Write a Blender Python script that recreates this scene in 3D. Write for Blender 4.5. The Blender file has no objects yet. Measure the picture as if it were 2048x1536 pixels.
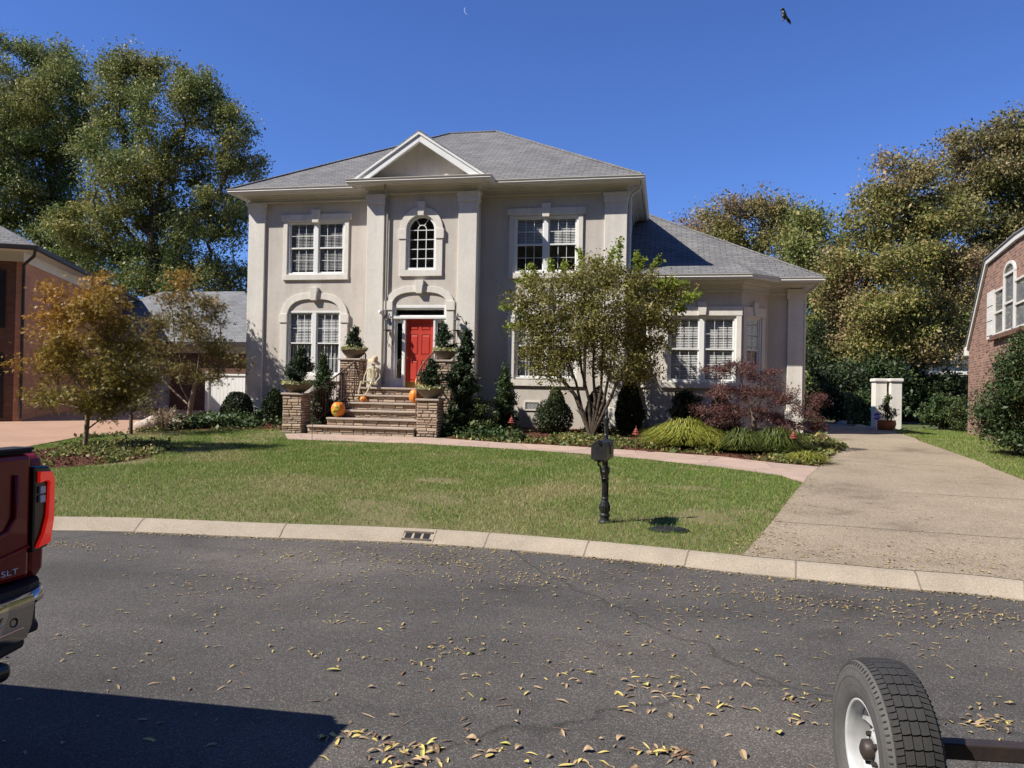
import bpy, bmesh, math, random
import numpy as np
from mathutils import Matrix, Vector
from math import sin, cos, radians, pi, sqrt, atan2
random.seed(7); rng = np.random.default_rng(7)
scene = bpy.context.scene
COL = scene.collection

# ------------------------------------------------------------------ camera frame
F = 1538.0; YAW = radians(11.4); PIT = radians(.6); ROL = .02; CZ = 1.7
fw = Vector((-sin(YAW)*cos(PIT), cos(YAW)*cos(PIT), sin(PIT)))
r0 = Vector((cos(YAW), sin(YAW), 0)); u0 = r0.cross(fw)
rt = r0*cos(ROL) + u0*sin(ROL); up = u0*cos(ROL) - r0*sin(ROL)
cam_d = bpy.data.cameras.new('camera'); cam = bpy.data.objects.new('camera', cam_d); COL.objects.link(cam)
Mx = Matrix((rt, up, -fw)).transposed().to_4x4(); Mx.translation = Vector((0, 0, CZ)); cam.matrix_world = Mx
cam_d.sensor_width = 36; cam_d.lens = F/2048*36; cam_d.clip_end = 5000; cam_d.clip_start = .05
scene.camera = cam

def ray(x, y): return fw + rt*((x-1024)/F) + up*((768-y)/F)
def PY(x, y, Y):                       # point on the plane Y
    d = ray(x, y); return Vector((0, 0, CZ)) + d*(Y/d.y)
def g(y):
    z = .12 + .028*(min(max(y, 8.3), 17)-8.3)
    return z + .055*(min(max(y, 17), 22.5)-17)
def G(x, y, flat=None):                # point on the ground
    d = ray(x, y); z = .2
    for _ in range(40):
        t = (z-CZ)/d.z; yy = d.y*t
        z = (g(yy) if yy > 0 else .69) if flat is None else flat
    return Vector((d.x*t, d.y*t, z))
def gv(y): return .12 + .028*(np.clip(y, 8.3, 17)-8.3) + .055*(np.clip(y, 17, 22.5)-17)

# ------------------------------------------------------------------ materials
MATS = {}
def newmat(name):
    m = bpy.data.materials.new(name); m.use_nodes = True; nt = m.node_tree
    b = nt.nodes['Principled BSDF']; MATS[name] = m
    return m, nt, b
def N(nt, typ, **kw):
    n = nt.nodes.new(typ)
    for k, v in kw.items():
        if k in n.inputs: n.inputs[k].default_value = v
        else: setattr(n, k, v)
    return n
def L(nt, a, b): nt.links.new(a, b)
def ramp(nt, fac, stops):
    r = nt.nodes.new('ShaderNodeValToRGB'); e = r.color_ramp.elements
    while len(e) > 1: e.remove(e[-1])
    e[0].position = stops[0][0]; e[0].color = (*stops[0][1], 1)
    for p, c in stops[1:]:
        q = e.new(p); q.color = (*c, 1)
    L(nt, fac, r.inputs[0]); return r.outputs[0]
def noise(nt, vec, scale, detail=4, rough=.6):
    n = N(nt, 'ShaderNodeTexNoise'); n.inputs['Scale'].default_value = scale
    n.inputs['Detail'].default_value = detail; n.inputs['Roughness'].default_value = rough
    L(nt, vec, n.inputs['Vector']); return n.outputs['Fac']
def objco(nt): return N(nt, 'ShaderNodeTexCoord').outputs['Object']
def mixc(nt, fac, a, b, mode='MIX'):
    m = N(nt, 'ShaderNodeMix'); m.data_type = 'RGBA'; m.blend_type = mode
    if isinstance(fac, (int, float)): m.inputs[0].default_value = fac
    else: L(nt, fac, m.inputs[0])
    for i, v in ((6, a), (7, b)):
        if isinstance(v, tuple): m.inputs[i].default_value = (*v, 1)
        else: L(nt, v, m.inputs[i])
    return m.outputs[2]
def bump(nt, b, h, strength, dist=.01):
    n = N(nt, 'ShaderNodeBump'); n.inputs['Strength'].default_value = strength; n.inputs['Distance'].default_value = dist
    L(nt, h, n.inputs['Height']); L(nt, n.outputs[0], b.inputs['Normal'])
def simple(name, c1, c2=None, scale=3, rough=.8, bs=0, bscale=60, bdist=.005, metal=0, fine=None, spec=.3, streak=False):
    m, nt, b = newmat(name); o = objco(nt)
    c2 = c2 or tuple(x*.85 for x in c1)
    vec = o
    if streak:
        mp = N(nt, 'ShaderNodeMapping'); mp.inputs['Scale'].default_value = (1, 1, .15); L(nt, o, mp.inputs[0]); vec = mp.outputs[0]
    col = ramp(nt, noise(nt, vec, scale), [(.3, c1), (.7, c2)])
    if fine:
        f = noise(nt, o, fine[0], 2); col = mixc(nt, fine[1], col, ramp(nt, f, [(.3, tuple(x*.5 for x in c1)), (.7, tuple(min(1, x*1.5) for x in c1))]))
    L(nt, col, b.inputs['Base Color'])
    b.inputs['Roughness'].default_value = rough; b.inputs['Metallic'].default_value = metal
    b.inputs['Specular IOR Level'].default_value = spec
    if bs: bump(nt, b, noise(nt, o, bscale, 3), bs, bdist)
    return m
def island(name, stops, rough=.8, trans=.0, patch=None, spec=.3, bs=0, bscale=40):
    """colour picked per loose piece; patch = (scale, stops2, lo, hi)"""
    m, nt, b = newmat(name); gi = N(nt, 'ShaderNodeNewGeometry')
    col = ramp(nt, gi.outputs['Random Per Island'], stops)
    if patch:
        n = noise(nt, objco(nt), patch[0], 2)
        mr = N(nt, 'ShaderNodeMapRange'); L(nt, n, mr.inputs[0]); mr.inputs[1].default_value = patch[2]; mr.inputs[2].default_value = patch[3]
        col = mixc(nt, mr.outputs[0], col, ramp(nt, gi.outputs['Random Per Island'], patch[1]))
    L(nt, col, b.inputs['Base Color']); b.inputs['Roughness'].default_value = rough
    b.inputs['Specular IOR Level'].default_value = spec
    if bs: bump(nt, b, noise(nt, objco(nt), bscale, 4), bs, .01)
    if trans:
        t = N(nt, 'ShaderNodeBsdfTranslucent'); L(nt, col, t.inputs[0]); mx = N(nt, 'ShaderNodeMixShader'); mx.inputs[0].default_value = trans
        L(nt, b.outputs[0], mx.inputs[1]); L(nt, t.outputs[0], mx.inputs[2])
        L(nt, mx.outputs[0], nt.nodes['Material Output'].inputs[0])
    return m, nt, b, col
def wallco(nt, sz=1.0):
    """(along, up) coordinates on vertical or sloped faces of a local frame"""
    tc = N(nt, 'ShaderNodeTexCoord'); so = N(nt, 'ShaderNodeSeparateXYZ'); L(nt, tc.outputs['Object'], so.inputs[0])
    sn = N(nt, 'ShaderNodeSeparateXYZ'); L(nt, tc.outputs['Normal'], sn.inputs[0])
    ax = N(nt, 'ShaderNodeMath', operation='ABSOLUTE'); L(nt, sn.outputs[0], ax.inputs[0])
    ay = N(nt, 'ShaderNodeMath', operation='ABSOLUTE'); L(nt, sn.outputs[1], ay.inputs[0])
    gt = N(nt, 'ShaderNodeMath', operation='GREATER_THAN'); L(nt, ax.outputs[0], gt.inputs[0]); L(nt, ay.outputs[0], gt.inputs[1])
    mx = N(nt, 'ShaderNodeMix'); L(nt, gt.outputs[0], mx.inputs[0]); L(nt, so.outputs[0], mx.inputs[2]); L(nt, so.outputs[1], mx.inputs[3])
    mz = N(nt, 'ShaderNodeMath', operation='MULTIPLY'); L(nt, so.outputs[2], mz.inputs[0]); mz.inputs[1].default_value = sz
    cb = N(nt, 'ShaderNodeCombineXYZ'); L(nt, mx.outputs[0], cb.inputs[0]); L(nt, mz.outputs[0], cb.inputs[1])
    return cb.outputs[0], tc.outputs['Object']
def brick(name, c1, c2, mort, w, h, ms, sz=1, bs=.6, rough=.85, var=None, bias=0):
    m, nt, b = newmat(name); v, o = wallco(nt, sz)
    br = N(nt, 'ShaderNodeTexBrick'); L(nt, v, br.inputs['Vector'])
    for k, x in (('Scale', 1), ('Brick Width', w), ('Row Height', h), ('Mortar Size', ms), ('Mortar Smooth', .3), ('Bias', bias)): br.inputs[k].default_value = x
    br.inputs['Color1'].default_value = (*c1, 1); br.inputs['Color2'].default_value = (*c2, 1); br.inputs['Mortar'].default_value = (*mort, 1)
    f = noise(nt, o, 1.2, 5); col = mixc(nt, .55, br.outputs[0], ramp(nt, f, [(.25, (.55, .55, .55)), (.75, (1.25, 1.2, 1.15))]), 'MULTIPLY')
    f2 = noise(nt, o, 40, 3); col = mixc(nt, .5, col, ramp(nt, f2, [(.3, (.6, .6, .6)), (.7, (1.3, 1.3, 1.3))]), 'MULTIPLY')
    L(nt, col, b.inputs['Base Color']); b.inputs['Roughness'].default_value = rough; b.inputs['Specular IOR Level'].default_value = .25
    bump(nt, b, br.outputs['Fac'], -bs, .01)
    return m
E_ = dict()
def stucco(name, c, bs=.25):
    m, nt, b = newmat(name); o = objco(nt)
    n1 = noise(nt, o, .7, 6, .65); mp = N(nt, 'ShaderNodeMapping'); mp.inputs['Scale'].default_value = (2.2, 2.2, .25); L(nt, o, mp.inputs[0])
    n2 = noise(nt, mp.outputs[0], 1.5, 5, .7)
    col = mixc(nt, .6, c, ramp(nt, n1, [(.3, tuple(x*.84 for x in c)), (.72, tuple(min(x*1.08, 1) for x in c))]))
    col = mixc(nt, .35, col, ramp(nt, n2, [(.35, (.72, .7, .66)), (.6, (1, 1, 1))]), 'MULTIPLY')
    n3 = noise(nt, o, 9, 6, .7); col = mixc(nt, .5, col, ramp(nt, n3, [(.3, (.86, .855, .85)), (.6, (1.04, 1.04, 1.04))]), 'MULTIPLY')
    L(nt, col, b.inputs['Base Color']); b.inputs['Roughness'].default_value = .9; b.inputs['Specular IOR Level'].default_value = .15
    ad = N(nt, 'ShaderNodeMath', operation='ADD'); L(nt, noise(nt, o, 90, 4), ad.inputs[0]); L(nt, noise(nt, o, 6, 3), ad.inputs[1]); bump(nt, b, ad.outputs[0], bs*1.3, .006)
    return m
stucco('stucco', (.585, .535, .475)); stucco('stucco_trim', (.74, .70, .63), .18)
stucco('pillar_stucco', (.72, .69, .62), .2)
simple('white_paint', (.80, .80, .78), (.72, .72, .69), 2, .5, streak=True)
simple('gutter_paint', (.66, .64, .59), (.60, .58, .54), 1.5, .45)
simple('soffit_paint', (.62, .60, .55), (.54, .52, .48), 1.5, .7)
simple('downspout_paint', (.30, .28, .25), (.26, .24, .22), 3, .5)
brick('shingle', (.205, .203, .20), (.15, .149, .149), (.07, .07, .07), .33, .145, .013, 1.9, .9, .95)
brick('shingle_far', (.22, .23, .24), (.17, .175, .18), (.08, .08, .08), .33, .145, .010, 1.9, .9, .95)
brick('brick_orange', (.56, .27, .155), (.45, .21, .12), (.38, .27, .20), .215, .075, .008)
brick('brick_brown_and_shaded', (.17, .085, .055), (.12, .06, .045), (.16, .11, .08), .215, .075, .008)  # garage and sill brick; on the left house front it holds painted shade
brick('brick_mix', (.34, .185, .13), (.15, .08, .06), (.32, .26, .21), .215, .075, .009)
simple('door_red', (.52, .05, .03), (.45, .04, .026), 3, .45, spec=.5)
simple('brass', (.55, .36, .12), None, 5, .3, metal=1)
simple('dark_metal', (.03, .028, .027), (.05, .045, .04), 8, .5)
simple('rail_metal', (.16, .095, .07), (.10, .06, .05), 14, .55, bs=.2, bscale=80)
simple('iron_black', (.012, .013, .014), (.03, .03, .03), 12, .42, bs=.3, bscale=60, spec=.5)
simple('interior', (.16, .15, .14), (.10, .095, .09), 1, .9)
simple('blind', (.62, .61, .58), (.50, .49, .46), 4, .6)
simple('curtain', (.5, .5, .49), (.3, .3, .3), 3, .8)
simple('bowl', (.20, .165, .125), (.13, .105, .08), 5, .85, bs=.4, bscale=30)
simple('terracotta', (.36, .15, .07), (.24, .09, .045), 5, .45, bs=.2, bscale=20)
simple('cap_stone', (.46, .38, .31), (.33, .27, .22), 4, .85, bs=.5, bscale=30, fine=(25, .3))
simple('mortar', (.22, .18, .14), (.15, .12, .10), 12, .95, bs=.5, bscale=60)
island('stone', [(0, (.40, .28, .19)), (.3, (.52, .41, .30)), (.55, (.33, .22, .15)), (.8, (.46, .35, .27)), (1, (.26, .19, .15))], .9, bs=.7, bscale=28)
simple('bark', (.115, .085, .062), (.06, .045, .035), 9, .95, bs=.8, bscale=35, bdist=.02, streak=True)
simple('bark_pale', (.27, .21, .16), (.15, .115, .09), 9, .9, bs=.6, bscale=35, bdist=.02, streak=True)
simple('mulch', (.15, .062, .036), (.085, .036, .024), 14, .95, bs=1, bscale=40, bdist=.03, fine=(60, .5))
simple('pumpkin', (.78, .25, .025), (.62, .17, .02), 6, .45, spec=.4)
simple('pumpkin_pale', (.72, .36, .12), (.6, .28, .09), 6, .5)
simple('green_paint', (.18, .42, .04), (.32, .5, .08), 8, .5)
simple('stem', (.16, .15, .06), (.1, .09, .04), 20, .8)
simple('bone', (.72, .66, .46), (.50, .42, .26), 14, .7, bs=.3, bscale=40)
simple('hat', (.62, .50, .33), (.50, .38, .24), 10, .8)
simple('pagoda_red', (.30, .075, .055), (.22, .05, .045), 12, .6)
simple('stake_metal', (.17, .09, .06), None, 12, .6)
simple('sign_blue', (.02, .06, .42), None, 3, .4)
simple('sign_white', (.8, .8, .8), None, 3, .5)
simple('fence_wood', (.085, .045, .028), (.05, .028, .018), 4, .9, streak=True, bs=.4, bscale=30)
simple('rubber', (.035, .034, .033), (.05, .048, .046), 6, .75, bs=.25, bscale=120, bdist=.002, fine=(8, .25))
simple('rubber_dusty', (.105, .10, .095), (.06, .058, .055), 5, .85, bs=.3, bscale=60, bdist=.002, fine=(40, .2))
simple('rim_paint', (.50, .51, .51), (.33, .33, .33), 6, .4, spec=.5)
simple('frame_steel', (.035, .033, .033), (.065, .045, .038), 9, .5, bs=.3, bscale=40, metal=.3)
simple('tail_black', (.006, .006, .007), None, 3, .2, spec=.6)
simple('plastic_black', (.018, .018, .02), (.026, .026, .028), 20, .6, bs=.3, bscale=200, bdist=.002)
simple('lamp_white', (.75, .75, .78), None, 3, .25, spec=.6)
simple('chrome', (.62, .60, .57), (.5, .48, .46), 2, .16, metal=1)
simple('moon', (.9, .9, .95), None, 1, .9)
simple('cover_black', (.012, .012, .012), None, 9, .7, bs=.4, bscale=50)
def special():
    m, nt, b = newmat('car_red'); b.inputs['Base Color'].default_value = (.24, .008, .008, 1); b.inputs['Roughness'].default_value = .35
    b.inputs['Metallic'].default_value = 0; b.inputs['Specular IOR Level'].default_value = .2; b.inputs['Coat Weight'].default_value = .35; b.inputs['Coat Roughness'].default_value = .03
    m, nt, b = newmat('lens_red'); b.inputs['Base Color'].default_value = (.95, .02, .012, 1); b.inputs['Roughness'].default_value = .12; b.inputs['Emission Color'].default_value = (1, .02, .012, 1); b.inputs['Emission Strength'].default_value = .22
    b.inputs['Coat Weight'].default_value = 1
    # window glass: mirror by Fresnel over a clear pane
    for nm, base, tint in (('glass', .06, (.94, .95, .96)), ('glass_dark', .08, (.70, .71, .73))):
        m, nt, b = newmat(nm); nt.nodes.remove(b)
        tr = N(nt, 'ShaderNodeBsdfTransparent'); tr.inputs[0].default_value = (*tint, 1)
        gl = N(nt, 'ShaderNodeBsdfGlossy'); gl.inputs['Roughness'].default_value = .02; gl.inputs[0].default_value = (.9, .95, 1, 1)
        fr = N(nt, 'ShaderNodeFresnel'); fr.inputs[0].default_value = 1.5
        ad = N(nt, 'ShaderNodeMath', operation='ADD'); L(nt, fr.outputs[0], ad.inputs[0]); ad.inputs[1].default_value = base
        nz = noise(nt, objco(nt), 1.3, 2); bp = N(nt, 'ShaderNodeBump'); bp.inputs['Strength'].default_value = .08; bp.inputs['Distance'].default_value = .02
        L(nt, nz, bp.inputs['Height']); L(nt, bp.outputs[0], gl.inputs['Normal'])
        gb = N(nt, 'ShaderNodeNewGeometry'); sb_ = N(nt, 'ShaderNodeMath', operation='SUBTRACT'); sb_.inputs[0].default_value = 1; L(nt, gb.outputs['Backfacing'], sb_.inputs[1])
        ml = N(nt, 'ShaderNodeMath', operation='MULTIPLY'); L(nt, ad.outputs[0], ml.inputs[0]); L(nt, sb_.outputs[0], ml.inputs[1])
        mx = N(nt, 'ShaderNodeMixShader'); L(nt, ml.outputs[0], mx.inputs[0]); L(nt, tr.outputs[0], mx.inputs[1]); L(nt, gl.outputs[0], mx.inputs[2])
        L(nt, mx.outputs[0], nt.nodes['Material Output'].inputs[0])
    # asphalt
    m, nt, b = newmat('asphalt'); o = objco(nt)
    col = ramp(nt, noise(nt, o, .35, 6, .6), [(.28, (.054, .051, .048)), (.5, (.082, .077, .071)), (.70, (.128, .116, .102))])
    vo = N(nt, 'ShaderNodeTexVoronoi'); vo.inputs['Scale'].default_value = 170; L(nt, o, vo.inputs[0])
    sp = ramp(nt, N(nt, 'ShaderNodeSeparateColor').outputs[0], [(0, (0, 0, 0)), (1, (1, 1, 1))])
    sc = nt.nodes['Separate Color']; L(nt, vo.outputs['Color'], sc.inputs[0])
    agg = ramp(nt, sc.outputs[0], [(0, (.55, .55, .55)), (.6, (.95, .94, .93)), (.88, (1.5, 1.48, 1.45)), (1, (2.8, 2.75, 2.7))])
    col = mixc(nt, .85, col, agg, 'MULTIPLY')
    st = ramp(nt, noise(nt, o, 1.1, 3, .5), [(.28, (.62, .62, .62)), (.4, (1, 1, 1))]); col = mixc(nt, .7, col, st, 'MULTIPLY')
    mp = N(nt, 'ShaderNodeMapping'); mp.inputs['Scale'].default_value = (.12, 1.2, 1); mp.inputs['Rotation'].default_value = (0, 0, .12); L(nt, o, mp.inputs[0])
    tk = ramp(nt, noise(nt, mp.outputs[0], 1.0, 3, .5), [(.35, (.88, .87, .86)), (.65, (1.12, 1.1, 1.08))]); col = mixc(nt, 1, col, tk, 'MULTIPLY')
    # a few tar-dark hairline cracks
    vc = N(nt, 'ShaderNodeTexVoronoi'); vc.feature = 'DISTANCE_TO_EDGE'; vc.inputs['Scale'].default_value = .22
    dn = N(nt, 'ShaderNodeTexNoise'); dn.inputs['Scale'].default_value = 1.6; dn.inputs['Detail'].default_value = 5; L(nt, o, dn.inputs['Vector'])
    dm = N(nt, 'ShaderNodeMix'); dm.data_type = 'RGBA'; dm.inputs[0].default_value = .35; L(nt, o, dm.inputs[6]); L(nt, dn.outputs['Color'], dm.inputs[7]); L(nt, dm.outputs[2], vc.inputs['Vector'])
    ck = ramp(nt, vc.outputs['Distance'], [(0, (.5, .5, .5)), (.0022, (.62, .62, .62)), (.004, (1, 1, 1))]); col = mixc(nt, .8, col, ck, 'MULTIPLY')
    L(nt, col, b.inputs['Base Color']); b.inputs['Roughness'].default_value = .85; b.inputs['Specular IOR Level'].default_value = .25
    bump(nt, b, vo.outputs['Distance'], .5, .004)
    # exposed aggregate drive
    m, nt, b = newmat('aggregate'); o = objco(nt)
    vo = N(nt, 'ShaderNodeTexVoronoi'); vo.inputs['Scale'].default_value = 120; L(nt, o, vo.inputs[0])
    sc = N(nt, 'ShaderNodeSeparateColor'); L(nt, vo.outputs['Color'], sc.inputs[0])
    col = ramp(nt, sc.outputs[0], [(0, (.16, .125, .088)), (.35, (.25, .20, .145)), (.7, (.325, .27, .20)), (1, (.44, .38, .29))])
    big = ramp(nt, noise(nt, o, .6, 8, .72), [(.28, (.55, .53, .50)), (.45, (.92, .91, .88)), (.72, (1.16, 1.15, 1.12))]); col = mixc(nt, 1, col, big, 'MULTIPLY')
    L(nt, col, b.inputs['Base Color']); b.inputs['Roughness'].default_value = .9; b.inputs['Specular IOR Level'].default_value = .2
    bump(nt, b, vo.outputs['Distance'], -.6, .006)
    # kerb concrete
    simple('concrete', (.36, .305, .235), (.25, .21, .16), 2.5, .9, bs=.5, bscale=90, fine=(70, .35))
    # stamped pink walk: flagstone joints
    m, nt, b = newmat('walk'); o = objco(nt)
    vo = N(nt, 'ShaderNodeTexVoronoi'); vo.feature = 'DISTANCE_TO_EDGE'; vo.inputs['Scale'].default_value = 1.15; L(nt, o, vo.inputs[0])
    v2 = N(nt, 'ShaderNodeTexVoronoi'); v2.inputs['Scale'].default_value = 1.15; L(nt, o, v2.inputs[0])
    sc = N(nt, 'ShaderNodeSeparateColor'); L(nt, v2.outputs['Color'], sc.inputs[0])
    col = ramp(nt, sc.outputs[0], [(0, (.38, .27, .205)), (.5, (.43, .31, .24)), (1, (.35, .26, .21))])
    col = mixc(nt, .5, col, ramp(nt, noise(nt, o, 5, 5), [(.3, (.75, .75, .75)), (.7, (1.15, 1.15, 1.15))]), 'MULTIPLY')
    col = mixc(nt, 1, col, ramp(nt, vo.outputs['Distance'], [(0, (.55, .52, .5)), (.018, (1, 1, 1))]), 'MULTIPLY')
    L(nt, col, b.inputs['Base Color']); b.inputs['Roughness'].default_value = .85
    simple('brick_drive', (.40, .25, .17), (.31, .195, .135), 1.2, .9, bs=.3, bscale=80, fine=(50, .25))
    # lawn soil and grass
    simple('soil', (.14, .125, .05), (.20, .16, .085), 1.3, .95, bs=.6, bscale=30, bdist=.02, fine=(30, .4))
    simple('ground_far', (.07, .10, .03), (.10, .10, .04), .3, .95, fine=(8, .3))
special()
def leafmat(name, stops, trans=.3, patch=None): island(name, stops, .55, trans, patch, .35)
leafmat('grass_blade', [(0, (0.081, 0.169, 0.022)), (.45, (0.144, 0.249, 0.037)), (.75, (0.218, 0.311, 0.060)), (.90, (0.349, 0.337, 0.125)), (1, (0.561, 0.449, 0.237))], .35,
        (.32, [(0, (0.163, 0.212, 0.050)), (.4, (0.299, 0.299, 0.113)), (.7, (0.449, 0.387, 0.187)), (1, (0.599, 0.499, 0.299))], .52, .70))
leafmat('oak_leaf', [(0, (0.076, 0.110, 0.027)), (.5, (0.143, 0.185, 0.047)), (.85, (0.235, 0.260, 0.076)), (1, (0.370, 0.336, 0.118))], .3,
        (.2, [(0, (0.168, 0.177, 0.043)), (.6, (0.302, 0.277, 0.076)), (1, (0.454, 0.370, 0.118))], .45, .68))
leafmat('maple_tall_leaf', [(0, (0.115, 0.144, 0.032)), (.4, (0.213, 0.224, 0.055)), (.75, (0.322, 0.276, 0.092)), (1, (0.425, 0.299, 0.138))], .32,
        (.16, [(0, (0.184, 0.138, 0.063)), (.5, (0.333, 0.230, 0.127)), (1, (0.483, 0.322, 0.196))], .44, .60))
leafmat('brown_tall_leaf', [(0, (.10, .095, .035)), (.4, (.20, .165, .065)), (.75, (.31, .235, .11)), (1, (.40, .28, .16))], .3,
        (.2, [(0, (.10, .12, .03)), (1, (.24, .22, .07))], .42, .60))
leafmat('yellowgreen_leaf', [(0, (.06, .085, .014)), (.5, (.12, .14, .022)), (.85, (.19, .19, .035)), (1, (.28, .23, .06))], .35,
        (.25, [(0, (.15, .12, .03)), (1, (.28, .2, .06))], .55, .72))
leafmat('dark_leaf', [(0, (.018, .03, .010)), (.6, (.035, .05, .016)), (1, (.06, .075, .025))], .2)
leafmat('maple_orange', [(0, (.05, .055, .012)), (.35, (.085, .09, .018)), (.7, (.14, .125, .028)), (1, (.21, .16, .045))], .35)
leafmat('maple_small_b', [(0, (0.065, 0.072, 0.021)), (.45, (0.111, 0.111, 0.029)), (.8, (0.169, 0.137, 0.046)), (1, (0.260, 0.169, 0.065))], .3)
leafmat('crape_leaf', [(0, (0.088, 0.086, 0.020)), (.35, (0.160, 0.165, 0.037)), (.7, (0.259, 0.230, 0.065)), (.9, (0.346, 0.259, 0.101)), (1, (0.420, 0.460, 0.115))], .38)
leafmat('crape_tip', [(0, (.16, .22, .03)), (1, (.33, .38, .06))], .4)
leafmat('conifer', [(0, (.012, .026, .010)), (.5, (.022, .042, .014)), (.85, (.04, .065, .02)), (1, (.07, .09, .03))], .12)
leafmat('conifer_light', [(0, (.03, .05, .015)), (.5, (.06, .085, .025)), (1, (.12, .14, .04))], .15)
leafmat('boxwood', [(0, (.014, .026, .008)), (.6, (.028, .045, .013)), (1, (.055, .075, .022))], .12)
leafmat('holly', [(0, (.018, .04, .012)), (.5, (.035, .065, .018)), (.85, (.06, .09, .028)), (1, (.12, .14, .05))], .12)
leafmat('red_leaf', [(0, (.065, .024, .024)), (.5, (.13, .05, .048)), (.85, (.23, .10, .085)), (1, (.17, .14, .08))], .3)
leafmat('hakone', [(0, (.10, .12, .02)), (.35, (.20, .22, .03)), (.7, (.31, .32, .045)), (1, (.42, .38, .09))], .3)
leafmat('hakone_dark', [(0, (.035, .06, .012)), (.5, (.075, .105, .02)), (1, (.20, .21, .05))], .35)
leafmat('cover_leaf', [(0, (0.060, 0.090, 0.022)), (.45, (0.120, 0.156, 0.042)), (.75, (0.240, 0.228, 0.072)), (1, (0.408, 0.336, 0.120))], .3)
leafmat('juniper', [(0, (.03, .06, .02)), (.6, (.06, .10, .03)), (1, (.11, .14, .05))], .15)
leafmat('flower_leaf', [(0, (.25, .3, .08)), (.5, (.45, .45, .18)), (1, (.65, .62, .38))], .3)
leafmat('mum', [(0, (.55, .12, .03)), (.6, (.75, .3, .06)), (1, (.3, .3, .08))], .3)
leafmat('dry_twig', [(0, (.30, .22, .14)), (1, (.45, .36, .25))], .1)
leafmat('litter', [(0, (.16, .10, .055)), (.4, (.29, .20, .115)), (.7, (.40, .31, .19)), (.86, (.46, .38, .14)), (1, (.62, .52, .12))], .15)
simple('leaf_yellow', (.62, .50, .15), (.44, .33, .12), 20, .6); simple('leaf_tan', (.42, .31, .18), (.30, .20, .11), 20, .7)
simple('leaf_brown', (.20, .125, .075), (.13, .085, .055), 20, .8); simple('leaf_green_yellow', (.50, .46, .12), (.38, .36, .10), 20, .6)
def emis():
    m, nt, b = newmat('moonlit'); b.inputs['Base Color'].default_value = (0, 0, 0, 1)
    b.inputs['Emission Color'].default_value = (.36, .52, .88, 1); b.inputs['Emission Strength'].default_value = .46
emis()
def M(n): return MATS[n]
# small maple: orange in its sunlit upper left, olive elsewhere (a true leaf colour gradient)
def gradmaple(name, src, ostops, ax, a, b_):
    m, nt, b, col = island(name, src, .55, 0, None, .35)
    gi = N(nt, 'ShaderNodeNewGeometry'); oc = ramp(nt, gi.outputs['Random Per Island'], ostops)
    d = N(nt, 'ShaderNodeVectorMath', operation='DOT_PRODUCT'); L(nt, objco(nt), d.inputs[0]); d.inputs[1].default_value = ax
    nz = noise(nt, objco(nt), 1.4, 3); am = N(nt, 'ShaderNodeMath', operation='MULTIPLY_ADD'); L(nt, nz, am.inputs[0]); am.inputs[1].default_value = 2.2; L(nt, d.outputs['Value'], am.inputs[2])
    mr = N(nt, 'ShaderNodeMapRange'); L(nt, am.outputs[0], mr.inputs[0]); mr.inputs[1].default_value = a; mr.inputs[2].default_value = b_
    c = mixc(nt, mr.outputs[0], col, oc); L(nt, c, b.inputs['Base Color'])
    t = N(nt, 'ShaderNodeBsdfTranslucent'); L(nt, c, t.inputs[0]); mx = N(nt, 'ShaderNodeMixShader'); mx.inputs[0].default_value = .35
    L(nt, b.outputs[0], mx.inputs[1]); L(nt, t.outputs[0], mx.inputs[2]); L(nt, mx.outputs[0], nt.nodes['Material Output'].inputs[0])
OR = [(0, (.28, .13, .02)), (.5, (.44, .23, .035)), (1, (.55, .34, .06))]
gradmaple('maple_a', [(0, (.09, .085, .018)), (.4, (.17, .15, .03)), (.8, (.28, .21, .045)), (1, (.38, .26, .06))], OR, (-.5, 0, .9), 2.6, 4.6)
gradmaple('maple_b', [(0, (.08, .08, .022)), (.45, (.14, .125, .035)), (.8, (.23, .17, .055)), (1, (.32, .2, .07))], OR, (0, 0, 1), 4.6, 6.2)

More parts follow.
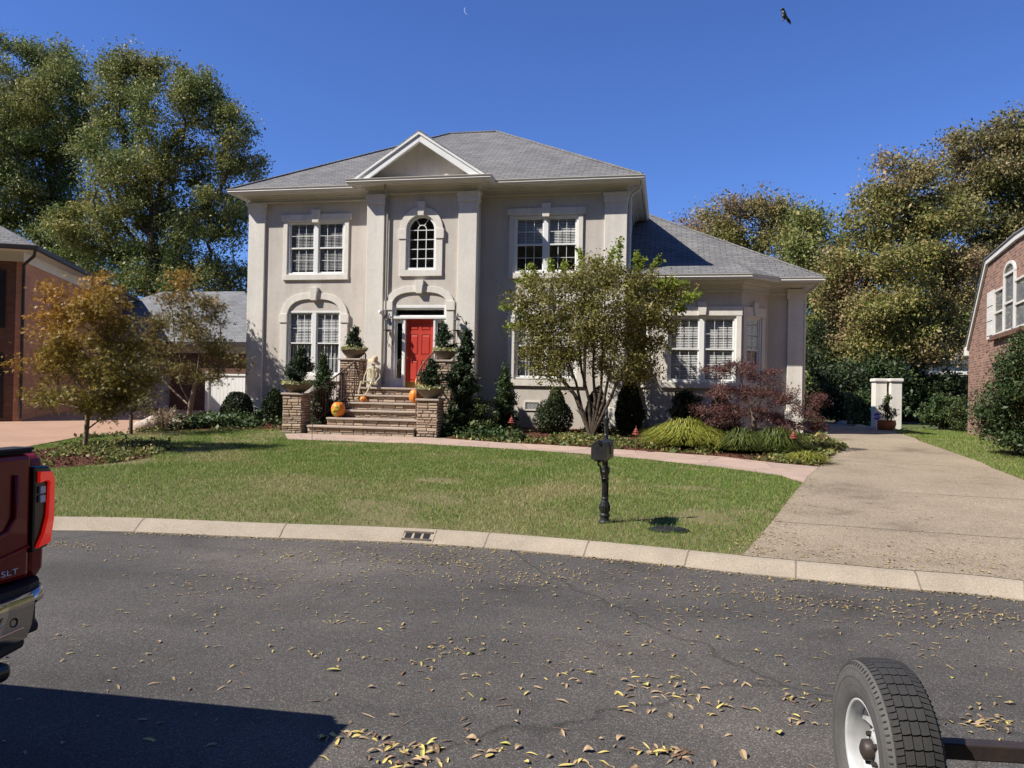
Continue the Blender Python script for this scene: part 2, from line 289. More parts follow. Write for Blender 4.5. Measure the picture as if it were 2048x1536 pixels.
# ------------------------------------------------------------------ object helpers
WM = {}
def tagp(o, label=None, cat=None, group=None, kind=None):
    if label: o['label'] = label
    if cat: o['category'] = cat
    if group: o['group'] = group
    if kind: o['kind'] = kind
    return o
def thing(name, label, cat, loc=(0, 0, 0), rotz=0, group=None):
    o = bpy.data.objects.new(name, None); COL.objects.link(o); o.empty_display_size = .2
    o.location = loc; o.rotation_euler = (0, 0, rotz)
    WM[o.name] = Matrix.Translation(Vector(loc)) @ Matrix.Rotation(rotz, 4, 'Z')
    return tagp(o, label, cat, group)
class MB:
    def __init__(s, T=None): s.v = []; s.f = []; s.T = T
    def add(s, vs, fs):
        o = len(s.v)
        s.v += [tuple(s.T @ Vector(v)) if s.T else tuple(v) for v in vs]; s.f += [tuple(i+o for i in f) for f in fs]; return s
    def box(s, x0, x1, y0, y1, z0, z1):
        return s.add([(x0, y0, z0), (x1, y0, z0), (x1, y1, z0), (x0, y1, z0), (x0, y0, z1), (x1, y0, z1), (x1, y1, z1), (x0, y1, z1)],
                     [(0, 3, 2, 1), (4, 5, 6, 7), (0, 1, 5, 4), (1, 2, 6, 5), (2, 3, 7, 6), (3, 0, 4, 7)])
    def hexa(s, c): return s.add(c, [(0, 3, 2, 1), (4, 5, 6, 7), (0, 1, 5, 4), (1, 2, 6, 5), (2, 3, 7, 6), (3, 0, 4, 7)])
    def tube(s, pts, rad, n=8, cap=True):
        pts = [Vector(p) for p in pts]; rad = rad if isinstance(rad, (list, tuple)) else [rad]*len(pts)
        vs = []; fs = []; u = None
        for i, p in enumerate(pts):
            d = (pts[min(i+1, len(pts)-1)]-pts[max(i-1, 0)]).normalized()
            if u is None: u = d.orthogonal().normalized()
            else: u = (u - d*u.dot(d)).normalized()
            w = d.cross(u)
            for k in range(n): a = 2*pi*k/n; vs.append(p + (u*cos(a)+w*sin(a))*rad[i])
        for i in range(len(pts)-1):
            for k in range(n): fs.append((i*n+k, i*n+(k+1) % n, (i+1)*n+(k+1) % n, (i+1)*n+k))
        if cap: fs += [tuple(range(n))[::-1], tuple(range((len(pts)-1)*n, len(pts)*n))]
        return s.add(vs, fs)
    def lathe(s, prof, c=(0, 0, 0), n=24, flute=0, sx=1, sy=1):
        vs = []; fs = []; m = len(prof)
        for k in range(n):
            a = 2*pi*k/n
            for (r, z) in prof:
                q = r*(1+flute*cos(a*n/2)); vs.append((c[0]+q*cos(a)*sx, c[1]+q*sin(a)*sy, c[2]+z))
        for k in range(n):
            for i in range(m-1): fs.append((k*m+i, ((k+1) % n)*m+i, ((k+1) % n)*m+i+1, k*m+i+1))
        return s.add(vs, fs)
    def prism(s, poly, a, b, axis='y'):
        """poly (u,w) extruded between a and b along axis"""
        n = len(poly)
        def mk(p, t): return {'y': (p[0], t, p[1]), 'x': (t, p[0], p[1]), 'z': (p[0], p[1], t)}[axis]
        vs = [mk(p, a) for p in poly]+[mk(p, b) for p in poly]
        fs = [tuple(range(n)), tuple(range(n, 2*n))[::-1]]+[(i, i+n, (i+1) % n+n, (i+1) % n) for i in range(n)]
        return s.add(vs, fs)
    def build(s, name, mat, parent=None, local=False, smooth=False, bevel=0, recalc=True, sub=0):
        me = bpy.data.meshes.new(name); vs = [Vector(v) for v in s.v]
        if parent is not None:
            R = WM[parent.name]
            if not local: I = R.inverted(); vs = [I @ v for v in vs]
            org = Vector((0, 0, 0))
        else:
            xs = [v.x for v in vs]; ys = [v.y for v in vs]; zs = [v.z for v in vs]
            org = Vector(((min(xs)+max(xs))/2, (min(ys)+max(ys))/2, min(zs))); vs = [v-org for v in vs]
        me.from_pydata(vs, [], s.f); me.update()
        if recalc:
            bm = bmesh.new(); bm.from_mesh(me); bmesh.ops.recalc_face_normals(bm, faces=bm.faces); bm.to_mesh(me); bm.free()
        me.materials.append(M(mat))
        if smooth: me.shade_smooth()
        o = bpy.data.objects.new(name, me); COL.objects.link(o)
        if parent is not None: o.parent = parent; WM[o.name] = WM[parent.name]
        else: o.location = org; WM[o.name] = Matrix.Translation(org)
        if bevel: b = o.modifiers.new('bevel', 'BEVEL'); b.width = bevel; b.segments = 2; b.limit_method = 'ANGLE'; b.angle_limit = .7
        if sub: b = o.modifiers.new('sub', 'SUBSURF'); b.levels = sub; b.render_levels = sub
        return o
def npmesh(name, V, nv, mat, parent=None, smooth=False):
    """V (n, nv, 3): n faces of nv verts in world coordinates"""
    n = V.shape[0]; V = V.reshape(-1, 3).astype(np.float64)
    if parent is not None:
        I = np.array(WM[parent.name].inverted()); V = V @ I[:3, :3].T + I[:3, 3]; org = None
    else:
        org = Vector(((V[:, 0].min()+V[:, 0].max())/2, (V[:, 1].min()+V[:, 1].max())/2, V[:, 2].min())); V = V - np.array(org)
    me = bpy.data.meshes.new(name); me.vertices.add(len(V)); me.vertices.foreach_set('co', V.astype(np.float32).ravel())
    me.loops.add(len(V)); me.loops.foreach_set('vertex_index', np.arange(len(V), dtype=np.int32))
    me.polygons.add(n); me.polygons.foreach_set('loop_start', np.arange(0, len(V), nv, dtype=np.int32))
    me.update(calc_edges=True); me.materials.append(M(mat))
    o = bpy.data.objects.new(name, me); COL.objects.link(o)
    if parent is not None: o.parent = parent; WM[o.name] = WM[parent.name]
    else: o.location = org; WM[o.name] = Matrix.Translation(org)
    return o
def unit(a): return a/np.maximum(np.linalg.norm(a, axis=-1, keepdims=True), 1e-9)
def cards(C, size, aspect=.5, droop=0, up=.0, shape='rhomb'):
    """leaf-shaped quads around points C; returns (n,4,3)"""
    n = len(C); d = unit(rng.normal(size=(n, 3)) + np.array([0, 0, -droop])); h = rng.normal(size=(n, 3)) + np.array([0, 0, up])
    s = unit(np.cross(d, h)); sz = size*np.exp(rng.normal(size=(n, 1))*.32)
    nr = unit(np.cross(s, d))
    a = C - d*sz*.5; b = C + s*sz*aspect*.5 + nr*sz*.08 - d*sz*.05; c = C + d*sz*.5; e = C - s*sz*aspect*.5 + nr*sz*.08 - d*sz*.05
    return np.stack([a, b, c, e], 1)
def stars(C, size):
    """three-lobed maple leaves: 3 joined rhombs per leaf -> (3n,4,3)"""
    n = len(C); d = unit(rng.normal(size=(n, 3))+np.array([0, 0, -.5])); s = unit(np.cross(d, rng.normal(size=(n, 3))+np.array([0, 0, .8]))); sz = size*rng.uniform(.6, 1.3, (n, 1))
    out = []
    for an, l in ((0, 1.0), (1.0, .8), (-1.0, .8), (2.0, .5), (-2.0, .5)):
        q = d*cos(an)+s*sin(an); t = np.cross(q, unit(np.cross(d, s)))
        out.append(np.stack([C, C+q*sz*.42*l+t*sz*.17*l, C+q*sz*l, C+q*sz*.42*l-t*sz*.17*l], 1))
    return np.concatenate(out)
def clumpgen(lobes, per, edge=.45):
    """lobes: (center, (rx,ry,rz)) -> clump centres, biased to the outside, tops and edges uneven"""
    cs = []; ws = []
    for c, r in lobes:
        k = max(3, int(per*(r[0]*r[1]*r[2])**(2/3)))
        d = unit(rng.normal(size=(k, 3))); q = rng.uniform(0.12, 1, (k, 1))**edge; q *= rng.uniform(.85, 1.1, (k, 1))
        cs.append(np.array(c)+d*q*np.array(r))
    return np.concatenate(cs)
def skeleton(base, forks, clumps, r_tip, r_base=None, jit=.12, name='branch', maxr=9):
    """branches from trunk nodes to every clump (pipe model). forks: list of polylines (world) making the stems"""
    nodes = []; par = []; fi = []
    for pl in forks:
        pv = -1
        if nodes: 
            q = Vector(pl[0]); pv = min(range(len(nodes)), key=lambda i: (nodes[i]-q).length)
        for i, p in enumerate(pl):
            if pv >= 0 and (nodes[pv]-Vector(p)).length < 1e-3: continue
            nodes.append(Vector(p)); par.append(pv); pv = len(nodes)-1; fi.append(i/len(pl))
    nst = len(nodes); top = Vector(base)
    order = sorted(range(len(clumps)), key=lambda i: (Vector(clumps[i])-top).length)
    P = np.array([list(n) for n in nodes])
    for i in order:
        c = clumps[i]; d = np.linalg.norm(P-c, axis=1); pen = np.maximum(0, P[:, 2]-c[2]+.15*d)*1.5
        d0 = np.linalg.norm(P-np.array(base), axis=1); k = int(np.argmin(d+pen+.18*d0))
        a = nodes[k]; b = Vector(c); m = max(1, min(4, int((b-a).length/.5))); pv = k; ln = (b-a).length
        new = []
        for j in range(1, m+1):
            t = j/m; q = a.lerp(b, t) + Vector((random.uniform(-1, 1), random.uniform(-1, 1), .6*sin(t*pi)))*ln*jit*(1-t*.6)*(t < 1)
            nodes.append(q); par.append(pv); pv = len(nodes)-1; new.append(list(q))
        P = np.vstack([P, np.array(new)])
    w = [0]*len(nodes)
    for i in range(len(nodes)-1, -1, -1):
        w[i] = max(w[i], 1)
        if par[i] >= 0: w[par[i]] += w[i]
    tot = max(w); rb = r_base or r_tip*sqrt(tot)
    ex = math.log(rb/r_tip)/math.log(max(tot, 2))
    R = [r_tip*w[i]**ex for i in range(len(nodes))]
    for i, q in enumerate(fi): R[i] = max(R[i], rb*(.42 if len(forks) > 4 else .3)*(1-.8*q))
    if len(forks) > 4: R = [min(r_, rb*.55) for r_ in R]
    return nodes, par, R, nst
def wood(nodes, par, R, n=6, minr=0):
    mb = MB(); ch = {}
    for i, p in enumerate(par): ch.setdefault(p, []).append(i)
    done = set()
    starts = [(i, None) for i in ch.get(-1, [])]
    while starts:
        i, p = starts.pop(); pts = []; rr = []
        if p is not None: pts.append(nodes[p]); rr.append(min(R[p], R[i]*1.15))
        while True:
            pts.append(nodes[i]); rr.append(R[i]); c = ch.get(i, [])
            if not c: break
            c = sorted(c, key=lambda k: -R[k])
            for k in c[1:]: starts.append((k, i))
            i = c[0]
        if len(pts) > 1 and max(rr) >= minr: mb.tube(pts, rr, n if rr[0] > .03 else 4, cap=False)
    return mb
def tree(name, label, cat, base, forks, lobes, per, leafmat_, lsize, lper, csig, bark='bark', r_tip=.012, r_base=.3, aspect=.5, group=None,
         edge=.45, star=False, droop=.2, flat=.7, minr=0, part='crown', tips=None):
    t = thing(name, label, cat, tuple(base), 0, group)
    cl = clumpgen(lobes, per, edge); cl = cl[cl[:, 2] > base[2]+.25]
    nodes, par, R, nst = skeleton(base, forks, cl, r_tip, r_base)
    wood(nodes, par, R, 8, minr).build('trunk', bark, t, smooth=True, recalc=False)
    k = rng.poisson(lper, len(cl)); ctr = np.repeat(cl, k, 0); sg = np.repeat(rng.uniform(.65, 1.3, len(cl)), k)[:, None]
    C = ctr + rng.normal(size=(len(ctr), 3))*csig*sg*np.array([1, 1, flat])
    C = C[C[:, 2] > base[2]+.1]
    npmesh(part, stars(C, lsize) if star else cards(C, lsize, aspect, droop, .6), 4, leafmat_, t)
    return t, cl
def lob(px, py, rx, ry, Y, ydep=None):
    """lobe whose silhouette is an ellipse seen at px,py, standing at depth Y"""
    c = PY(px, py, Y); s = c.y/cos(YAW)/F*cos(atan2(px-1024, F)); s = (c-Vector((0, 0, CZ))).dot(fw)/F
    a = rx*s; b = ry*s
    return ((c.x, c.y, c.z), (a, ydep if ydep else a, b))

# ------------------------------------------------------------------ world and sun
SUNAZ = radians(32); SUNEL = radians(45)
Ld = Vector((cos(SUNAZ)*cos(SUNEL), sin(SUNAZ)*cos(SUNEL), -sin(SUNEL)))
w = bpy.data.worlds.new('World'); scene.world = w; w.use_nodes = True; nt = w.node_tree
sky = nt.nodes.new('ShaderNodeTexSky'); sky.sky_type = 'NISHITA'; sky.sun_disc = False; sky.sun_elevation = SUNEL
td = -Ld; sky.sun_rotation = atan2(td.x, td.y); sky.air_density = 1.0; sky.dust_density = 0; sky.ozone_density = 3.5; sky.altitude = 300
sky_col = mixc(nt, 1, sky.outputs[0], (.86, 1.14, 1.86), 'MULTIPLY'); nt.links.new(sky_col, nt.nodes['Background'].inputs[0]); nt.nodes['Background'].inputs[1].default_value = .054
sl = bpy.data.lights.new('sun', 'SUN'); sl.energy = 5.0; sl.angle = radians(.5); sl.color = (1, .945, .86)
so = bpy.data.objects.new('sun', sl); COL.objects.link(so); so.rotation_euler = Ld.to_track_quat('-Z', 'Y').to_euler(); so.location = (-30, -20, 40)
scene.view_settings.view_transform = 'Standard'; scene.view_settings.look = 'None'; scene.view_settings.exposure = .62; scene.view_settings.gamma = 1
scene.cycles.max_bounces = 8; scene.cycles.transparent_max_bounces = 16; scene.cycles.diffuse_bounces = 3

# ------------------------------------------------------------------ ground sheets
def sheet(name, poly, dz, mat, kind='structure', zf=None, **kw):
    bm = bmesh.new(); vs = [bm.verts.new((p[0], p[1], 0)) for p in poly]; bm.faces.new(vs)
    for yy in (8.3, 17, 22.5):
        ge = list(bm.verts)+list(bm.edges)+list(bm.faces)
        bmesh.ops.bisect_plane(bm, geom=ge, plane_co=(0, yy, 0), plane_no=(0, 1, 0))
    bmesh.ops.triangulate(bm, faces=bm.faces)
    for v in bm.verts: v.co.z = (g(v.co.y) if zf is None else zf)+dz
    bmesh.ops.recalc_face_normals(bm, faces=bm.faces)
    for f in bm.faces:
        if f.normal.z < 0: f.normal_flip()
    me = bpy.data.meshes.new(name); bm.to_mesh(me); bm.free(); me.materials.append(M(mat))
    o = bpy.data.objects.new(name, me); COL.objects.link(o)
    return tagp(o, kind=kind, **kw)
def spline(pts, k=8):
    pts = [Vector((p[0], p[1])) for p in pts]; out = []
    P_ = [pts[0]*2-pts[1]]+pts+[pts[-1]*2-pts[-2]]
    for i in range(1, len(P_)-2):
        a, b, c, d = P_[i-1:i+3]
        for j in range(k):
            t = j/k; out.append(.5*((2*b)+(c-a)*t+(2*a-5*b+4*c-d)*t*t+(3*b-a-3*c+d)*t**3))
    out.append(pts[-1]); return [(p.x, p.y) for p in out]
# kerb: street edge line (z 0), 0.42 m wide rolled kerb
ke = spline([(-16, 3.2), (-10.5, 6.2)]+[tuple(G(x, y, 0)[:2]) for x, y in ((107, 1062), (500, 1075), (800, 1086), (1000, 1099), (1250, 1122), (1490, 1148), (1800, 1178), (2048, 1202))]+[(5.2, 6.3), (8.5, 3.6)], 6)
def offset(line, d):
    out = []
    for i, p in enumerate(line):
        a = Vector(line[max(i-1, 0)]); b = Vector(line[min(i+1, len(line)-1)]); t = (b-a).normalized(); out.append((p[0]-t.y*d, p[1]+t.x*d))
    return out
KW = .23
kb = offset(ke, KW)
def kerby(x):
    for a, b in zip(kb, kb[1:]):
        if a[0] <= x <= b[0]: return a[1]+(b[1]-a[1])*(x-a[0])/(b[0]-a[0])
    return 5
street = sheet('road', [(-60, -40), (60, -40), (60, 3.6)]+[p for p in ke[::-1]]+[(-60, 3.2)], 0, 'asphalt', zf=0)
def terrain():
    mb = MB(); xs = [-900, -120, -60, -30]+[p[0] for p in kb if -16 < p[0] < 9]+[9, 30, 60, 120, 900]; xs = sorted(set(round(x, 3) for x in xs))
    rows = []
    for x in xs:
        y0 = kerby(x) if kb[0][0] < x < kb[-1][0] else (kb[0][1] if x < 0 else kb[-1][1])
        ys = [y0, 8.3 if y0 < 8.28 else y0+.02, 10 if y0 < 9.9 else y0+1, 17, 22.5, 60, 120, 1500]
        rows.append([(x, y, g(y)-.008 if y > y0 else g(y)-.008) for y in ys])
    vs = [v for r in rows for v in r]; n = 8; fs = [(i*n+j, (i+1)*n+j, (i+1)*n+j+1, i*n+j+1) for i in range(len(rows)-1) for j in range(n-1)]
    mb.add(vs, fs); o = mb.build('ground', 'ground_far', recalc=False); tagp(o, kind='structure')
terrain()
def kerb_mesh():
    mb = MB(); prof = [(0, -.02), (0, .010), (.03, .022), (.08, .055), (.14, .095), (.18, .116), (.235, .1275), (.30, .118), (.5, .105)]
    vs = []; n = len(prof); lines = [offset(ke, d) for d, z in prof]
    for i in range(len(ke)):
        for j, (d, z) in enumerate(prof): vs.append((lines[j][i][0], lines[j][i][1], z))
    fs = [(i*n+j, (i+1)*n+j, (i+1)*n+j+1, i*n+j+1) for i in range(len(ke)-1) for j in range(n-1)]
    mb.add(vs, fs); o = mb.build('kerb', 'concrete', recalc=False); tagp(o, kind='structure')
kerb_mesh()
def kerb_joints():
    mb = MB()
    for k, i in enumerate(range(4, len(ke)-3, 5)):
        a = Vector(ke[i]); b = Vector(ke[i+1]); t = (b-a).normalized(); nn = Vector((-t.y, t.x)); pr = [(0, .0125), (.03, .0245), (.08, .0575), (.14, .0975), (.18, .1185), (.23, .1300)]
        for (d0, z0), (d1, z1) in zip(pr, pr[1:]):
            p = [a+nn*d0, a+nn*d0+t*.014, a+nn*d1+t*.014, a+nn*d1]; mb.add([(p[0].x, p[0].y, z0), (p[1].x, p[1].y, z0), (p[2].x, p[2].y, z1), (p[3].x, p[3].y, z1)], [(0, 1, 2, 3)])
    tagp(mb.build('kerb_joint', 'mortar', recalc=False), kind='structure')

kerb_joints()
# main zones (all traced on the ground)
g2 = lambda pts: [tuple(G(*p)[:2]) for p in pts]
dl = g2([(1490, 1118), (1540, 1050), (1590, 985), (1612, 958), (1638, 935), (1668, 905)])
dr = g2([(2048, 962), (1960, 925), (1900, 903), (1840, 880), (1780, 862)])
def kb_between(x0, x1): return [p for p in kb if x0 < p[0] < x1]
kd0 = min(kb, key=lambda p: abs(p[0]-dl[0][0])); x0d = dl[0][0]
drive = kb_between(x0d, 5.4)+[(5.6, 11)]+dr+[(8.0, 36), (4.4, 36), (4.2, 22.4), (4.05, 19.5)]+dl[::-1]
drive = [(x0d-.02, kerby(x0d)-.0)]+drive; drive[-2] = drive[-2]
drive[-1] = dl[1]; drive.append((0, 0)); sheet('driveway', drive[:-1], .012, 'aggregate')
for yj in (9.9, 13.1, 17.4, 22.6):
    xa = dl[0][0]+(yj-7.8)*.262 if yj < 15 else (3.15 if yj < 20 else 4.15); xb = 5.55+max(0, yj-11)*.14
    sheet('driveway_joint', [(xa, yj), (xb, yj-.5), (xb, yj-.484), (xa, yj+.016)], .016, 'mortar')
walk = g2([(575, 880), (700, 884), (840, 889), (1000, 898), (1150, 908), (1300, 921), (1450, 938), (1560, 953), (1607, 968), (1612, 958), (1638, 935), (1560, 928), (1450, 915), (1300, 904), (1150, 894), (1000, 886), (890, 878)])
walk += [(-6.1, 19.0), (-9.5, 19.0), (-9.9, 18.8)]
sheet('path', walk, .016, 'walk')
lx0 = min(p[0] for p in kb)
lawn = kb_between(-13.5, x0d)+[(x0d, kerby(x0d)), dl[1], dl[2]]+g2([(1607, 968), (1560, 953), (1450, 938), (1300, 921), (1150, 908), (1000, 898), (840, 889), (700, 884), (575, 880)])+g2([(560, 856), (380, 862), (290, 866), (150, 878), (60, 895), (0, 905)])+[(-14.5, 11.5), (-13.5, kerby(-13.4))]
sheet('lawn', lawn, .004, 'soil')
rl = dr[:]  # right lawn
rlawn = [(5.6, 11.5)]+rl+[(8.7, 30), (9.4, 30), (10.6, 29), (9.6, 22), (9.0, 16.8), (8.4, 10)]
sheet('side_lawn', rlawn, .004, 'soil')
bed = [(-16.5, 23.5)]+g2([(330, 862), (420, 860), (560, 857)])+[(-9.95, 18.9), (-9.9, 22.1), (-13.0, 22.6)]
sheet('mulch_bed_west', [(-13.3, 24.5)]+g2([(300, 866), (420, 861), (560, 858)])+[(-9.95, 19.2), (-9.6, 21.6), (-12.6, 22.1)], .010, 'mulch')
bed2 = g2([(890, 878), (1000, 886), (1150, 894), (1300, 904), (1450, 915), (1560, 928), (1638, 935), (1660, 915)])+[(4.25, 19.5), (4.35, 22.9), (1, 22.9), (-5.4, 22.1), (-5.6, 21.5)]
sheet('mulch_bed', bed2, .008, 'mulch')
isl = spline(g2([(60, 905), (150, 893), (300, 884), (345, 895), (300, 915), (200, 930), (100, 938), (50, 925)])+g2([(60, 905)]), 4)[:-1]
sheet('tree_island_bed', isl, .012, 'mulch')
sheet('neighbour_driveway', g2([(-120, 925), (0, 903), (60, 893), (150, 876), (290, 865), (390, 852)])+[(-16.5, 28), (-19, 34), (-30, 33), (-34, 18)], .010, 'brick_drive')
sheet('gravel_bed', [(7.2, 26.0), (8.0, 29.5), (8.2, 33), (6.6, 33), (5.8, 30), (6.2, 27)], .018, 'aggregate')

def inpoly(P, poly):
    x, y = P[:, 0], P[:, 1]; c = np.zeros(len(P), bool); n = len(poly)
    for i in range(n):
        x1, y1 = poly[i][:2]; x2, y2 = poly[(i+1) % n][:2]
        t = ((y1 > y) != (y2 > y)) & (x < (x2-x1)*(y-y1)/(y2-y1+1e-12)+x1); c ^= t
    return c
def scatter(poly, n, excl=()):
    xs = [p[0] for p in poly]; ys = [p[1] for p in poly]
    P = np.stack([rng.uniform(min(xs), max(xs), n), rng.uniform(min(ys), max(ys), n)], 1)
    k = inpoly(P, poly)
    for e in excl: k &= ~inpoly(P, e)
    return P[k]
def vnoise(P, s, seed=0):
    """cheap smooth noise 0..1"""
    r = np.random.default_rng(seed); v = np.zeros(len(P))
    for i in range(10):
        k = r.normal(size=2)*s; v += np.sin(P[:, 0]*k[0]+P[:, 1]*k[1]+r.uniform(0, 6.28))
    return .5+v/9
def blades(P, h, wd, lean=.6, z=None):
    n = len(P); z0 = gv(P[:, 1]) if z is None else z; a = rng.uniform(0, 2*pi, n); hh = h*rng.uniform(.5, 1.3, n)
    B = np.stack([P[:, 0], P[:, 1], z0], 1); s = np.stack([np.cos(a), np.sin(a), np.zeros(n)], 1)*wd*.5
    ln = rng.normal(size=(n, 2))*lean*hh[:, None]; T = B+np.stack([ln[:, 0], ln[:, 1], hh], 1)
    return np.stack([B-s, B+s, T], 1)
P = scatter(lawn, 640000, [isl]); dd = np.hypot(P[:, 0], P[:, 1]); vn = .6*vnoise(P, .9, 3)+.4*vnoise(P, 3.1, 8)
keep = (rng.uniform(size=len(P)) < np.clip(1.15-.85*np.clip((vn-.60)*5, 0, 1)-(dd-8)*.022, .2, 1)) & (P[:, 0]/np.maximum(P[:, 1], 1) < .35)
P = P[keep]; dd = dd[keep]
V = blades(P, .048, 1, .45); sc_ = (.0055+.0006*(dd-7))[:, None, None]
mid = (V[:, 0:1]+V[:, 1:2])/2; V[:, 0:2] = mid+(V[:, 0:2]-mid)*sc_
npmesh('grass', V, 3, 'grass_blade').update_tag(); tagp(bpy.data.objects['grass'], 'short green lawn with dry brown patches across the front yard', 'grass', kind='stuff')
P = scatter(rlawn, 90000); V = blades(P, .05, .014, .45); o = npmesh('side_grass', V, 3, 'grass_blade'); tagp(o, 'strip of grass between the driveway and the right brick house', 'grass', kind='stuff')

# ------------------------------------------------------------------ buildings: shared pieces
def FR(x, y, z=0, rot=0): return Matrix.Translation(Vector((x, y, z))) @ Matrix.Rotation(rot, 4, 'Z')
def wall_holes(mb, T, x0, x1, z0, z1, holes, depth=.14):
    """wall face in plane y=0 of frame T with rectangular openings and reveals"""
    xs = sorted({x0, x1, *[h[0] for h in holes], *[h[1] for h in holes]}); zs = sorted({z0, z1, *[h[2] for h in holes], *[h[3] for h in holes]})
    o = mb.T; mb.T = T
    for i in range(len(xs)-1):
        for j in range(len(zs)-1):
            cx = (xs[i]+xs[i+1])/2; cz = (zs[j]+zs[j+1])/2
            if any(h[0] < cx < h[1] and h[2] < cz < h[3] for h in holes): continue
            mb.add([(xs[i], 0, zs[j]), (xs[i+1], 0, zs[j]), (xs[i+1], 0, zs[j+1]), (xs[i], 0, zs[j+1])], [(0, 1, 2, 3)])
    for a, b, c, d in holes:
        mb.add([(a, 0, c), (b, 0, c), (b, 0, d), (a, 0, d), (a, depth, c), (b, depth, c), (b, depth, d), (a, depth, d)],
               [(0, 4, 5, 1), (1, 5, 6, 2), (2, 6, 7, 3), (3, 7, 4, 0)])
    mb.T = o
def window(T, w, z0, z1, root, units=2, cols=3, rows=2, blind='top', split=.5, frame='white_paint', glass='glass'):
    """double hung windows in frame T (x centred, y into the wall)"""
    fr = MB(T); W = w/2; b = .055
    fr.box(-W, -W+b, -.03, .10, z0, z1); fr.box(W-b, W, -.03, .10, z0, z1); fr.box(-W+b, W-b, -.03, .10, z1-b, z1); fr.box(-W+b, W-b, -.045, .10, z0, z0+.05)
    mu = MB(T); pa = MB(T); bl = MB(T); bk = MB(T)
    mw = .13 if units > 1 else 0; uw = (w-2*b-(units-1)*mw)/units
    for i in range(units):
        x0 = -W+b+i*(uw+mw); x1 = x0+uw
        if i: fr.box(x0-mw, x0, -.028, .10, z0+.05, z1-b)
        zm = z0+.05+(z1-b-z0-.05)*split
        for (a, c, yo) in ((z0+.05, zm+.02, .035), (zm-.02, z1-b, .005)):
            s = .042
            fr.box(x0+.002, x0+s, yo, yo+.03, a, c); fr.box(x1-s, x1-.002, yo, yo+.03, a, c); fr.box(x0+s, x1-s, yo, yo+.03, a+.001, a+s); fr.box(x0+s, x1-s, yo, yo+.03, c-s, c-.001)
            for k in range(1, cols):
                xx = x0+s+(x1-x0-2*s)*k/cols; mu.box(xx-.0065, xx+.0065, yo+.003, yo+.010, a+s, c-s)
            for k in range(1, rows):
                zz = a+s+(c-a-2*s)*k/rows; mu.box(x0+s, x1-s, yo+.0045, yo+.0095, zz-.0065, zz+.0065)
            pa.add([(x0+s, yo+.012, a+s), (x1-s, yo+.012, a+s), (x1-s, yo+.012, c-s), (x0+s, yo+.012, c-s)], [(0, 1, 2, 3)])
        lo = {'top': zm, 'full': z0+.12, 'none': z1}[blind]
        k = z1-.1
        while k > lo and blind != 'none':
            bl.hexa([(x0+.03, .075, k), (x1-.03, .075, k), (x1-.03, .097, k+.032), (x0+.03, .097, k+.032), (x0+.03, .075, k+.004), (x1-.03, .075, k+.004), (x1-.03, .097, k+.036), (x0+.03, .097, k+.036)])
            k -= .047
        if blind != 'none': bl.box(x0+.03, x1-.03, .073, .10, z1-.1, z1-.05)
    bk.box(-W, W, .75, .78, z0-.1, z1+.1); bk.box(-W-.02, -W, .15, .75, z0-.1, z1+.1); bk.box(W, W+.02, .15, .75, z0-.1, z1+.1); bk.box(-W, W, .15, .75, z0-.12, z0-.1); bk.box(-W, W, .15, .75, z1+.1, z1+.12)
    f = fr.build('window', frame, root)
    if mu.v: mu.build('muntin', frame, f)
    pa.build('pane', glass, f, recalc=False)
    if bl.v: bl.build('blind', 'blind', f)
    bk.build('room_interior', 'interior', f)
    return f
def arch_pts(cx, cz, rx, rz, n=24, a0=0, a1=pi): return [(cx+rx*cos(a0+(a1-a0)*k/n), cz+rz*sin(a0+(a1-a0)*k/n)) for k in range(n+1)]
def keystone(T, cx, z0, z1, w0, w1, y=-.11):
    return MB(T).prism([(cx-w0/2, z0), (cx+w0/2, z0), (cx+w1/2, z1), (cx-w1/2, z1)], y, 0, 'y')
def band(T, inner, outer, y0, y1):
    """strip between two equal-length open polylines, extruded from y0 to y1"""
    mb = MB(T); n = len(inner)
    vs = [(p[0], y, p[1]) for y in (y0, y1) for pl in (inner, outer) for p in pl]
    fs = []
    for i in range(n-1):
        a, b, c, d = i, i+1, n+i, n+i+1
        fs += [(a, b, d, c), (a+2*n, c+2*n, d+2*n, b+2*n), (a, a+2*n, b+2*n, b), (c, d, d+2*n, c+2*n)]
    fs += [(0, n, 3*n, 2*n), (n-1, 3*n-1, 4*n-1, 2*n-1)]
    return mb.add(vs, fs)

# ------------------------------------------------------------------ main house
HX0, HX1, HY, HZ = -13.02, -1.24, 22.2, 7.72
house = thing('house', 'pale grey stucco two storey house with a gabled entrance bay and red front door', 'house', (-7.1, 22.2, .5))
FY = 21.6; BX0, BX1 = -8.82, -5.5
TM = FR(0, HY); TB = FR(0, FY)
ULx, URx, LLx, ARx, DRx, LRx = -10.78, -3.55, -10.79, -7.16, -7.17, -3.50
mb = MB()
hUL = (ULx-.95, ULx+.95, 5.23, 6.9); hUR = (URx-.95, URx+.95, 5.21, 6.88); hLL = (LLx-.9, LLx+.9, 2.1, 4.1); hLR = (LRx-.92, LRx+.92, 2.1, 4.05)
wall_holes(mb, TM, HX0, BX0, .2, HZ, [hUL, hLL]); wall_holes(mb, TM, BX1, HX1, .2, HZ, [hUR, hLR])
hAR = (ARx-.47, ARx+.47, 5.23, 6.86); hDR = (DRx-.84, DRx+.84, 1.76, 4.2)
wall_holes(mb, TB, BX0, BX1, .2, HZ, [hAR, hDR], .22)
for a, b, c, d in ((BX0, FY, BX0, HY), (BX1, HY, BX1, FY), (HX0, HY, HX0, 32.2), (HX1, 32.2, HX1, HY), (HX1, 32.2, HX0, 32.2)):
    mb.add([(a, b, .2), (c, d, .2), (c, d, HZ), (a, b, HZ)], [(0, 1, 2, 3)])
mb.build('wall', 'stucco', house, recalc=False)
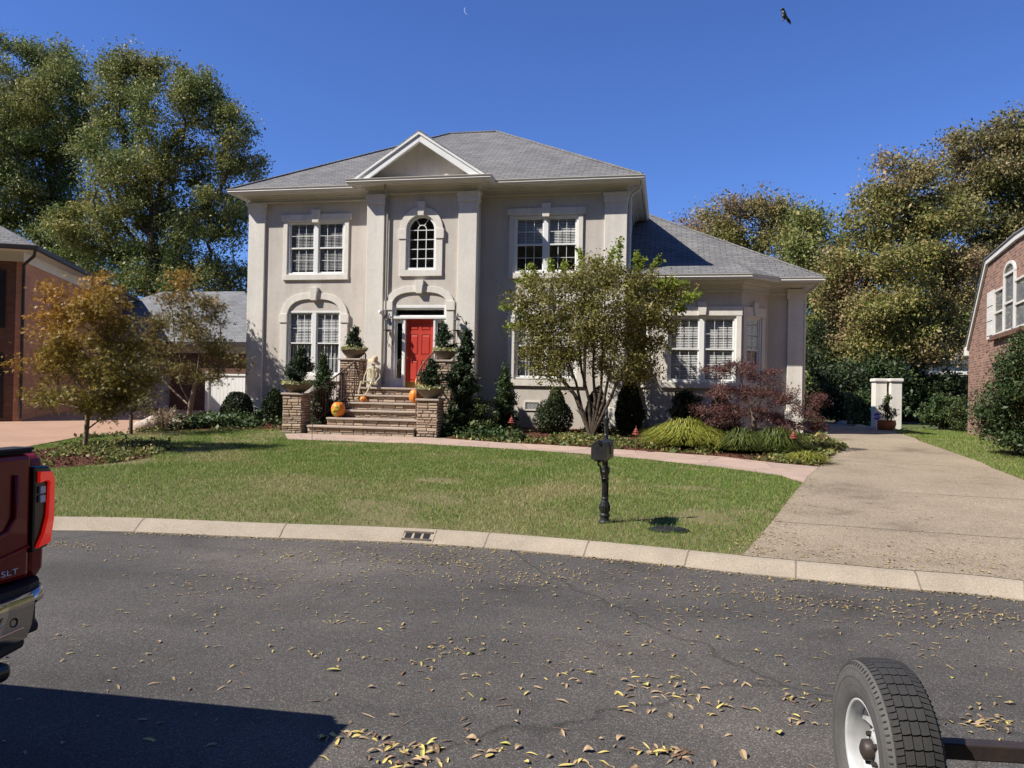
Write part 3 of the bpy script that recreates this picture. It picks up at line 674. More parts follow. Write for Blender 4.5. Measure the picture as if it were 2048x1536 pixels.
# pilasters
def pilaster(x0, x1, yp, z1=7.5, side=None, zb=1.3, z0=.3, root=house, cap=True):
    p = MB(); p.box(x0, x1, yp-.07, yp+.2, z0, z1)
    p.box(x0-.045, x1+.045, yp-.115, yp+.2, z0, zb)
    if cap: p.box(x0-.03, x1+.03, yp-.10, yp+.2, z1-.30, z1-.02); p.box(x0-.05, x1+.05, yp-.12, yp+.2, z1-.12, z1)
    p.build('pilaster', 'stucco_trim', root, bevel=.012)
pilaster(HX0-.04, -12.5, HY); pilaster(-1.84, HX1+.04, HY); pilaster(BX0-.03, -8.3, FY); pilaster(-6.03, BX1+.03, FY)
# return of the corner pilasters round the sides
MB().box(HX1-.02, HX1+.075, HY+.14, HY+.62, .3, 7.5).build('pilaster_return', 'stucco_trim', house, bevel=.01)
# frieze + crown + soffit + gutter
def eave(fx0, fx1, fy0, fy1, x0, x1, y0, y1, zs, nm='frieze', root=house, back=True):
    """frieze hugging walls fx/fy, soffit slab and gutter out at x/y; zs = eave top"""
    m = MB(); m.box(fx0-.03, fx1+.03, fy0-.03, fy1+.03, zs-.34, zs-.17); m.box(fx0-.06, fx1+.06, fy0-.06, fy1+.06, zs-.36, zs-.31)
    m.box(fx0-.10, fx1+.10, fy0-.10, fy1+.10, zs-.22, zs-.16); m.box(fx0-.17, fx1+.17, fy0-.17, fy1+.17, zs-.17, zs-.13)
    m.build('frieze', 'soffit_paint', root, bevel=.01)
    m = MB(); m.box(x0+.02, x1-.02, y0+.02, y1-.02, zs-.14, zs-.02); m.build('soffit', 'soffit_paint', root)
    m = MB(); gx = .11; prof = [(0, -.14), (-.06, -.135), (-.10, -.08), (-.085, -.05), (-.12, -.012), (-.12, 0), (-.10, 0), (-.10, -.012), (0, -.012)]
    c = [(x0, y0), (x1, y0), (x1, y1), (x0, y1)]; vs = []; fs = []; n = len(prof)
    dirs = [(-1, -1), (1, -1), (1, 1), (-1, 1)]
    for (cx, cy), (dx, dy) in zip(c, dirs):
        for (o, z) in prof: vs.append((cx-dx*o, cy-dy*o, zs+z))
    for k in range(4 if back else 2):
        for i in range(n-1): a = k*n+i; b = ((k+1) % 4)*n+i; fs.append((a, b, b+1, a+1))
    if not back: # only front and right
        pass
    m.add(vs, fs); m.build('gutter', 'gutter_paint', root)
EZ = 7.84
eave(HX0, HX1, HY, 32.2, HX0-.42, HX1+.42, HY-.45, 32.6, EZ)
eave(BX0, BX1, FY, HY+.5, BX0-.42, BX1+.42, FY-.45, HY+.6, EZ+.004, 'bay')
def hip(x0, x1, y0, y1, z, pitch, inset=None):
    d = (y1-y0)/2; h = d*pitch; m = MB()
    v = [(x0, y0, z), (x1, y0, z), (x1, y1, z), (x0, y1, z), (x0+d, y0+d, z+h), (x1-d, y0+d, z+h)]
    m.add(v, [(0, 1, 5, 4), (1, 2, 5), (2, 3, 4, 5), (3, 0, 4), (0, 3, 2, 1)]); return m, v
rx0, rx1, ry0, ry1 = HX0-.46, HX1+.46, HY-.49, 32.64
m, rv = hip(rx0, rx1, ry0, ry1, EZ+.012, .605); roof = m.build('roof', 'shingle', house)
m = MB()
for a, b in ((0, 4), (1, 5), (4, 5)): m.tube([Vector(rv[a])+Vector((0, 0, .01)), Vector(rv[b])+Vector((0, 0, .01))], .045, 5)
m.build('ridge_cap', 'shingle', roof)
# gable over the bay
GX = -7.14; gz0 = EZ+.02; gap = 9.22; gy = FY-.42; gw = (BX1-BX0)/2+.34; gx0, gx1 = GX-gw, GX+gw
m = MB()
for s in (-1, 1):
    xe = GX+s*gw; t = .10
    m.add([(GX, gy-.06, gap), (xe, gy-.06, gz0), (xe, 25.2, gz0), (GX, 25.2, gap), (GX, gy-.075, gap-.05), (xe, gy-.075, gz0-.05), (xe, 25.2, gz0-.05), (GX, 25.2, gap-.05)],
          [(0, 1, 2, 3), (4, 7, 6, 5), (0, 4, 5, 1), (1, 5, 6, 2)])
gr = m.build('gable_roof', 'shingle', house)
# rake boards, soffit underside and the recessed tympanum
sl_ = (gap-gz0)/gw
m = MB()
for s in (-1, 1):
    a = [(GX, gap-.055), (GX+s*gw, gz0-.012), (GX+s*(gw-.45), gz0-.012), (GX, gap-.055-.28)]
    m.prism(a, gy-.04, gy+.03, 'y')
    b = [(GX, gap-.057), (GX+s*(gw-.01), gz0-.008), (GX+s*(gw-.12), gz0-.008), (GX, gap-.057-.075)]
    m.prism(b, gy-.075, gy-.038, 'y')
    c = [(GX, gap-.06), (GX+s*(gw-.05), gz0-.004), (GX+s*(gw-.16), gz0-.004), (GX, gap-.15)]
    m.prism(c, gy+.031, FY+.05, 'y')
m.build('rake_board', 'white_paint', house, bevel=.008)
MB().prism([(GX-gw+.2, gz0-.01), (GX+gw-.2, gz0-.01), (GX, gap-.1)], FY-.02, FY+.3, 'y').build('gable_wall', 'stucco', house)
MB().add([(gx0+.02, gy-.02, EZ+.022), (gx1-.02, gy-.02, EZ+.022), (gx1-.02, FY+.1, EZ+.045), (gx0+.02, FY+.1, EZ+.045)], [(0, 1, 2, 3)]).build('cornice_flashing', 'gutter_paint', house)
# windows and surrounds
def square_surround(T, cx, W, z0, z1, kz0, kz1, kw=(.20, .28)):
    s = MB(T); X0, X1 = cx-W, cx+W; i = .165
    s.box(X0+.03, X0+i, -.05, .02, z0, z1-.2); s.box(X1-i, X1-.03, -.05, .02, z0, z1-.2); s.box(X0+.03, X1-.03, -.06, .02, z0-.17, z0)
    s.box(X0-.02, X1+.02, -.06, .02, z1-.2, z1+.01); s.box(X0-.035, X0+i+.01, -.075, .02, z1-.2, z1-.0); s.box(X1-i-.01, X1+.035, -.075, .02, z1-.2, z1-.0)
    f = s.build('window_surround', 'stucco_trim', house, bevel=.008)
    keystone(T, cx, kz0, kz1, *kw).build('keystone', 'stucco_trim', f, bevel=.006)
square_surround(TM, ULx, 1.12, 5.23, 7.1, 6.84, 7.24); square_surround(TM, URx, 1.12, 5.21, 7.1, 6.84, 7.24)
window(FR(ULx, HY+.02), 1.9, 5.23, 6.9, house, blind='full', glass='glass_dark'); window(FR(URx, HY+.02), 1.9, 5.21, 6.88, house, blind='top')
def arched_surround(T, cx, W, Wi, z0, zi, ztop, zin, kz, sill=True, lug=(.0, .0)):
    """jambs + segmental (basket) arch"""
    n = 24; zi_ = zi
    def bask(w, zt, e): return [(cx+w*math.copysign(abs(cos(t))**e, cos(t)), zi_+(zt-zi_)*abs(sin(t))**.95) for t in [pi*k/n for k in range(n+1)]]
    inn = bask(Wi, zin, .62); out = bask(W, ztop, .70)
    inn = [(cx+Wi, z0)]+inn+[(cx-Wi, z0)]; out = [(cx+W, z0)]+out+[(cx-W, z0)]
    s = band(T, inn, out, -.055, .02)
    s.box(cx-W-.035, cx-Wi+.01, -.08, .02, zi-.17, zi+.1); s.box(cx+Wi-.01, cx+W+.035, -.08, .02, zi-.17, zi+.1)
    if sill: s.box(cx-W, cx+W, -.06, .02, z0-.18, z0)
    f = s.build('window_surround' if sill else 'door_surround', 'stucco_trim', house, bevel=.006)
    keystone(T, cx, zin-.04, kz, .17, .27, -.13).build('keystone', 'stucco_trim', f, bevel=.006)
arched_surround(TM, LLx, 1.12, .90, 2.1, 3.9, 4.66, 4.46, 4.82)
arched_surround(TM, LRx, 1.12, .92, 2.07, 3.85, 4.62, 4.42, 4.78)
window(FR(LLx, HY+.02), 1.8, 2.1, 4.1, house, blind='top', split=.5); window(FR(LRx, HY+.02), 1.84, 2.1, 4.05, house, blind='top')
for cx_ in (LLx, LRx):
    m = MB()                                         # curtains in the lower rooms
    for k in range(26):
        a = cx_-.8+k*.064; m.box(a, a+.05, HY+.17+.03*(k % 2), HY+.19+.03*(k % 2), 2.15, 3.05)
    m.build('curtain', 'curtain', house)
arched_surround(TB, DRx, 1.05, .83, 1.75, 4.22, 4.76, 4.58, 4.93, sill=False)
# round headed window in the bay
n = 28; R1, R2 = .70, .46; zc = 6.42
inn = [(ARx+R2, 5.23)]+arch_pts(ARx, zc, R2, .44, n)+[(ARx-R2, 5.23)]; out = [(ARx+.66, 5.23)]+arch_pts(ARx, zc, .66, .67, n)+[(ARx-.66, 5.23)]
s = band(TB, inn, out, -.055, .02); s.box(ARx-.66, ARx+.66, -.06, .02, 5.05, 5.23)
s.box(ARx-.70, ARx-.45, -.08, .02, 6.15, 6.44); s.box(ARx+.45, ARx+.70, -.08, .02, 6.15, 6.44)
f = s.build('window_surround', 'stucco_trim', house, bevel=.006); keystone(TB, ARx, 6.83, 7.24, .17, .24, -.12).build('keystone', 'stucco_trim', f, bevel=.005)
TB2 = FR(0, FY+.02)
o1 = [(ARx+.465, 5.24)]+arch_pts(ARx, zc, .465, .445, n)+[(ARx-.465, 5.24)]; i1 = [(ARx+.385, 5.30)]+arch_pts(ARx, zc, .385, .37, n)+[(ARx-.385, 5.30)]
s = band(TB2, i1, o1, -.02, .1); s.box(ARx-.465, ARx+.465, -.03, .1, 5.24, 5.305)
wf = s.build('window', 'white_paint', house)
m = MB(TB2); rr = .13
for k in (-1, 1): m.box(ARx+k*rr-.011, ARx+k*rr+.011, .03, .045, 5.30, zc+.02)
for k in range(1, 5):
    zz = 5.30+k*(zc-5.30)/4; m.box(ARx-.385, ARx+.385, .032, .043, zz-.011, zz+.011)
ra = arch_pts(ARx, zc+.02, rr+.011, rr+.011, 14); rb = arch_pts(ARx, zc+.02, rr-.011, rr-.011, 14)
b_ = band(TB2, rb, ra, .03, .045); m.v, m.f = m.v+b_.v, m.f+[tuple(i+len(m.v) for i in q) for q in b_.f]
for a in (60, 120):
    c, s_ = cos(radians(a)), sin(radians(a)); q = .011
    m.add([(ARx+c*rr-s_*q, .031, zc+.02+s_*rr+c*q), (ARx+c*rr+s_*q, .031, zc+.02+s_*rr-c*q), (ARx+c*.38+s_*q, .031, zc+s_*.375-c*q), (ARx+c*.38-s_*q, .031, zc+s_*.375+c*q)], [(0, 1, 2, 3)])
m.build('muntin', 'white_paint', wf)
pp = [(ARx-.385, 5.30), (ARx+.385, 5.30)]+arch_pts(ARx, zc, .385, .37, n); MB(TB2).add([(p[0], .04, p[1]) for p in pp], [tuple(range(len(pp)))]).build('pane', 'glass_dark', wf, recalc=False)
m = MB(TB2); m.box(ARx-.6, ARx+.6, .8, .82, 5.1, 7); m.box(ARx-.6, ARx-.5, .13, .8, 5.1, 7); m.box(ARx+.5, ARx+.6, .13, .8, 5.1, 7); m.box(ARx-.6, ARx+.6, .13, .8, 7, 7.05); m.box(ARx-.6, ARx+.6, .13, .8, 5.0, 5.1); m.build('room_interior', 'interior', wf)
# entrance: frame with transom and side lights, six panel red door
z0 = 1.76; TD = FR(DRx, FY+.05)
m = MB(TD)
m.box(-.83, -.75, -.06, .12, z0, 4.2); m.box(.75, .83, -.06, .12, z0, 4.2); m.box(-.75, .75, -.06, .12, 4.12, 4.2); m.box(-.83, .83, -.08, .13, 3.80, 3.87)
m.box(-.49, -.43, -.05, .12, z0, 3.80); m.box(.43, .49, -.05, .12, z0, 3.80)
for s in (-1, 1):
    a, b = sorted((s*.49, s*.75)); m.box(a, b, .0, .06, z0, z0+.28); m.box(a, a+.05, .0, .06, z0+.28, 3.8); m.box(b-.05, b, .0, .06, z0+.28, 3.8); m.box(a+.05, b-.05, .0, .06, 3.68, 3.8)
m.box(-.75, .75, .0, .06, 3.87, 3.91); m.box(-.75, .75, .0, .06, 4.07, 4.12)
df = m.build('door_frame', 'white_paint', house, bevel=.005)
m = MB(TD); m.add([(-.75, .03, 3.91), (.75, .03, 3.91), (.75, .03, 4.07), (-.75, .03, 4.07)], [(0, 1, 2, 3)])
for s in (-1, 1):
    a, b = sorted((s*.54, s*.70)); m.add([(a, .03, z0+.28), (b, .03, z0+.28), (b, .03, 3.68), (a, .03, 3.68)], [(0, 1, 2, 3)])
m.build('pane', 'glass_dark', df, recalc=False)
MB(TD).box(-.8, .8, .6, .62, z0, 4.2).build('room_interior', 'interior', df)
m = MB(TD); DW = .43
def panel_door(m, x0, x1, z0, z1, pans, y=0):
    m.box(x0, x1, y+.02, y+.06, z0, z1)
    xs = sorted({x0, x1, *[p[0] for p in pans], *[p[1] for p in pans]}); zs = sorted({z0, z1, *[p[2] for p in pans], *[p[3] for p in pans]})
    for i in range(len(xs)-1):
        for j in range(len(zs)-1):
            cx, cz = (xs[i]+xs[i+1])/2, (zs[j]+zs[j+1])/2
            if not any(p[0] < cx < p[1] and p[2] < cz < p[3] for p in pans): m.box(xs[i], xs[i+1], y, y+.02, zs[j], zs[j+1])
    for a, b, c, d in pans:
        e = .045; m.add([(a+.012, y+.019, c+.012), (b-.012, y+.019, c+.012), (b-.012, y+.019, d-.012), (a+.012, y+.019, d-.012), (a+e, y+.004, c+e), (b-e, y+.004, c+e), (b-e, y+.004, d-e), (a+e, y+.004, d-e)],
              [(4, 5, 6, 7), (0, 1, 5, 4), (1, 2, 6, 5), (2, 3, 7, 6), (3, 0, 4, 7)])
dz = z0+.02; pans = []
for s in (0, 1):
    xa, xb = (-.32, -.05) if s == 0 else (.05, .32)
    pans += [(xa, xb, dz+.20, dz+.80), (xa, xb, dz+.96, dz+1.56), (xa, xb, dz+1.68, dz+1.90)]
m.T = FR(DRx, FY+.05+.045)
panel_door(m, -DW, DW, dz, 3.80, pans); dr_ = m.build('door', 'door_red', house)
m = MB(FR(DRx, FY+.09)); m.box(-.41, .41, -.004, .005, dz+.02, dz+.17); m.build('kick_plate', 'brass', dr_)
m = MB(FR(DRx, FY+.08)); m.tube([(-.37, -.02, dz+1.12), (-.37, -.07, dz+1.08), (-.37, -.07, dz+.9), (-.37, -.02, dz+.85)], .014, 8); m.lathe([(0, 0), (.03, 0), (.03, .02), (0, .02)], (-.37, -.01, dz+1.25)); m.build('door_handle', 'brass', dr_)
# downspouts
m = MB(); m.tube([(-8.20, FY-.35, 7.70), (-8.20, FY-.30, 7.60), (-8.20, FY-.08, 7.42), (-8.20, FY-.06, 7.3), (-8.20, FY-.06, 1.86)], .034, 8); m.build('downspout', 'downspout_paint', house)
m = MB(); m.tube([(HX1+.4, HY+.1, 7.72), (HX1+.38, HY+.12, 7.62), (HX1+.2, HY+.14, 7.5), (HX1+.12, HY+.12, 7.38), (HX1+.12, HY+.12, 5.2)], .04, 8); m.build('downspout', 'gutter_paint', house)
MB(FR(-7.98, FY)).box(-.03, .03, -.02, 0, 3.02, 3.14).build('doorbell', 'downspout_paint', house)
# crawl space vent
vx, vz = -3.86, 1.31; m = MB(TM); m.box(vx-.24, vx+.24, -.03, .01, vz-.14, vz-.10); m.box(vx-.24, vx+.24, -.03, .01, vz+.10, vz+.14); m.box(vx-.24, vx-.20, -.03, .01, vz-.10, vz+.10); m.box(vx+.20, vx+.24, -.03, .01, vz-.10, vz+.10)
f = m.build('vent', 'stucco_trim', house); m = MB(TM); m.box(vx-.2, vx+.2, -.006, .0, vz-.1, vz+.1); b1 = m.build('vent_opening', 'interior', f)
m = MB(TM)
for k in range(-6, 12): 
    for s in (-1, 1):
        x = vx-.2+k*.04; pts = [(x, -.012, vz-.1), (x+s*.1*1.0, -.012, vz+.1)]
        if vx-.2 <= pts[1][0] <= vx+.2 and vx-.2 <= x <= vx+.2: m.tube(pts, .004, 4)
m.build('vent_grille', 'sign_white', f)

# ------------------------------------------------------------------ one storey wing with a bay
wing = thing('house_wing', 'one storey stucco wing with a bay window and hipped grey roof', 'house', (1.2, 23, .6))
WY, WX1, WZ = 23.0, 3.70, 5.05
fb, bx0, bx1 = 22.2, -.42, 2.0
m = MB(); TF = FR(0, fb); hB = (.0, 1.86, 2.08, 3.95)
wall_holes(m, TF, bx0, bx1, .2, 4.95, [hB])
ang = radians(45); Lr = .8*sqrt(2)
TRr = FR(bx1, fb, 0, ang)            # right angled side, x along it
wall_holes(m, TRr, 0, Lr, .2, 4.95, [(.17, .83, 2.08, 3.95)])
TLl = FR(bx0-.8, WY, 0, -ang)       # left angled side
wall_holes(m, TLl, 0, Lr, .2, 4.95, [(.28, .94, 2.08, 3.95)])
m.add([(bx1+.8, WY, .2), (WX1, WY, .2), (WX1, WY, 4.95), (bx1+.8, WY, 4.95)], [(0, 1, 2, 3)])
m.add([(WX1, WY, .2), (WX1, 31, .2), (WX1, 31, 4.95), (WX1, WY, 4.95)], [(0, 1, 2, 3)])
m.build('wall', 'stucco', wing, recalc=False)
p = MB(); p.box(3.33, WX1+.05, WY-.07, WY+.45, .3, 4.78); p.box(3.29, WX1+.09, WY-.11, WY+.5, .3, 1.35); p.box(3.30, WX1+.08, WY-.10, WY+.48, 4.5, 4.78); p.build('pilaster', 'stucco_trim', wing, bevel=.01)
window(FR(.93, fb+.02), 1.86, 2.08, 3.95, wing, blind='full')
window(TRr @ FR(.5, .02), .66, 2.08, 3.95, wing, units=1, cols=2, blind='full', glass='glass_dark')
window(TLl @ FR(.61, .02), .66, 2.08, 3.95, wing, units=1, cols=2, blind='none', glass='glass_dark')
def sqs(T, cx, W, z0, z1, kz, root, kw=(.19, .26), sill=True):
    s = MB(T); s.box(cx-W, cx-W+.14, -.05, .02, z0, z1-.0); s.box(cx+W-.14, cx+W, -.05, .02, z0, z1); s.box(cx-W-.02, cx+W+.02, -.06, .02, z1, z1+.26)
    if sill: s.box(cx-W-.03, cx+W+.03, -.07, .02, z0-.17, z0)
    f = s.build('window_surround', 'stucco_trim', root, bevel=.006); keystone(T, cx, z1+.02, kz, *kw, -.11).build('keystone', 'stucco_trim', f)
sqs(TF, .93, 1.07, 2.08, 3.95, 4.34, wing); sqs(TRr, .5, .46, 2.08, 3.95, 4.34, wing, (.12, .18)); sqs(TLl, .61, .46, 2.08, 3.95, 4.34, wing, (.12, .18))
# frieze, soffit and gutter following the bay outline
def offs(pts, d):
    out = []; n = len(pts)
    for i, p in enumerate(pts):
        P0 = Vector(pts[i-1]) if i else None; P1 = Vector(p); P2 = Vector(pts[i+1]) if i < n-1 else None
        ns = []
        for a, b in ((P0, P1), (P1, P2)):
            if a is not None and b is not None: t = (b-a).normalized(); ns.append(Vector((t.y, -t.x)))
        if len(ns) == 2: q = (ns[0]+ns[1]).normalized(); q = q/ max(.3, q.dot(ns[0]))
        else: q = ns[0]
        out.append((P1+q*d)[:])
    return out
wl = [(bx0-.8-.3, WY+.3), (bx0, fb), (bx1, fb), (bx1+.8, WY), (WX1, WY), (WX1, 31)]
wl[0] = (bx0-.8, WY)
def ribbon(prof, line, closed=False):
    m = MB(); vs = []; n = len(prof)
    ls = [offs(line, d) for d, z in prof]
    for i in range(len(line)):
        for j, (d, z) in enumerate(prof): vs.append((ls[j][i][0], ls[j][i][1], z))
    return m.add(vs, [(i*n+j, (i+1)*n+j, (i+1)*n+j+1, i*n+j+1) for i in range(len(line)-1) for j in range(n-1)])
z = WZ
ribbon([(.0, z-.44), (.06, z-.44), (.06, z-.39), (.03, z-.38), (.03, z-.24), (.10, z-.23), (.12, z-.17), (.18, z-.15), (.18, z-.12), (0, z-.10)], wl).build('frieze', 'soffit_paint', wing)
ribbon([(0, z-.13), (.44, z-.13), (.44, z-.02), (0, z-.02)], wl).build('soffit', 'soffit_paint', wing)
ribbon([(.42, z-.14), (.50, z-.135), (.53, z-.08), (.515, z-.05), (.545, z-.012), (.545, 0+z), (.53, z), (.53, z-.012), (.42, z-.012)], wl).build('gutter', 'gutter_paint', wing)
el = offs(wl, .48); zr = WZ+.01; PT = .605
yE = el[4][1]; xE = el[4][0]; t = 5.6
m = MB()
A = (HX1-.0, yE, zr); Bc = (xE, yE, zr); Cc = (xE-t, yE+t, zr+t*PT); 
zl = zr+(4.9)*PT
# front slope (behind the bay's own small roof), right hip slope
xw = HX1-.02
m.add([(xw, yE, zr), (xE, yE, zr), (xw, yE+(xE-xw), zr+(xE-xw)*PT)], [(0, 1, 2)])
m.add([(xE, yE, zr), (xE, 33, zr), (xw, 33-.0, zr+(xE-xw)*PT), (xw, yE+(xE-xw), zr+(xE-xw)*PT)], [(0, 1, 2, 3)])
wr = m.build('roof', 'shingle', wing)
m = MB(); m.tube([(xE, yE, zr+.012), (xw, yE+(xE-xw), zr+(xE-xw)*PT+.012)], .04, 5); m.build('ridge_cap', 'shingle', wr)
yb = el[1][1]; sb = .35; ym = (PT*yE-sb*yb)/(PT-sb); zm = zr+PT*(ym-yE)+.004
L0, L1, R0_, R1_ = el[0], el[1], el[2], el[3]
m = MB(); m.add([(xw, yb, zr+.003), (R0_[0], yb, zr+.003), (R0_[0]-.35, ym, zm), (xw, ym, zm)], [(0, 1, 2, 3)])
m.add([(R0_[0], yb, zr+.003), (R1_[0]+.1, R1_[1]+.05, zr+.003), (R0_[0]-.35, ym, zm)], [(0, 1, 2)])
m.build('bay_roof', 'shingle', wing)
m = MB(); m.tube([(WX1+.42, WY-.38, 4.93), (WX1+.3, WY-.25, 4.78), (WX1+.12, WY-.05, 4.66), (WX1+.10, WY+.02, 4.5), (WX1+.10, WY+.06, .8)], .035, 8); m.build('downspout', 'gutter_paint', wing)

# ------------------------------------------------------------------ stone entrance steps and pillars
def stones(mb, p0, u, ln, z0, z1, nrm, course=.075, lmin=.14, lmax=.42, proud=.025):
    """rough stones laid in courses on the vertical face from p0 along u"""
    u = Vector(u).normalized(); nrm = Vector(nrm).normalized(); z = z0
    while z < z1-.02:
        h = min(course*random.uniform(.6, 1.45), z1-z); h = z1-z if z1-z-h < .03 else h
        x = 0
        while x < ln-.01:
            l = random.uniform(lmin, lmax); l = ln-x if ln-x-l < lmin*.6 else min(l, ln-x)
            hh = h; pr = random.uniform(.3, 1)*proud; g_ = .007
            a = [(x+g_+random.uniform(0, .012), z+g_+random.uniform(0, .01)), (x+l-g_-random.uniform(0, .012), z+g_+random.uniform(0, .012)),
                 (x+l-g_-random.uniform(0, .02), z+hh-g_-random.uniform(0, .012)), (x+g_+random.uniform(0, .02), z+hh-g_-random.uniform(0, .012))]
            P = Vector(p0)
            vs = []
            for (dd_, sh) in ((-.03, 0), (pr*.7, 0), (pr, .012)):
                cx = sum(q[0] for q in a)/4; cz = sum(q[1] for q in a)/4
                for (s, zz) in a:
                    s2 = s+(cx-s)*min(.5, sh/max(l/2, .02)); z2 = zz+(cz-zz)*min(.5, sh/max(hh/2, .02))
                    q = P+u*s2+nrm*dd_; vs.append((q.x, q.y, z2))
            fs = []
            for k in (0, 4):
                for i in range(4): j = (i+1) % 4; fs.append((k+i, k+j, k+4+j, k+4+i))
            fs.append((8, 9, 10, 11)); mb.add(vs, fs)
            x += l
        z += h
RY = .28; Y0 = 20.5; LV = 6; ZL = 1.76
steps = thing('stone_steps', 'stacked stone front steps with bluestone treads leading to the red door', 'steps', (-7.6, 20, .5))
ris = (ZL-.50)/LV
mb = MB(); cp = MB(); co = MB()
for i in range(LV):     # i=0 the landing
    zt = ZL-i*ris; zb = zt-ris; yf = Y0-i*RY
    xl = [-8.5, -8.55, -8.65, -8.8, -9.0, -9.42][i]; xr = -6.42
    co.box(xl+.02, xr, yf+.03, FY if i == 0 else Y0+.2, .3 if i == LV-1 else zb-.02, zt-.05)
    mb = MB(); stones(mb, (xl, yf+.03, 0), (1, 0, 0), xr-xl, zb-(.04 if i == LV-1 else 0), zt-.055, (0, -1, 0), .07, .12, .4, .02); mb.build('riser', 'stone', steps, recalc=True); cp = MB()
    cp.box(xl-.0, xr, yf-.03, (FY-.002 if i == 0 else yf+RY+.03), zt-.055, zt); cp.build('tread', 'cap_stone', steps, bevel=.012)
co.build('step_core', 'mortar', steps)
# landing side wall seen behind the left rail
mb = MB(); co = MB(); co.box(-9.2, -8.5, 20.55, FY, .3, 1.70); stones(mb, (-9.25, 20.53, 0), (1, 0, 0), .75, .5, 1.72, (0, -1, 0)); co.build('landing_core', 'mortar', steps); mb.build('landing_wall', 'stone', steps)
def stone_pillar(px0, px1, y0, depth, zb, zt, label):
    t = thing('stone_pillar', label, 'pillar', ((px0+px1)/2, y0+depth/2, zb), 0, 'stacked stone pillars beside the front steps')
    MB().box(px0, px1, y0, y0+depth, zb, zt-.05).build('core', 'mortar', t)
    m = MB()
    stones(m, (px0-.01, y0, 0), (1, 0, 0), px1-px0+.02, zb, zt-.055, (0, -1, 0), .07, .12, .34)
    stones(m, (px1, y0-.01, 0), (0, 1, 0), depth+.02, zb, zt-.055, (1, 0, 0), .07, .12, .34)
    stones(m, (px0, y0-.01, 0), (0, 1, 0), depth+.02, zb, zt-.055, (-1, 0, 0), .07, .12, .34)
    m.build('stone_face', 'stone', t)
    MB().box(px0-.05, px1+.05, y0-.05, y0+depth+.05, zt-.055, zt).build('cap', 'cap_stone', t, bevel=.014)
stone_pillar(-10.16, -9.62, 19.15, .54, .42, 1.56, 'low stacked stone pillar at the foot of the steps, left side')
stone_pillar(-6.36, -5.82, 19.15, .54, .42, 1.48, 'low stacked stone pillar at the foot of the steps, right side')
stone_pillar(-9.18, -8.60, 20.6, .55, .6, 2.57, 'tall stacked stone pillar left of the landing')
stone_pillar(-6.42, -5.88, 20.6, .55, .6, 2.56, 'tall stacked stone pillar right of the landing')
# bowls with dwarf conifers
def spiky(name, label, cat, x, y, z, h, w, mat='conifer', n=5000, root=None, leaf=.05, lean=0, prof=None, group=None, part='foliage', arms=26, stem=.03, cover=None):
    """irregular upright conifer: boughs sweeping out and up from a stem, set with short sprays"""
    t = root or thing(name, label, cat, (x, y, z), 0, group); C = []; m = MB()
    top = Vector((x+lean, y, z+h)); b = Vector((x, y, z-.02))
    m.tube([b, b.lerp(top, .5)+Vector((random.uniform(-.04, .04), 0, 0)), top], [stem, stem*.6, stem*.2], 6)
    prof = prof or (lambda s: (1-s)**.75*(.55+.45*min(1, s*6)))
    for k in range(arms):
        s = (k+random.random())/arms; s0 = .04+.92*s; a = random.uniform(0, 2*pi); R = w*prof(s0)*random.uniform(.65, 1.25)
        p0 = b.lerp(top, s0*.92); p1 = p0+Vector((cos(a)*R, sin(a)*R, R*random.uniform(.1, .7)+.03))
        m.tube([p0, p0.lerp(p1, .5)+Vector((0, 0, -.01)), p1], [stem*.3, stem*.2, .003], 4)
        cnt = int(n/arms*(.35+R/w)); q = rng.uniform(.25, 1.05, (cnt, 1)); sg = (.10+.22*R)*(1-q*.45)
        C.append(np.array(p0)+(np.array(p1)-np.array(p0))*q+rng.normal(size=(cnt, 3))*sg*np.array([.6, .6, .42]))
    k = int(n*.08); C.append(np.array(top)+rng.normal(size=(k, 3))*np.array([.03+w*.05, .03+w*.05, h*.06])-np.array([0, 0, h*.05]))
    C = np.concatenate(C); C = C[C[:, 2] > z+.0]
    m.build('trunk', 'bark', t, recalc=False); npmesh(part, cards(C, leaf, .45, 0, 1.0), 4, mat, t)
    return t
def pot(x, y, z, r, h, label, ph, pw, plabel, nleaf=3500, lean=0):
    t = thing('planter_bowl', label, 'planter', (x, y, z), 0, 'wide brown bowls on the stone pillars')
    MB().lathe([(0, .0), (r*.42, 0), (r*.46, .02), (r*.8, h*.55), (r*.97, h*.9), (r, h*.93), (r, h), (r*.93, h), (r*.88, h*.85), (0, h*.85)], (x, y, z), 40).build('bowl', 'bowl', t, smooth=True)
    MB().lathe([(0, h*.84), (r*.9, h*.88), (0, h*.9)], (x, y, z), 20).build('compost', 'mulch', t)
    k = 700; a = rng.uniform(0, 2*pi, k); q = np.sqrt(rng.uniform(.05, 1, k))*r*1.05
    C = np.stack([x+np.cos(a)*q, y+np.sin(a)*q, z+h*.95+np.abs(rng.normal(size=k))*.05], 1); npmesh('trailing_flower', cards(C, .045, .8, .2, 1), 4, 'flower_leaf', t)
    spiky('dwarf_conifer', plabel, 'shrub', x, y, z+h*.86, ph, pw, n=nleaf, lean=lean, leaf=.055, group='dwarf conifers in the bowls', arms=22)
pot(-9.90, 19.42, 1.56, .43, .24, 'wide brown bowl on the low pillar left of the steps', .98, .44, 'bushy dark dwarf conifer in the bowl on the low left pillar', 7000, .12)
pot(-6.09, 19.42, 1.48, .38, .26, 'wide brown bowl on the low pillar right of the steps', .80, .34, 'dark dwarf conifer in the bowl on the low right pillar', 4500)
pot(-8.89, 20.87, 2.57, .37, .26, 'wide brown bowl on the tall pillar left of the landing', .66, .28, 'small twisted dwarf conifer in the bowl on the tall left pillar', 3500, .05)
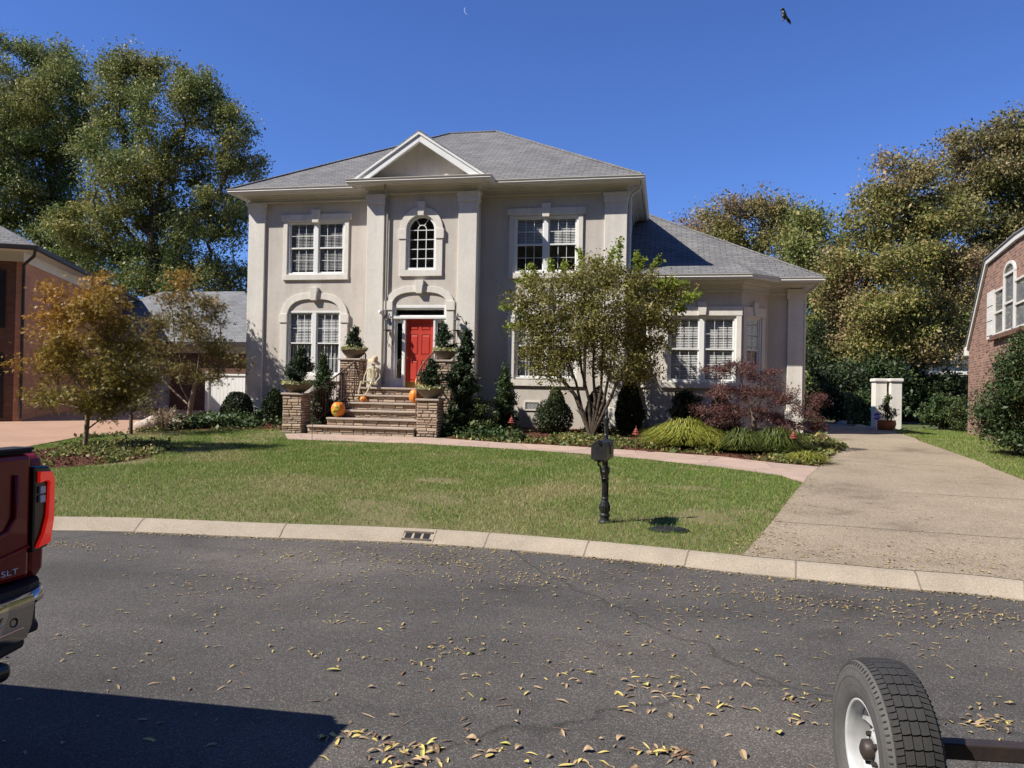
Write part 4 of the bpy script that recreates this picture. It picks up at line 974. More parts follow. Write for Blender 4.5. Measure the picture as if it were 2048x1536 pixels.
pot(-6.15, 20.87, 2.56, .35, .26, 'wide brown bowl on the tall pillar right of the landing', .78, .30, 'small dwarf conifer in the bowl on the tall right pillar', 3500, -.06)
# wrought iron rails
def rail(label, path, foot, nb, volute=None):
    t = thing('handrail', label, 'handrail', tuple(path[0][:2])+(.6,), 0, 'wrought iron handrails on the front steps')
    sp = []; P_ = [Vector(p) for p in path]; P_ = [P_[0]*2-P_[1]]+P_+[P_[-1]*2-P_[-2]]
    for i in range(1, len(P_)-2):
        a, b, c, d = P_[i-1:i+3]
        for j in range(8): q = j/8; sp.append(.5*((2*b)+(c-a)*q+(2*a-5*b+4*c-d)*q*q+(3*b-a-3*c+d)*q**3))
    sp.append(P_[-2]); m = MB(); m.tube(sp, .024, 8)
    if volute:
        c = sp[-1]; m.tube([c+Vector((-(.13-.012*k)*sin(k*.75)*1.0, -.02, -.13+(.13-.012*k)*cos(k*.75))) for k in range(10)], .016, 6)
    m.build('top_rail', 'rail_metal', t, smooth=True)
    b = MB(); L_ = [0]
    for i in range(1, len(sp)): L_.append(L_[-1]+(sp[i]-sp[i-1]).length)
    low = [p-Vector((0, 0, foot)) for p in sp]; 
    m = MB(); m.tube([q+Vector((0, 0, .10)) for q in low], .012, 6); m.build('bottom_rail', 'rail_metal', t)
    for k in range(nb):
        d = L_[-1]*(k+.3)/nb; i = max(j for j in range(len(L_)) if L_[j] <= d); i = min(i, len(sp)-2); q = (d-L_[i])/(L_[i+1]-L_[i]); p = sp[i].lerp(sp[i+1], q)
        big = k % 6 == 0; b = MB(); b.tube([p, p-Vector((0, 0, foot-(0 if big else .1)))], .016 if big else .009, 6); b.build('post' if big else 'baluster', 'rail_metal', t)
rail('curved brown iron handrail down the left side of the steps', [PY(732, 712, 21.2), PY(727, 708, 20.85), PY(700, 731, 20.45), PY(672, 752, 20.05), PY(648, 771, 19.75), PY(632, 781, 19.5), PY(622, 785, 19.3)], .92, 24, True)
rail('curved brown iron handrail sweeping down the right side of the steps', [PY(868, 704, 21.2), PY(859, 712, 20.9), PY(846, 729, 20.45), PY(837, 745, 20.0), PY(833, 768, 19.6), PY(833, 790, 19.3)], .98, 14)
# garden stake with a crook
m = MB(); q = G(624, 880); m.tube([q, q+Vector((0, 0, 1.2)), q+Vector((.04, 0, 1.27)), q+Vector((.1, 0, 1.24)), q+Vector((.1, 0, 1.18))], .007, 6); tagp(m.build('garden_stake', 'dark_metal'), 'thin dark iron stake standing at the foot of the steps', 'stake')

# lanterns beside the door
def lantern(x, label):
    t = thing('wall_lantern', label, 'lantern', (x, FY, 3.6), 0, 'carriage lanterns beside the door'); y = FY-.22; m = MB()
    m.tube([(x, FY, 3.55), (x, FY-.1, 3.42), (x, y, 3.40)], .012, 6); m.tube([(x, FY, 3.75), (x, FY-.12, 3.95), (x, y, 3.86)], .012, 6); m.box(x-.04, x+.04, FY-.02, FY, 3.5, 3.8)
    m.tube([(x+.0, FY-.05, 3.42), (x, FY-.22, 3.1), (x, FY-.1, 2.95), (x, FY-.03, 3.1)], .008, 5); m.build('bracket', 'dark_metal', t)
    m = MB(); m.lathe([(0, .30), (.02, .27), (.03, .24), (.10, .18), (.11, .16), (0, .16)], (x, y, 3.58), 8); m.lathe([(0, 0), (.06, 0), (.075, .02), (0, .02)], (x, y, 3.42), 8)
    for k in range(4): a = pi/4+k*pi/2; m.tube([(x+.065*cos(a), y+.065*sin(a), 3.44), (x+.09*cos(a), y+.09*sin(a), 3.74)], .006, 4)
    m.lathe([(0, 0), (.15, 0), (.15, .012), (0, .012)], (x, y, 3.44), 24); m.build('frame', 'dark_metal', t)
    MB().lathe([(.055, 0), (.08, .3)], (x, y, 3.44), 8).build('glass', 'glass', t, recalc=False)
lantern(-8.06, 'black iron lantern on the wall left of the red door'); lantern(-5.97, 'black iron lantern on the wall right of the red door')
m = MB(); m.tube([(-8.32, FY-.07, 3.92), (-8.32, FY-.16, 3.97)], .02, 6); m.lathe([(0, 0), (.05, .01), (.06, .05), (.05, .1), (0, .11)], (-8.32, FY-.19, 3.92), 16); tagp(m.build('security_camera', 'sign_white'), 'small round security camera on the wall above the left lantern', 'camera')

# pumpkins
def pumpkin(label, x, y, z, r, mat='pumpkin', sz=.85, carved=False):
    t = thing('pumpkin', label, 'pumpkin', (x, y, z)); vs = []; fs = []; n, m_ = 40, 14
    for i in range(n):
        a = 2*pi*i/n; rib = 1-.07*abs(cos(a*5))**3*1
        for j in range(m_+1):
            p = pi*j/m_; q = sin(p)**.8*rib*r; vs.append((x+q*cos(a), y+q*sin(a), z+sz*r-cos(p)*r*sz*(1-.12*(j > m_-2))))
    for i in range(n):
        for j in range(m_): a = i*(m_+1)+j; b = ((i+1) % n)*(m_+1)+j; fs.append((a, b, b+1, a+1))
    MB().add(vs, fs).build('shell', mat, t, smooth=True)
    MB().tube([(x, y, z+sz*r*1.8), (x+.01, y, z+sz*r*2.05), (x+.04, y, z+sz*r*2.2)], [.03, .018, .015], 6).build('stem', 'stem', t, smooth=True)
    if carved:
        m = MB()
        for cx_, cz_, w_, h_ in ((-.35, .95, .5, .28), (.25, 1.1, .42, .3), (-.05, .55, .75, .22), (.05, 1.42, .5, .2), (-.3, .3, .4, .2)):
            pts = []
            for k in range(12):
                a = 2*pi*k/12; u = (cx_+w_*.5*cos(a)*random.uniform(.7, 1.1))*r; v = (cz_*sz+h_*.5*sin(a)*1.3)*r
                yy = -sqrt(max(.02, r*r-u*u))*sin(max(.1, min(pi-.1, math.acos(max(-1, min(1, 1-v/(r*sz)))))))**.8-.012; pts.append((x+u, y+yy, z+v))
            m.add(pts, [tuple(range(12))])
        m.build('painted_mask', 'green_paint', t)
pumpkin('tall orange pumpkin on a right hand step', -6.72, 20.02-.0, 1.34, .17, sz=1.15)
pumpkin('orange pumpkin painted with green patches on the lower left steps', -8.72, 19.5, .93, .19, sz=1.1, carved=True)
pumpkin('small orange pumpkin on the step under the skeleton', -8.25, 20.1, 1.34, .10, sz=.8)
pumpkin('pale orange pumpkin on the landing beside the door', -6.80, 20.75, 1.76, .17, 'pumpkin_pale', sz=1.0)
k = 900; C = np.array([-6.55, 20.8, 1.98])+rng.normal(size=(k, 3))*np.array([.09, .09, .07]); o = npmesh('potted_mum', cards(C, .04, .8), 4, 'mum'); tagp(o, 'clump of orange and yellow chrysanthemums on the landing', 'flowers')

# skeleton sitting at the landing edge
def skeleton_figure():
    t = thing('skeleton', 'cream plastic skeleton wearing a floppy hat, seated on the landing edge', 'skeleton', (-8.2, 20.55, 1.76)); x, y, z = -8.2, 20.68, 1.80; m = MB()
    sp = [(x, y, z+.05), (x-.02, y+.03, z+.2), (x-.02, y+.04, z+.36), (x+.0, y+.02, z+.5), (x+.03, y-.02, z+.60)]
    m.tube(sp, [.035, .024, .026, .024, .018], 8)
    for k in range(8):
        zz = z+.24+k*.033; rx = .075+.05*sin((k+1)*.36); m.tube([(x-.01+rx*sin(a)*1.15, y+.03-.10*(1-cos(a))*.95, zz-.02*(1-cos(a))) for a in [i*.5 for i in range(-6, 7)]], .0085, 5)
    m.tube([(x-.01, y-.15, z+.22), (x, y-.14, z+.46)], .014, 5)
    m.tube([(x-.17, y, z+.49), (x, y-.08, z+.52), (x+.16, y, z+.50)], .014, 6)
    for s in (-1, 1):       # pelvis wings and shoulder blades
        m.lathe([(0, -.05), (.06, -.035), (.075, 0), (.05, .05), (0, .06)], (x+s*.07, y, z+.06), 12, sy=.5); m.lathe([(0, -.07), (.04, 0), (.03, .05), (0, .06)], (x+s*.11, y+.06, z+.42), 8, sy=.3)
    # arms: left hangs to the rail, right rests on the knee
    m.tube([(x-.17, y, z+.49), (x-.24, y-.06, z+.28), (x-.22, y-.18, z+.10)], [.022, .016, .014], 6); m.tube([(x+.16, y, z+.49), (x+.22, y-.04, z+.26), (x+.17, y-.24, z+.10)], [.022, .016, .014], 6)
    for s, hx, hy in ((-1, x-.22, y-.18), (1, x+.17, y-.24)):
        for k in range(5): a = (k-2)*.25; m.tube([(hx, hy, z+.10), (hx+sin(a)*.05, hy-.05*cos(a), z+.085), (hx+sin(a)*.08, hy-.085*cos(a), z+.05)], [.008, .007, .005], 5)
    # legs: thighs along the landing, shins down the steps, feet
    for kx, fx, fy in ((-.22, -.26, -.52), (.10, -.06, -.58)):
        m.tube([(x+(.06 if kx > 0 else -.08), y, z+.04), (x+kx*.6, y-.2, z+.12), (x+kx, y-.36, z+.10)], [.03, .02, .028], 7); m.tube([(x+kx, y-.36, z+.10), (x+(kx+fx)/2, y-.42, z-.12), (x+fx, y+fy+.06, z-.34)], [.03, .018, .018], 7)
        m.tube([(x+fx, y+fy+.08, z-.35), (x+fx, y+fy-.02, z-.36), (x+fx-.01, y+fy-.13, z-.39)], [.024, .026, .016], 6)
    # skull: cranium, cheek, jaw
    hx, hy, hz = x+.04, y-.05, z+.69; m.lathe([(0, -.085), (.05, -.075), (.075, -.03), (.082, .02), (.07, .07), (.035, .098), (0, .104)], (hx, hy, hz), 16, sy=1.15); m.box(hx-.04, hx+.04, hy-.10, hy-.02, hz-.125, hz-.07)
    m.build('body', 'bone', t, smooth=False)
    m = MB()
    for s in (-1, 1): m.lathe([(0, 0), (.02, .004), (.02, .03), (0, .034)], (hx+s*.032, hy-.088, hz-.02), 8)
    m.build('eye_socket', 'interior', t)
    m = MB(Matrix.Translation(Vector((hx, hy, hz+.03))) @ Matrix.Rotation(radians(24), 4, 'Y') @ Matrix.Rotation(radians(12), 4, 'X')); m.lathe([(.19, -.05), (.15, -.02), (.11, .0), (.09, .03), (.08, .10), (.05, .13), (0, .14)], (0, 0, 0), 24); m.build('hat', 'hat', t, smooth=True)
skeleton_figure()

# ------------------------------------------------------------------ brick house on the left
C0 = G(36, 842); NB = radians(26)
nb = thing('brick_house', 'orange brown brick house with black gutter at the left edge', 'house', tuple(C0), NB); ge = C0.z
EH = 5.65-ge
def LB(m): m.T = None; return m
m = MB(); wall_holes(m, Matrix.Identity(4), -11, 0, -.3, EH, [(-1.95, -.85, 2.8, 4.5), (-1.95, -.85, .1, 2.0)], .12)
m.build('front_wall', 'brick_brown_and_shaded', nb, local=True, recalc=False)  # same brick as the side wall, darkened: the front's shade is in the colour
m = MB(); m.add([(0, 0, -.3), (0, 13, -.3), (0, 13, EH), (0, 0, EH), (-11, 13, -.3), (-11, 13, EH), (-11, 0, -.3), (-11, 0, EH)], [(0, 1, 2, 3), (1, 4, 5, 2), (4, 6, 7, 5)]); m.build('side_wall', 'brick_orange', nb, local=True, recalc=False)
MB().box(-.14, .022, -.022, .12, -.3, EH-.3).build('corner_bricks', 'brick_orange', nb, local=True)
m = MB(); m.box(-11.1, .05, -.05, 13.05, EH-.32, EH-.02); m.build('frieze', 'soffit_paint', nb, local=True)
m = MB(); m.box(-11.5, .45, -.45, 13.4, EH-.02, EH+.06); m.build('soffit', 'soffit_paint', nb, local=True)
m = MB(); m.box(-11.6, .58, -.58, -.46, EH-.02, EH+.12); m.box(.46, .58, -.46, 13.4, EH-.02, EH+.12); m.build('gutter', 'dark_metal', nb, local=True, bevel=.02)
m, v = hip(-11.55, .5, -.5, 13.4, EH+.125, .55) if False else (None, None)
m = MB(); x0, x1, y0, y1, zz, pt = -11.55, .52, -.52, 13.5, EH+.122, .52; d = (x1-x0)/2
m.add([(x0, y0, zz), (x1, y0, zz), (x1, y1, zz), (x0, y1, zz), ((x0+x1)/2, y0+d, zz+d*pt), ((x0+x1)/2, y1-d, zz+d*pt)], [(0, 1, 4), (1, 2, 5, 4), (2, 3, 5), (3, 0, 4, 5), (0, 3, 2, 1)]); m.build('roof', 'shingle', nb, local=True)
m = MB(); m.tube([(.50, -.50, EH), (.45, -.42, EH-.18), (.08, -.09, EH-.42), (.07, -.06, EH-.6), (.07, -.06, .1)], .045, 8); m.build('downspout', 'dark_metal', nb, local=True)
TN = WM[nb.name]
for zc0, zc1 in ((2.8, 4.5), (.1, 2.0)):
    window(TN @ FR(-1.4, .02), 1.1, zc0, zc1, nb, units=1, blind='full', glass='glass_dark'); m = MB()
    m.box(-.82, -.42, -.05, -.005, zc0, zc1)
    for k in range(22): m.box(-.79, -.45, -.062, -.05, zc0+.08+k*(zc1-zc0-.2)/22, zc0+.08+k*(zc1-zc0-.2)/22+.03)
    m.build('shutter', 'plastic_black', nb, local=True)
# low garage behind it
gz = PY(462, 684, 28.6).z; gar = thing('garage', 'low brown brick garage with grey hipped roof behind the young maples', 'garage', (-21, 29, .69))
m = MB(); gx0_, gx1_ = -28.0, -15.6; wall_holes(m, FR(0, 29), gx0_, gx1_, .3, gz-.1, [(-25.6, -20.6, .69, 2.9), (-27.2, -26.3, 1.6, 2.8)], .15)
m.add([(gx1_, 29, .3), (gx1_, 37, .3), (gx1_, 37, gz-.1), (gx1_, 29, gz-.1)], [(0, 1, 2, 3)]); m.build('wall', 'brick_brown_and_shaded', gar, recalc=False)
m = MB(); m.box(gx0_-.35, gx1_+.35, 28.6, 37.4, gz-.16, gz-.03); m.box(gx0_-.03, gx1_+.03, 28.95, 29.1, gz-.45, gz-.161); m.build('soffit', 'soffit_paint', gar)
m = MB(); m.box(gx0_-.4, gx1_+.4, 28.5, 28.6, gz-.13, gz+.0); m.build('gutter', 'dark_metal', gar)
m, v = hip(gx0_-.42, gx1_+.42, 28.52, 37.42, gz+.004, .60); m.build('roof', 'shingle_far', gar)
m = MB(FR(-23.1, 29.13))
for k in range(4): m.box(-2.5, 2.5, 0, .04, .69+k*.552+.006, .69+(k+1)*.552-.006)
m.build('garage_door', 'gutter_paint', gar, bevel=.01)
window(FR(-26.75, 29.02), .9, 1.6, 2.8, gar, units=1, blind='none', glass='glass_dark')
fx0, fx1 = PY(418, 780, 25.5).x, HX0
fen = thing('white_fence', 'short white board fence joining the house and the garage', 'fence', ((fx0+fx1)/2, 25.5, .69)); ft = PY(470, 748, 25.5).z
m = MB(); k = fx0
while k < fx1-.1: m.box(k+.003, k+.145, 25.5, 25.53, .72, ft-.06); k += .15
m.build('board', 'white_paint', fen); MB().box(fx0, fx1-.01, 25.46, 25.56, ft-.06, ft).build('top_rail', 'white_paint', fen); MB().box(fx0-.12, fx0-.002, 25.44, 25.58, .69, ft+.1).build('post', 'white_paint', fen)

# ------------------------------------------------------------------ brick house on the right
O = G(1935, 869); RA = radians(-99.4); rh = thing('brick_house', 'mottled red brown brick house with gambrel gable at the right edge', 'house', tuple(O), RA)
TR = WM[rh.name]; TRi = TR.inverted()
def PL(px, py, off=0):
    d = ray(px, py); nrm = TR.to_3x3() @ Vector((0, 1, 0)); t = ((O+nrm*off)-Vector((0, 0, CZ))).dot(nrm)/d.dot(nrm); return TRi @ (Vector((0, 0, CZ))+d*t)
a1 = PL(1936, 682); a2 = PL(1977, 524); a3 = PL(2048, 470); slp = (a3.z-a2.z)/(a3.x-a2.x); xm = a2.x+3.2; zm = a2.z+slp*3.2
poly = [(0, -.3), (2*xm, -.3), (2*xm, a1.z), (2*xm-a2.x, a2.z), (xm, zm), (a2.x, a2.z), (0, a1.z)]
MB().prism(poly, 0, 6, 'y').build('wall', 'brick_mix', rh, local=True)
rp = [(-.22, a1.z-.35), (a2.x-.05, a2.z+.06), (xm, zm+.12), (2*xm-a2.x+.05, a2.z+.06), (2*xm+.22, a1.z-.35)]
def thick(pl, t0, t1):
    m = MB(); n = len(pl)
    return pl
m = MB(); n = len(rp)
def rakeband(z0, z1, y0, y1):
    m = MB()
    for i in range(len(rp)-1):
        (xa, za), (xb, zb) = rp[i], rp[i+1]; dx, dz_ = xb-xa, zb-za; l = sqrt(dx*dx+dz_*dz_); nx, nz = -dz_/l, dx/l
        m.prism([(xa+nx*z0, za+nz*z0), (xb+nx*z0, zb+nz*z0), (xb+nx*z1, zb+nz*z1), (xa+nx*z1, za+nz*z1)], y0, y1, 'y')
    return m
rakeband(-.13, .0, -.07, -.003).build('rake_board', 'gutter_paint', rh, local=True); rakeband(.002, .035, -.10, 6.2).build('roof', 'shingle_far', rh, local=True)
MB().box(-.24, .04, -.10, .3, a1.z-.48, a1.z-.2).build('eave_return', 'gutter_paint', rh, local=True, bevel=.02)
def flatwin(x0, x1, z0, z1, arch=0):
    TW = TR; f = MB(TW)
    if arch:
        n = 16; cx = (x0+x1)/2; w_ = (x1-x0)/2; o = [(x1, z0)]+arch_pts(cx, z1, w_, arch, n)+[(x0, z0)]; i_ = [(x1-.07, z0)]+arch_pts(cx, z1, w_-.07, arch-.07, n)+[(x0+.07, z0)]
        b_ = band(TW, i_, o, -.055, .0); f.v += b_.v; f.f += b_.f; b_ = None
        f.box(x0, x1, -.05, 0, z0, z0+.06); f.box(x0, x1, -.048, 0, z1-.03, z1+.03); top = z1+arch-.05
        pp = [(x0+.06, z0+.06), (x1-.06, z0+.06)]+arch_pts(cx, z1, w_-.06, arch-.06, n)
    else:
        f.box(x0, x0+.05, -.05, 0, z0, z1); f.box(x1-.05, x1, -.05, 0, z0, z1); f.box(x0+.05, x1-.05, -.05, 0, z0, z0+.06); f.box(x0+.05, x1-.05, -.05, 0, z1-.05, z1)
        pp = [(x0+.06, z0+.06), (x1-.06, z0+.06), (x1-.06, z1-.06), (x0+.06, z1-.06)]
    f.box(x0+.05, x1-.05, -.045, 0, (z0+z1)/2-.025, (z0+z1)/2+.025)
    w_ = f.build('window', 'soffit_paint', rh); MB(TW).add([(p[0], -.03, p[1]) for p in pp], [tuple(range(len(pp)))]).build('pane', 'glass_dark', w_, recalc=False)
    MB(TW).add([(p[0], -.004, p[1]) for p in pp], [tuple(range(len(pp)))]).build('room_interior', 'curtain', w_, recalc=False)
q1 = PL(1991, 672); q2 = PL(1991, 583); q3 = PL(2011, 575); q4 = PL(2033, 565); q5 = PL(2042, 560); qa = PL(2022, 530)
flatwin(q1.x, q3.x-.01, q1.z, q2.z); flatwin(q3.x, q4.x, q1.z, q2.z+.25, max(.3, qa.z-q2.z-.25)); flatwin(q4.x+.01, q4.x+(q3.x-q1.x), q1.z, q2.z)
m = MB(TR); m.box(q1.x-.12, q4.x+(q3.x-q1.x)+.12, -.12, 0, q1.z-.12, q1.z-.003); m.build('window_sill', 'brick_brown_and_shaded', rh)
s1 = PL(1978, 600)
for xa, xb in ((s1.x, q1.x-.06), (q4.x+(q3.x-q1.x)+.06, q4.x+(q3.x-q1.x)+.06+q1.x-.06-s1.x)):
    m = MB(TR); m.box(xa, xb, -.05, -.003, q1.z-.05, q2.z+.05)
    for k in range(3): c = q1.z+(q2.z-q1.z)*(k+.1)/3; m.box(xa+.06, xb-.06, -.065, -.05, c, c+(q2.z-q1.z)/3-.16)
    m.build('shutter', 'soffit_paint', rh, bevel=.006)
# vent louvre row of soldier bricks is left to the brick pattern

# ------------------------------------------------------------------ background fence and far white building
fa, fb_ = PY(1690, 800, 37), PY(2030, 800, 37); fz = PY(1850, 748, 37).z
fen = thing('wooden_fence', 'dark brown board fence in deep shade between the white pillars and right house', 'fence', ((fa.x+fb_.x)/2, 37, .69)); m = MB(); k = fa.x
while k < fb_.x: m.box(k+.004, k+.146, 37+random.uniform(0, .01), 37.03, .7, fz+random.uniform(-.02, .01)); k += .15
m.build('board', 'fence_wood', fen); m = MB(); [m.box(fa.x, fb_.x, 37.031, 37.07, z_, z_+.08) for z_ in (1, fz-.3)]; m.build('rail', 'fence_wood', fen)
wb = thing('shed', 'white walled shed glimpsed under the trees behind the dark fence', 'shed', (PY(1850, 740, 47).x, 49, .69)); c = PY(1850, 735, 47)
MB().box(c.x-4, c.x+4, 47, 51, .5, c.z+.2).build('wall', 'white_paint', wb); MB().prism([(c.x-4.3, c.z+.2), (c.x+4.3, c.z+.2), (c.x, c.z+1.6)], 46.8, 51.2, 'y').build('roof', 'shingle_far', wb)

# ------------------------------------------------------------------ white gate pillars, pot and sign
def gpillar(px0, px1, Y, label, ytop=757):
    a = PY(px0, 830, Y); b = PY(px1, 830, Y); zt = PY((px0+px1)/2, ytop, Y).z; t = thing('gate_pillar', label, 'pillar', ((a.x+b.x)/2, Y+.25, .6), 0, 'white pillars beside the driveway')
    MB().box(a.x, b.x, Y, Y+.55, .4, zt-.12).build('shaft', 'pillar_stucco', t, bevel=.01); MB().box(a.x-.05, b.x+.05, Y-.05, Y+.6, zt-.12, zt).build('cap', 'pillar_stucco', t, bevel=.03)
gpillar(1750, 1773, 29.5, 'left one of the two white stucco pillars by the driveway'); gpillar(1781, 1803.5, 29.3, 'right one of the two white stucco pillars by the driveway')
pc = PY(1772, 857, 27.6); t = thing('plant_pot', 'round brown glazed pot before the white pillars', 'pot', (pc.x, 27.6, .66)); MB().lathe([(0, 0), (.18, 0), (.27, .10), (.31, .22), (.29, .32), (.31, .35), (.27, .35), (.25, .30), (0, .30)], (pc.x, 27.6, .66), 28).build('bowl', 'terracotta', t, smooth=True)
MB().lathe([(0, .3), (.25, .31), (0, .33)], (pc.x, 27.6, .66), 16).build('compost', 'mulch', t)
spiky('potted_conifer', 'slender light green conifer growing in the glazed pot', 'shrub', pc.x+.05, 27.6, .97, .85, .30, 'conifer_light', 1500, leaf=.06, arms=16, stem=.012)
sc0 = PY(1753.5, 833, 27.4); t = thing('yard_sign', 'small blue octagonal security sign on a stake by the pot', 'sign', (sc0.x, 27.4, .66)); m = MB()
oc = [(sc0.x+.135*cos(pi/8+k*pi/4), sc0.z+.135*sin(pi/8+k*pi/4)) for k in range(8)]; m.prism(oc, 27.39, 27.40, 'y'); pl = m.build('plate', 'sign_white', t)
MB().prism([(sc0.x+(p[0]-sc0.x)*.9, sc0.z+(p[1]-sc0.z)*.9) for p in oc], 27.386, 27.3895, 'y').build('face', 'sign_blue', t); MB().box(sc0.x-.012, sc0.x+.012, 27.401, 27.42, .66, sc0.z).build('stake', 'sign_white', t)
def text(s, size, Tm, mat, parent, ext=.002, name='lettering', sx=1.0):
    c = bpy.data.curves.new('lettering', 'FONT'); c.body = s; c.size = size; c.extrude = ext; c.align_x = 'CENTER'; c.align_y = 'CENTER'
    o = bpy.data.objects.new('tmp', c); COL.objects.link(o); dg = bpy.context.evaluated_depsgraph_get(); me = bpy.data.meshes.new_from_object(o.evaluated_get(dg)); bpy.data.objects.remove(o)
    me.transform(WM[parent.name].inverted() @ Tm @ Matrix.Scale(sx, 4, (1, 0, 0))); me.materials.clear(); me.materials.append(M(mat)); q = bpy.data.objects.new(name, me); COL.objects.link(q); q.parent = parent; WM[q.name] = WM[parent.name]; return q
text('ADT', .115, Matrix.Translation(Vector((sc0.x, 27.384, sc0.z-.005))) @ Matrix.Rotation(pi/2, 4, 'X'), 'sign_white', t, .0015)

# ------------------------------------------------------------------ mailbox
mp_ = G(1209, 1046); k = 1.45
t = thing('mailbox', 'black cast iron mailbox on an ornate fluted post in the lawn', 'mailbox', tuple(mp_), radians(-6)); sc_m = (mp_-Vector((0, 0, CZ))).dot(fw)/F
H = 226*sc_m; u = H/226
prof = [(0, 0), (14, 0), (14, 3), (11, 6), (10, 12), (12, 14), (12, 17), (9, 20), (11.5, 27), (11.5, 35), (8, 44), (7.5, 47), (8.5, 48), (8.5, 50), (6.6, 52), (6.2, 84), (8.2, 86), (8.2, 88), (6.8, 90), (7.5, 97), (9.8, 100), (10.5, 103), (9.5, 106), (10.2, 108), (10, 111), (6, 113), (5.4, 150), (5.4, 176), (4.4, 178), (4.2, 192), (5.5, 196), (6.6, 204), (7.8, 207), (7.8, 209), (4.6, 211), (3.2, 214), (3.4, 217), (4.2, 220), (3.4, 224), (1.2, 226.5), (0, 230)]
MB().lathe([(r*u*.88, z*u) for r, z in prof], (0, 0, 0), 36).build('post', 'iron_black', t, local=True, smooth=False)
m = MB()
for k in range(14): a = 2*pi*k/14; m.tube([(6.1*u*cos(a), 6.1*u*sin(a), 53*u), (5.8*u*cos(a), 5.8*u*sin(a), 83*u)], 1.0*u, 5); m.tube([(9.5*u*cos(a), 9.5*u*sin(a), 24*u), (10.5*u*cos(a), 10.5*u*sin(a), 33*u), (7*u*cos(a), 7*u*sin(a), 43*u)], 1.3*u, 5)
m.build('fluting', 'iron_black', t, local=True)
bz = 132*u; bw = .085; bh = .135; pr = [(-bw, bz), (bw, bz), (bw, bz+bh)]+[(bw*cos(a), bz+bh+bw*sin(a)) for a in [pi*k/12 for k in range(1, 12)]]+[(-bw, bz+bh)]
m = MB(); m.prism(pr, -.44, .06, 'y'); m.build('box', 'iron_black', t, local=True, bevel=.004)
pd = [(x*1.05, bz+bh/2+(z-bz-bh/2)*1.03) for x, z in pr]; dr2 = MB().prism(pd, -.458, -.441, 'y').build('door', 'iron_black', t, local=True, bevel=.003); MB().tube([(0, -.46, bz+.19), (0, -.485, bz+.20), (0, -.485, bz+.225), (0, -.46, bz+.23)], .006, 6).build('knob', 'iron_black', dr2, local=True)
m = MB(); m.box(-.06, .06, -.40, .04, bz-.02, bz-.001)
for s in (-1, 1):
    m.tube([(s*.03, -.34, bz-.02), (s*.03, -.30, bz-.07), (s*.03, -.2, bz-.09), (s*.03, -.12, bz-.17), (s*.03, -.07, bz-.22), (s*.03, -.03, bz-.3)], [.013, .015, .012, .015, .012, .01], 6)
    m.tube([(s*.03, -.22+.05*cos(a), bz-.06+.035*sin(a)) for a in [k*.6 for k in range(9)]], .008, 5)
m.build('bracket', 'iron_black', t, local=True)
MB().box(bw+.002, bw+.010, -.2, -.17, bz+.05, bz+.2).build('flag', 'iron_black', t, local=True, bevel=.002)
cv = G(1338, 1062); m = MB(); m.lathe([(0, .03), (.17, .03), (.18, .02), (.21, .018), (.22, -.02)], (cv.x, cv.y, cv.z+.006), 24, sx=1.1, sy=.8); tagp(m.build('meter_cover', 'cover_black', smooth=False), 'black oval utility cover set in the lawn near the mailbox', 'cover')

# storm drain in the kerb
dq = G(833, 1077, .05); ti = min(range(len(ke)-1), key=lambda i: abs(ke[i][0]-dq.x)); tv = Vector((ke[ti+1][0]-ke[ti][0], ke[ti+1][1]-ke[ti][1])); ta = atan2(tv.y, tv.x)
yk = ke[ti][1]+(dq.x-ke[ti][0])*tv.y/tv.x
t = thing('storm_drain', 'three slot iron storm drain set in the concrete kerb', 'drain', (dq.x, yk, 0), ta); 
zk = lambda y, e: .022+.66*(y-.03)+e
m = MB(); m.hexa([(-.19, .015, .0), (.19, .015, .0), (.19, .19, .0), (-.19, .19, .0), (-.19, .015, zk(.015, .008)), (.19, .015, zk(.015, .008)), (.19, .19, zk(.19, .004)), (-.19, .19, zk(.19, .004))]); m.build('frame', 'concrete', t, local=True)
for x0 in (-.15, -.045, .06):
    m = MB(); m.hexa([(x0, .05, .0), (x0+.082, .05, .0), (x0+.082, .125, .0), (x0, .125, .0), (x0+.006, .05, zk(.05, .012)), (x0+.076, .05, zk(.05, .012)), (x0+.080, .125, zk(.125, .010)), (x0+.002, .125, zk(.125, .010))]); m.build('slot', 'cover_black', t, local=True)
m = MB(); m.box(-.17, .165, .028, .048, .02, .05); m.box(-.17, .165, .127, .150, .07, .112); m.build('lip', 'mortar', t, local=True)

# path lights with red pagoda tops
def pagoda(px, py, pb, label, Y):
    c = PY(px, py, Y); zb = g(Y); t = thing('path_light', label, 'garden light', (c.x, Y, zb), 0, 'red pagoda path lights'); MB().tube([(c.x, Y, zb-.02), (c.x, Y, c.z)], .008, 6).build('stake', 'stake_metal', t)
    m = MB()
    for k, (r, zz) in enumerate(((.095, 0), (.072, .045), (.05, .085))): m.lathe([(0, .045), (r*.35, .04), (r*.7, .012), (r, 0), (r*.96, -.008), (0, .0)], (c.x, Y, c.z+zz), 8)
    m.tube([(c.x, Y, c.z+.12), (c.x, Y, c.z+.19)], [.012, .003], 6); m.build('pagoda_top', 'pagoda_red', t)
pagoda(1023, 845, 880, 'red pagoda path light before the slim conifer', 18.6); pagoda(1272, 868, 912, 'red pagoda path light left of the yellow green grass mound', 17.5); pagoda(1587, 876, 905, 'red pagoda path light under the red maple', 17.8)

# ------------------------------------------------------------------ pickup truck (rear right corner in view)
tr = thing('pickup_truck', 'dark red pickup truck seen by its rear corner and chrome bumper', 'truck', (-2.74, 2.92, 0), radians(1.4))
def rbox(x0, x1, y0, y1, z0, z1): return MB().box(x0, x1, y0, y1, z0, z1)
LEN = 5.7
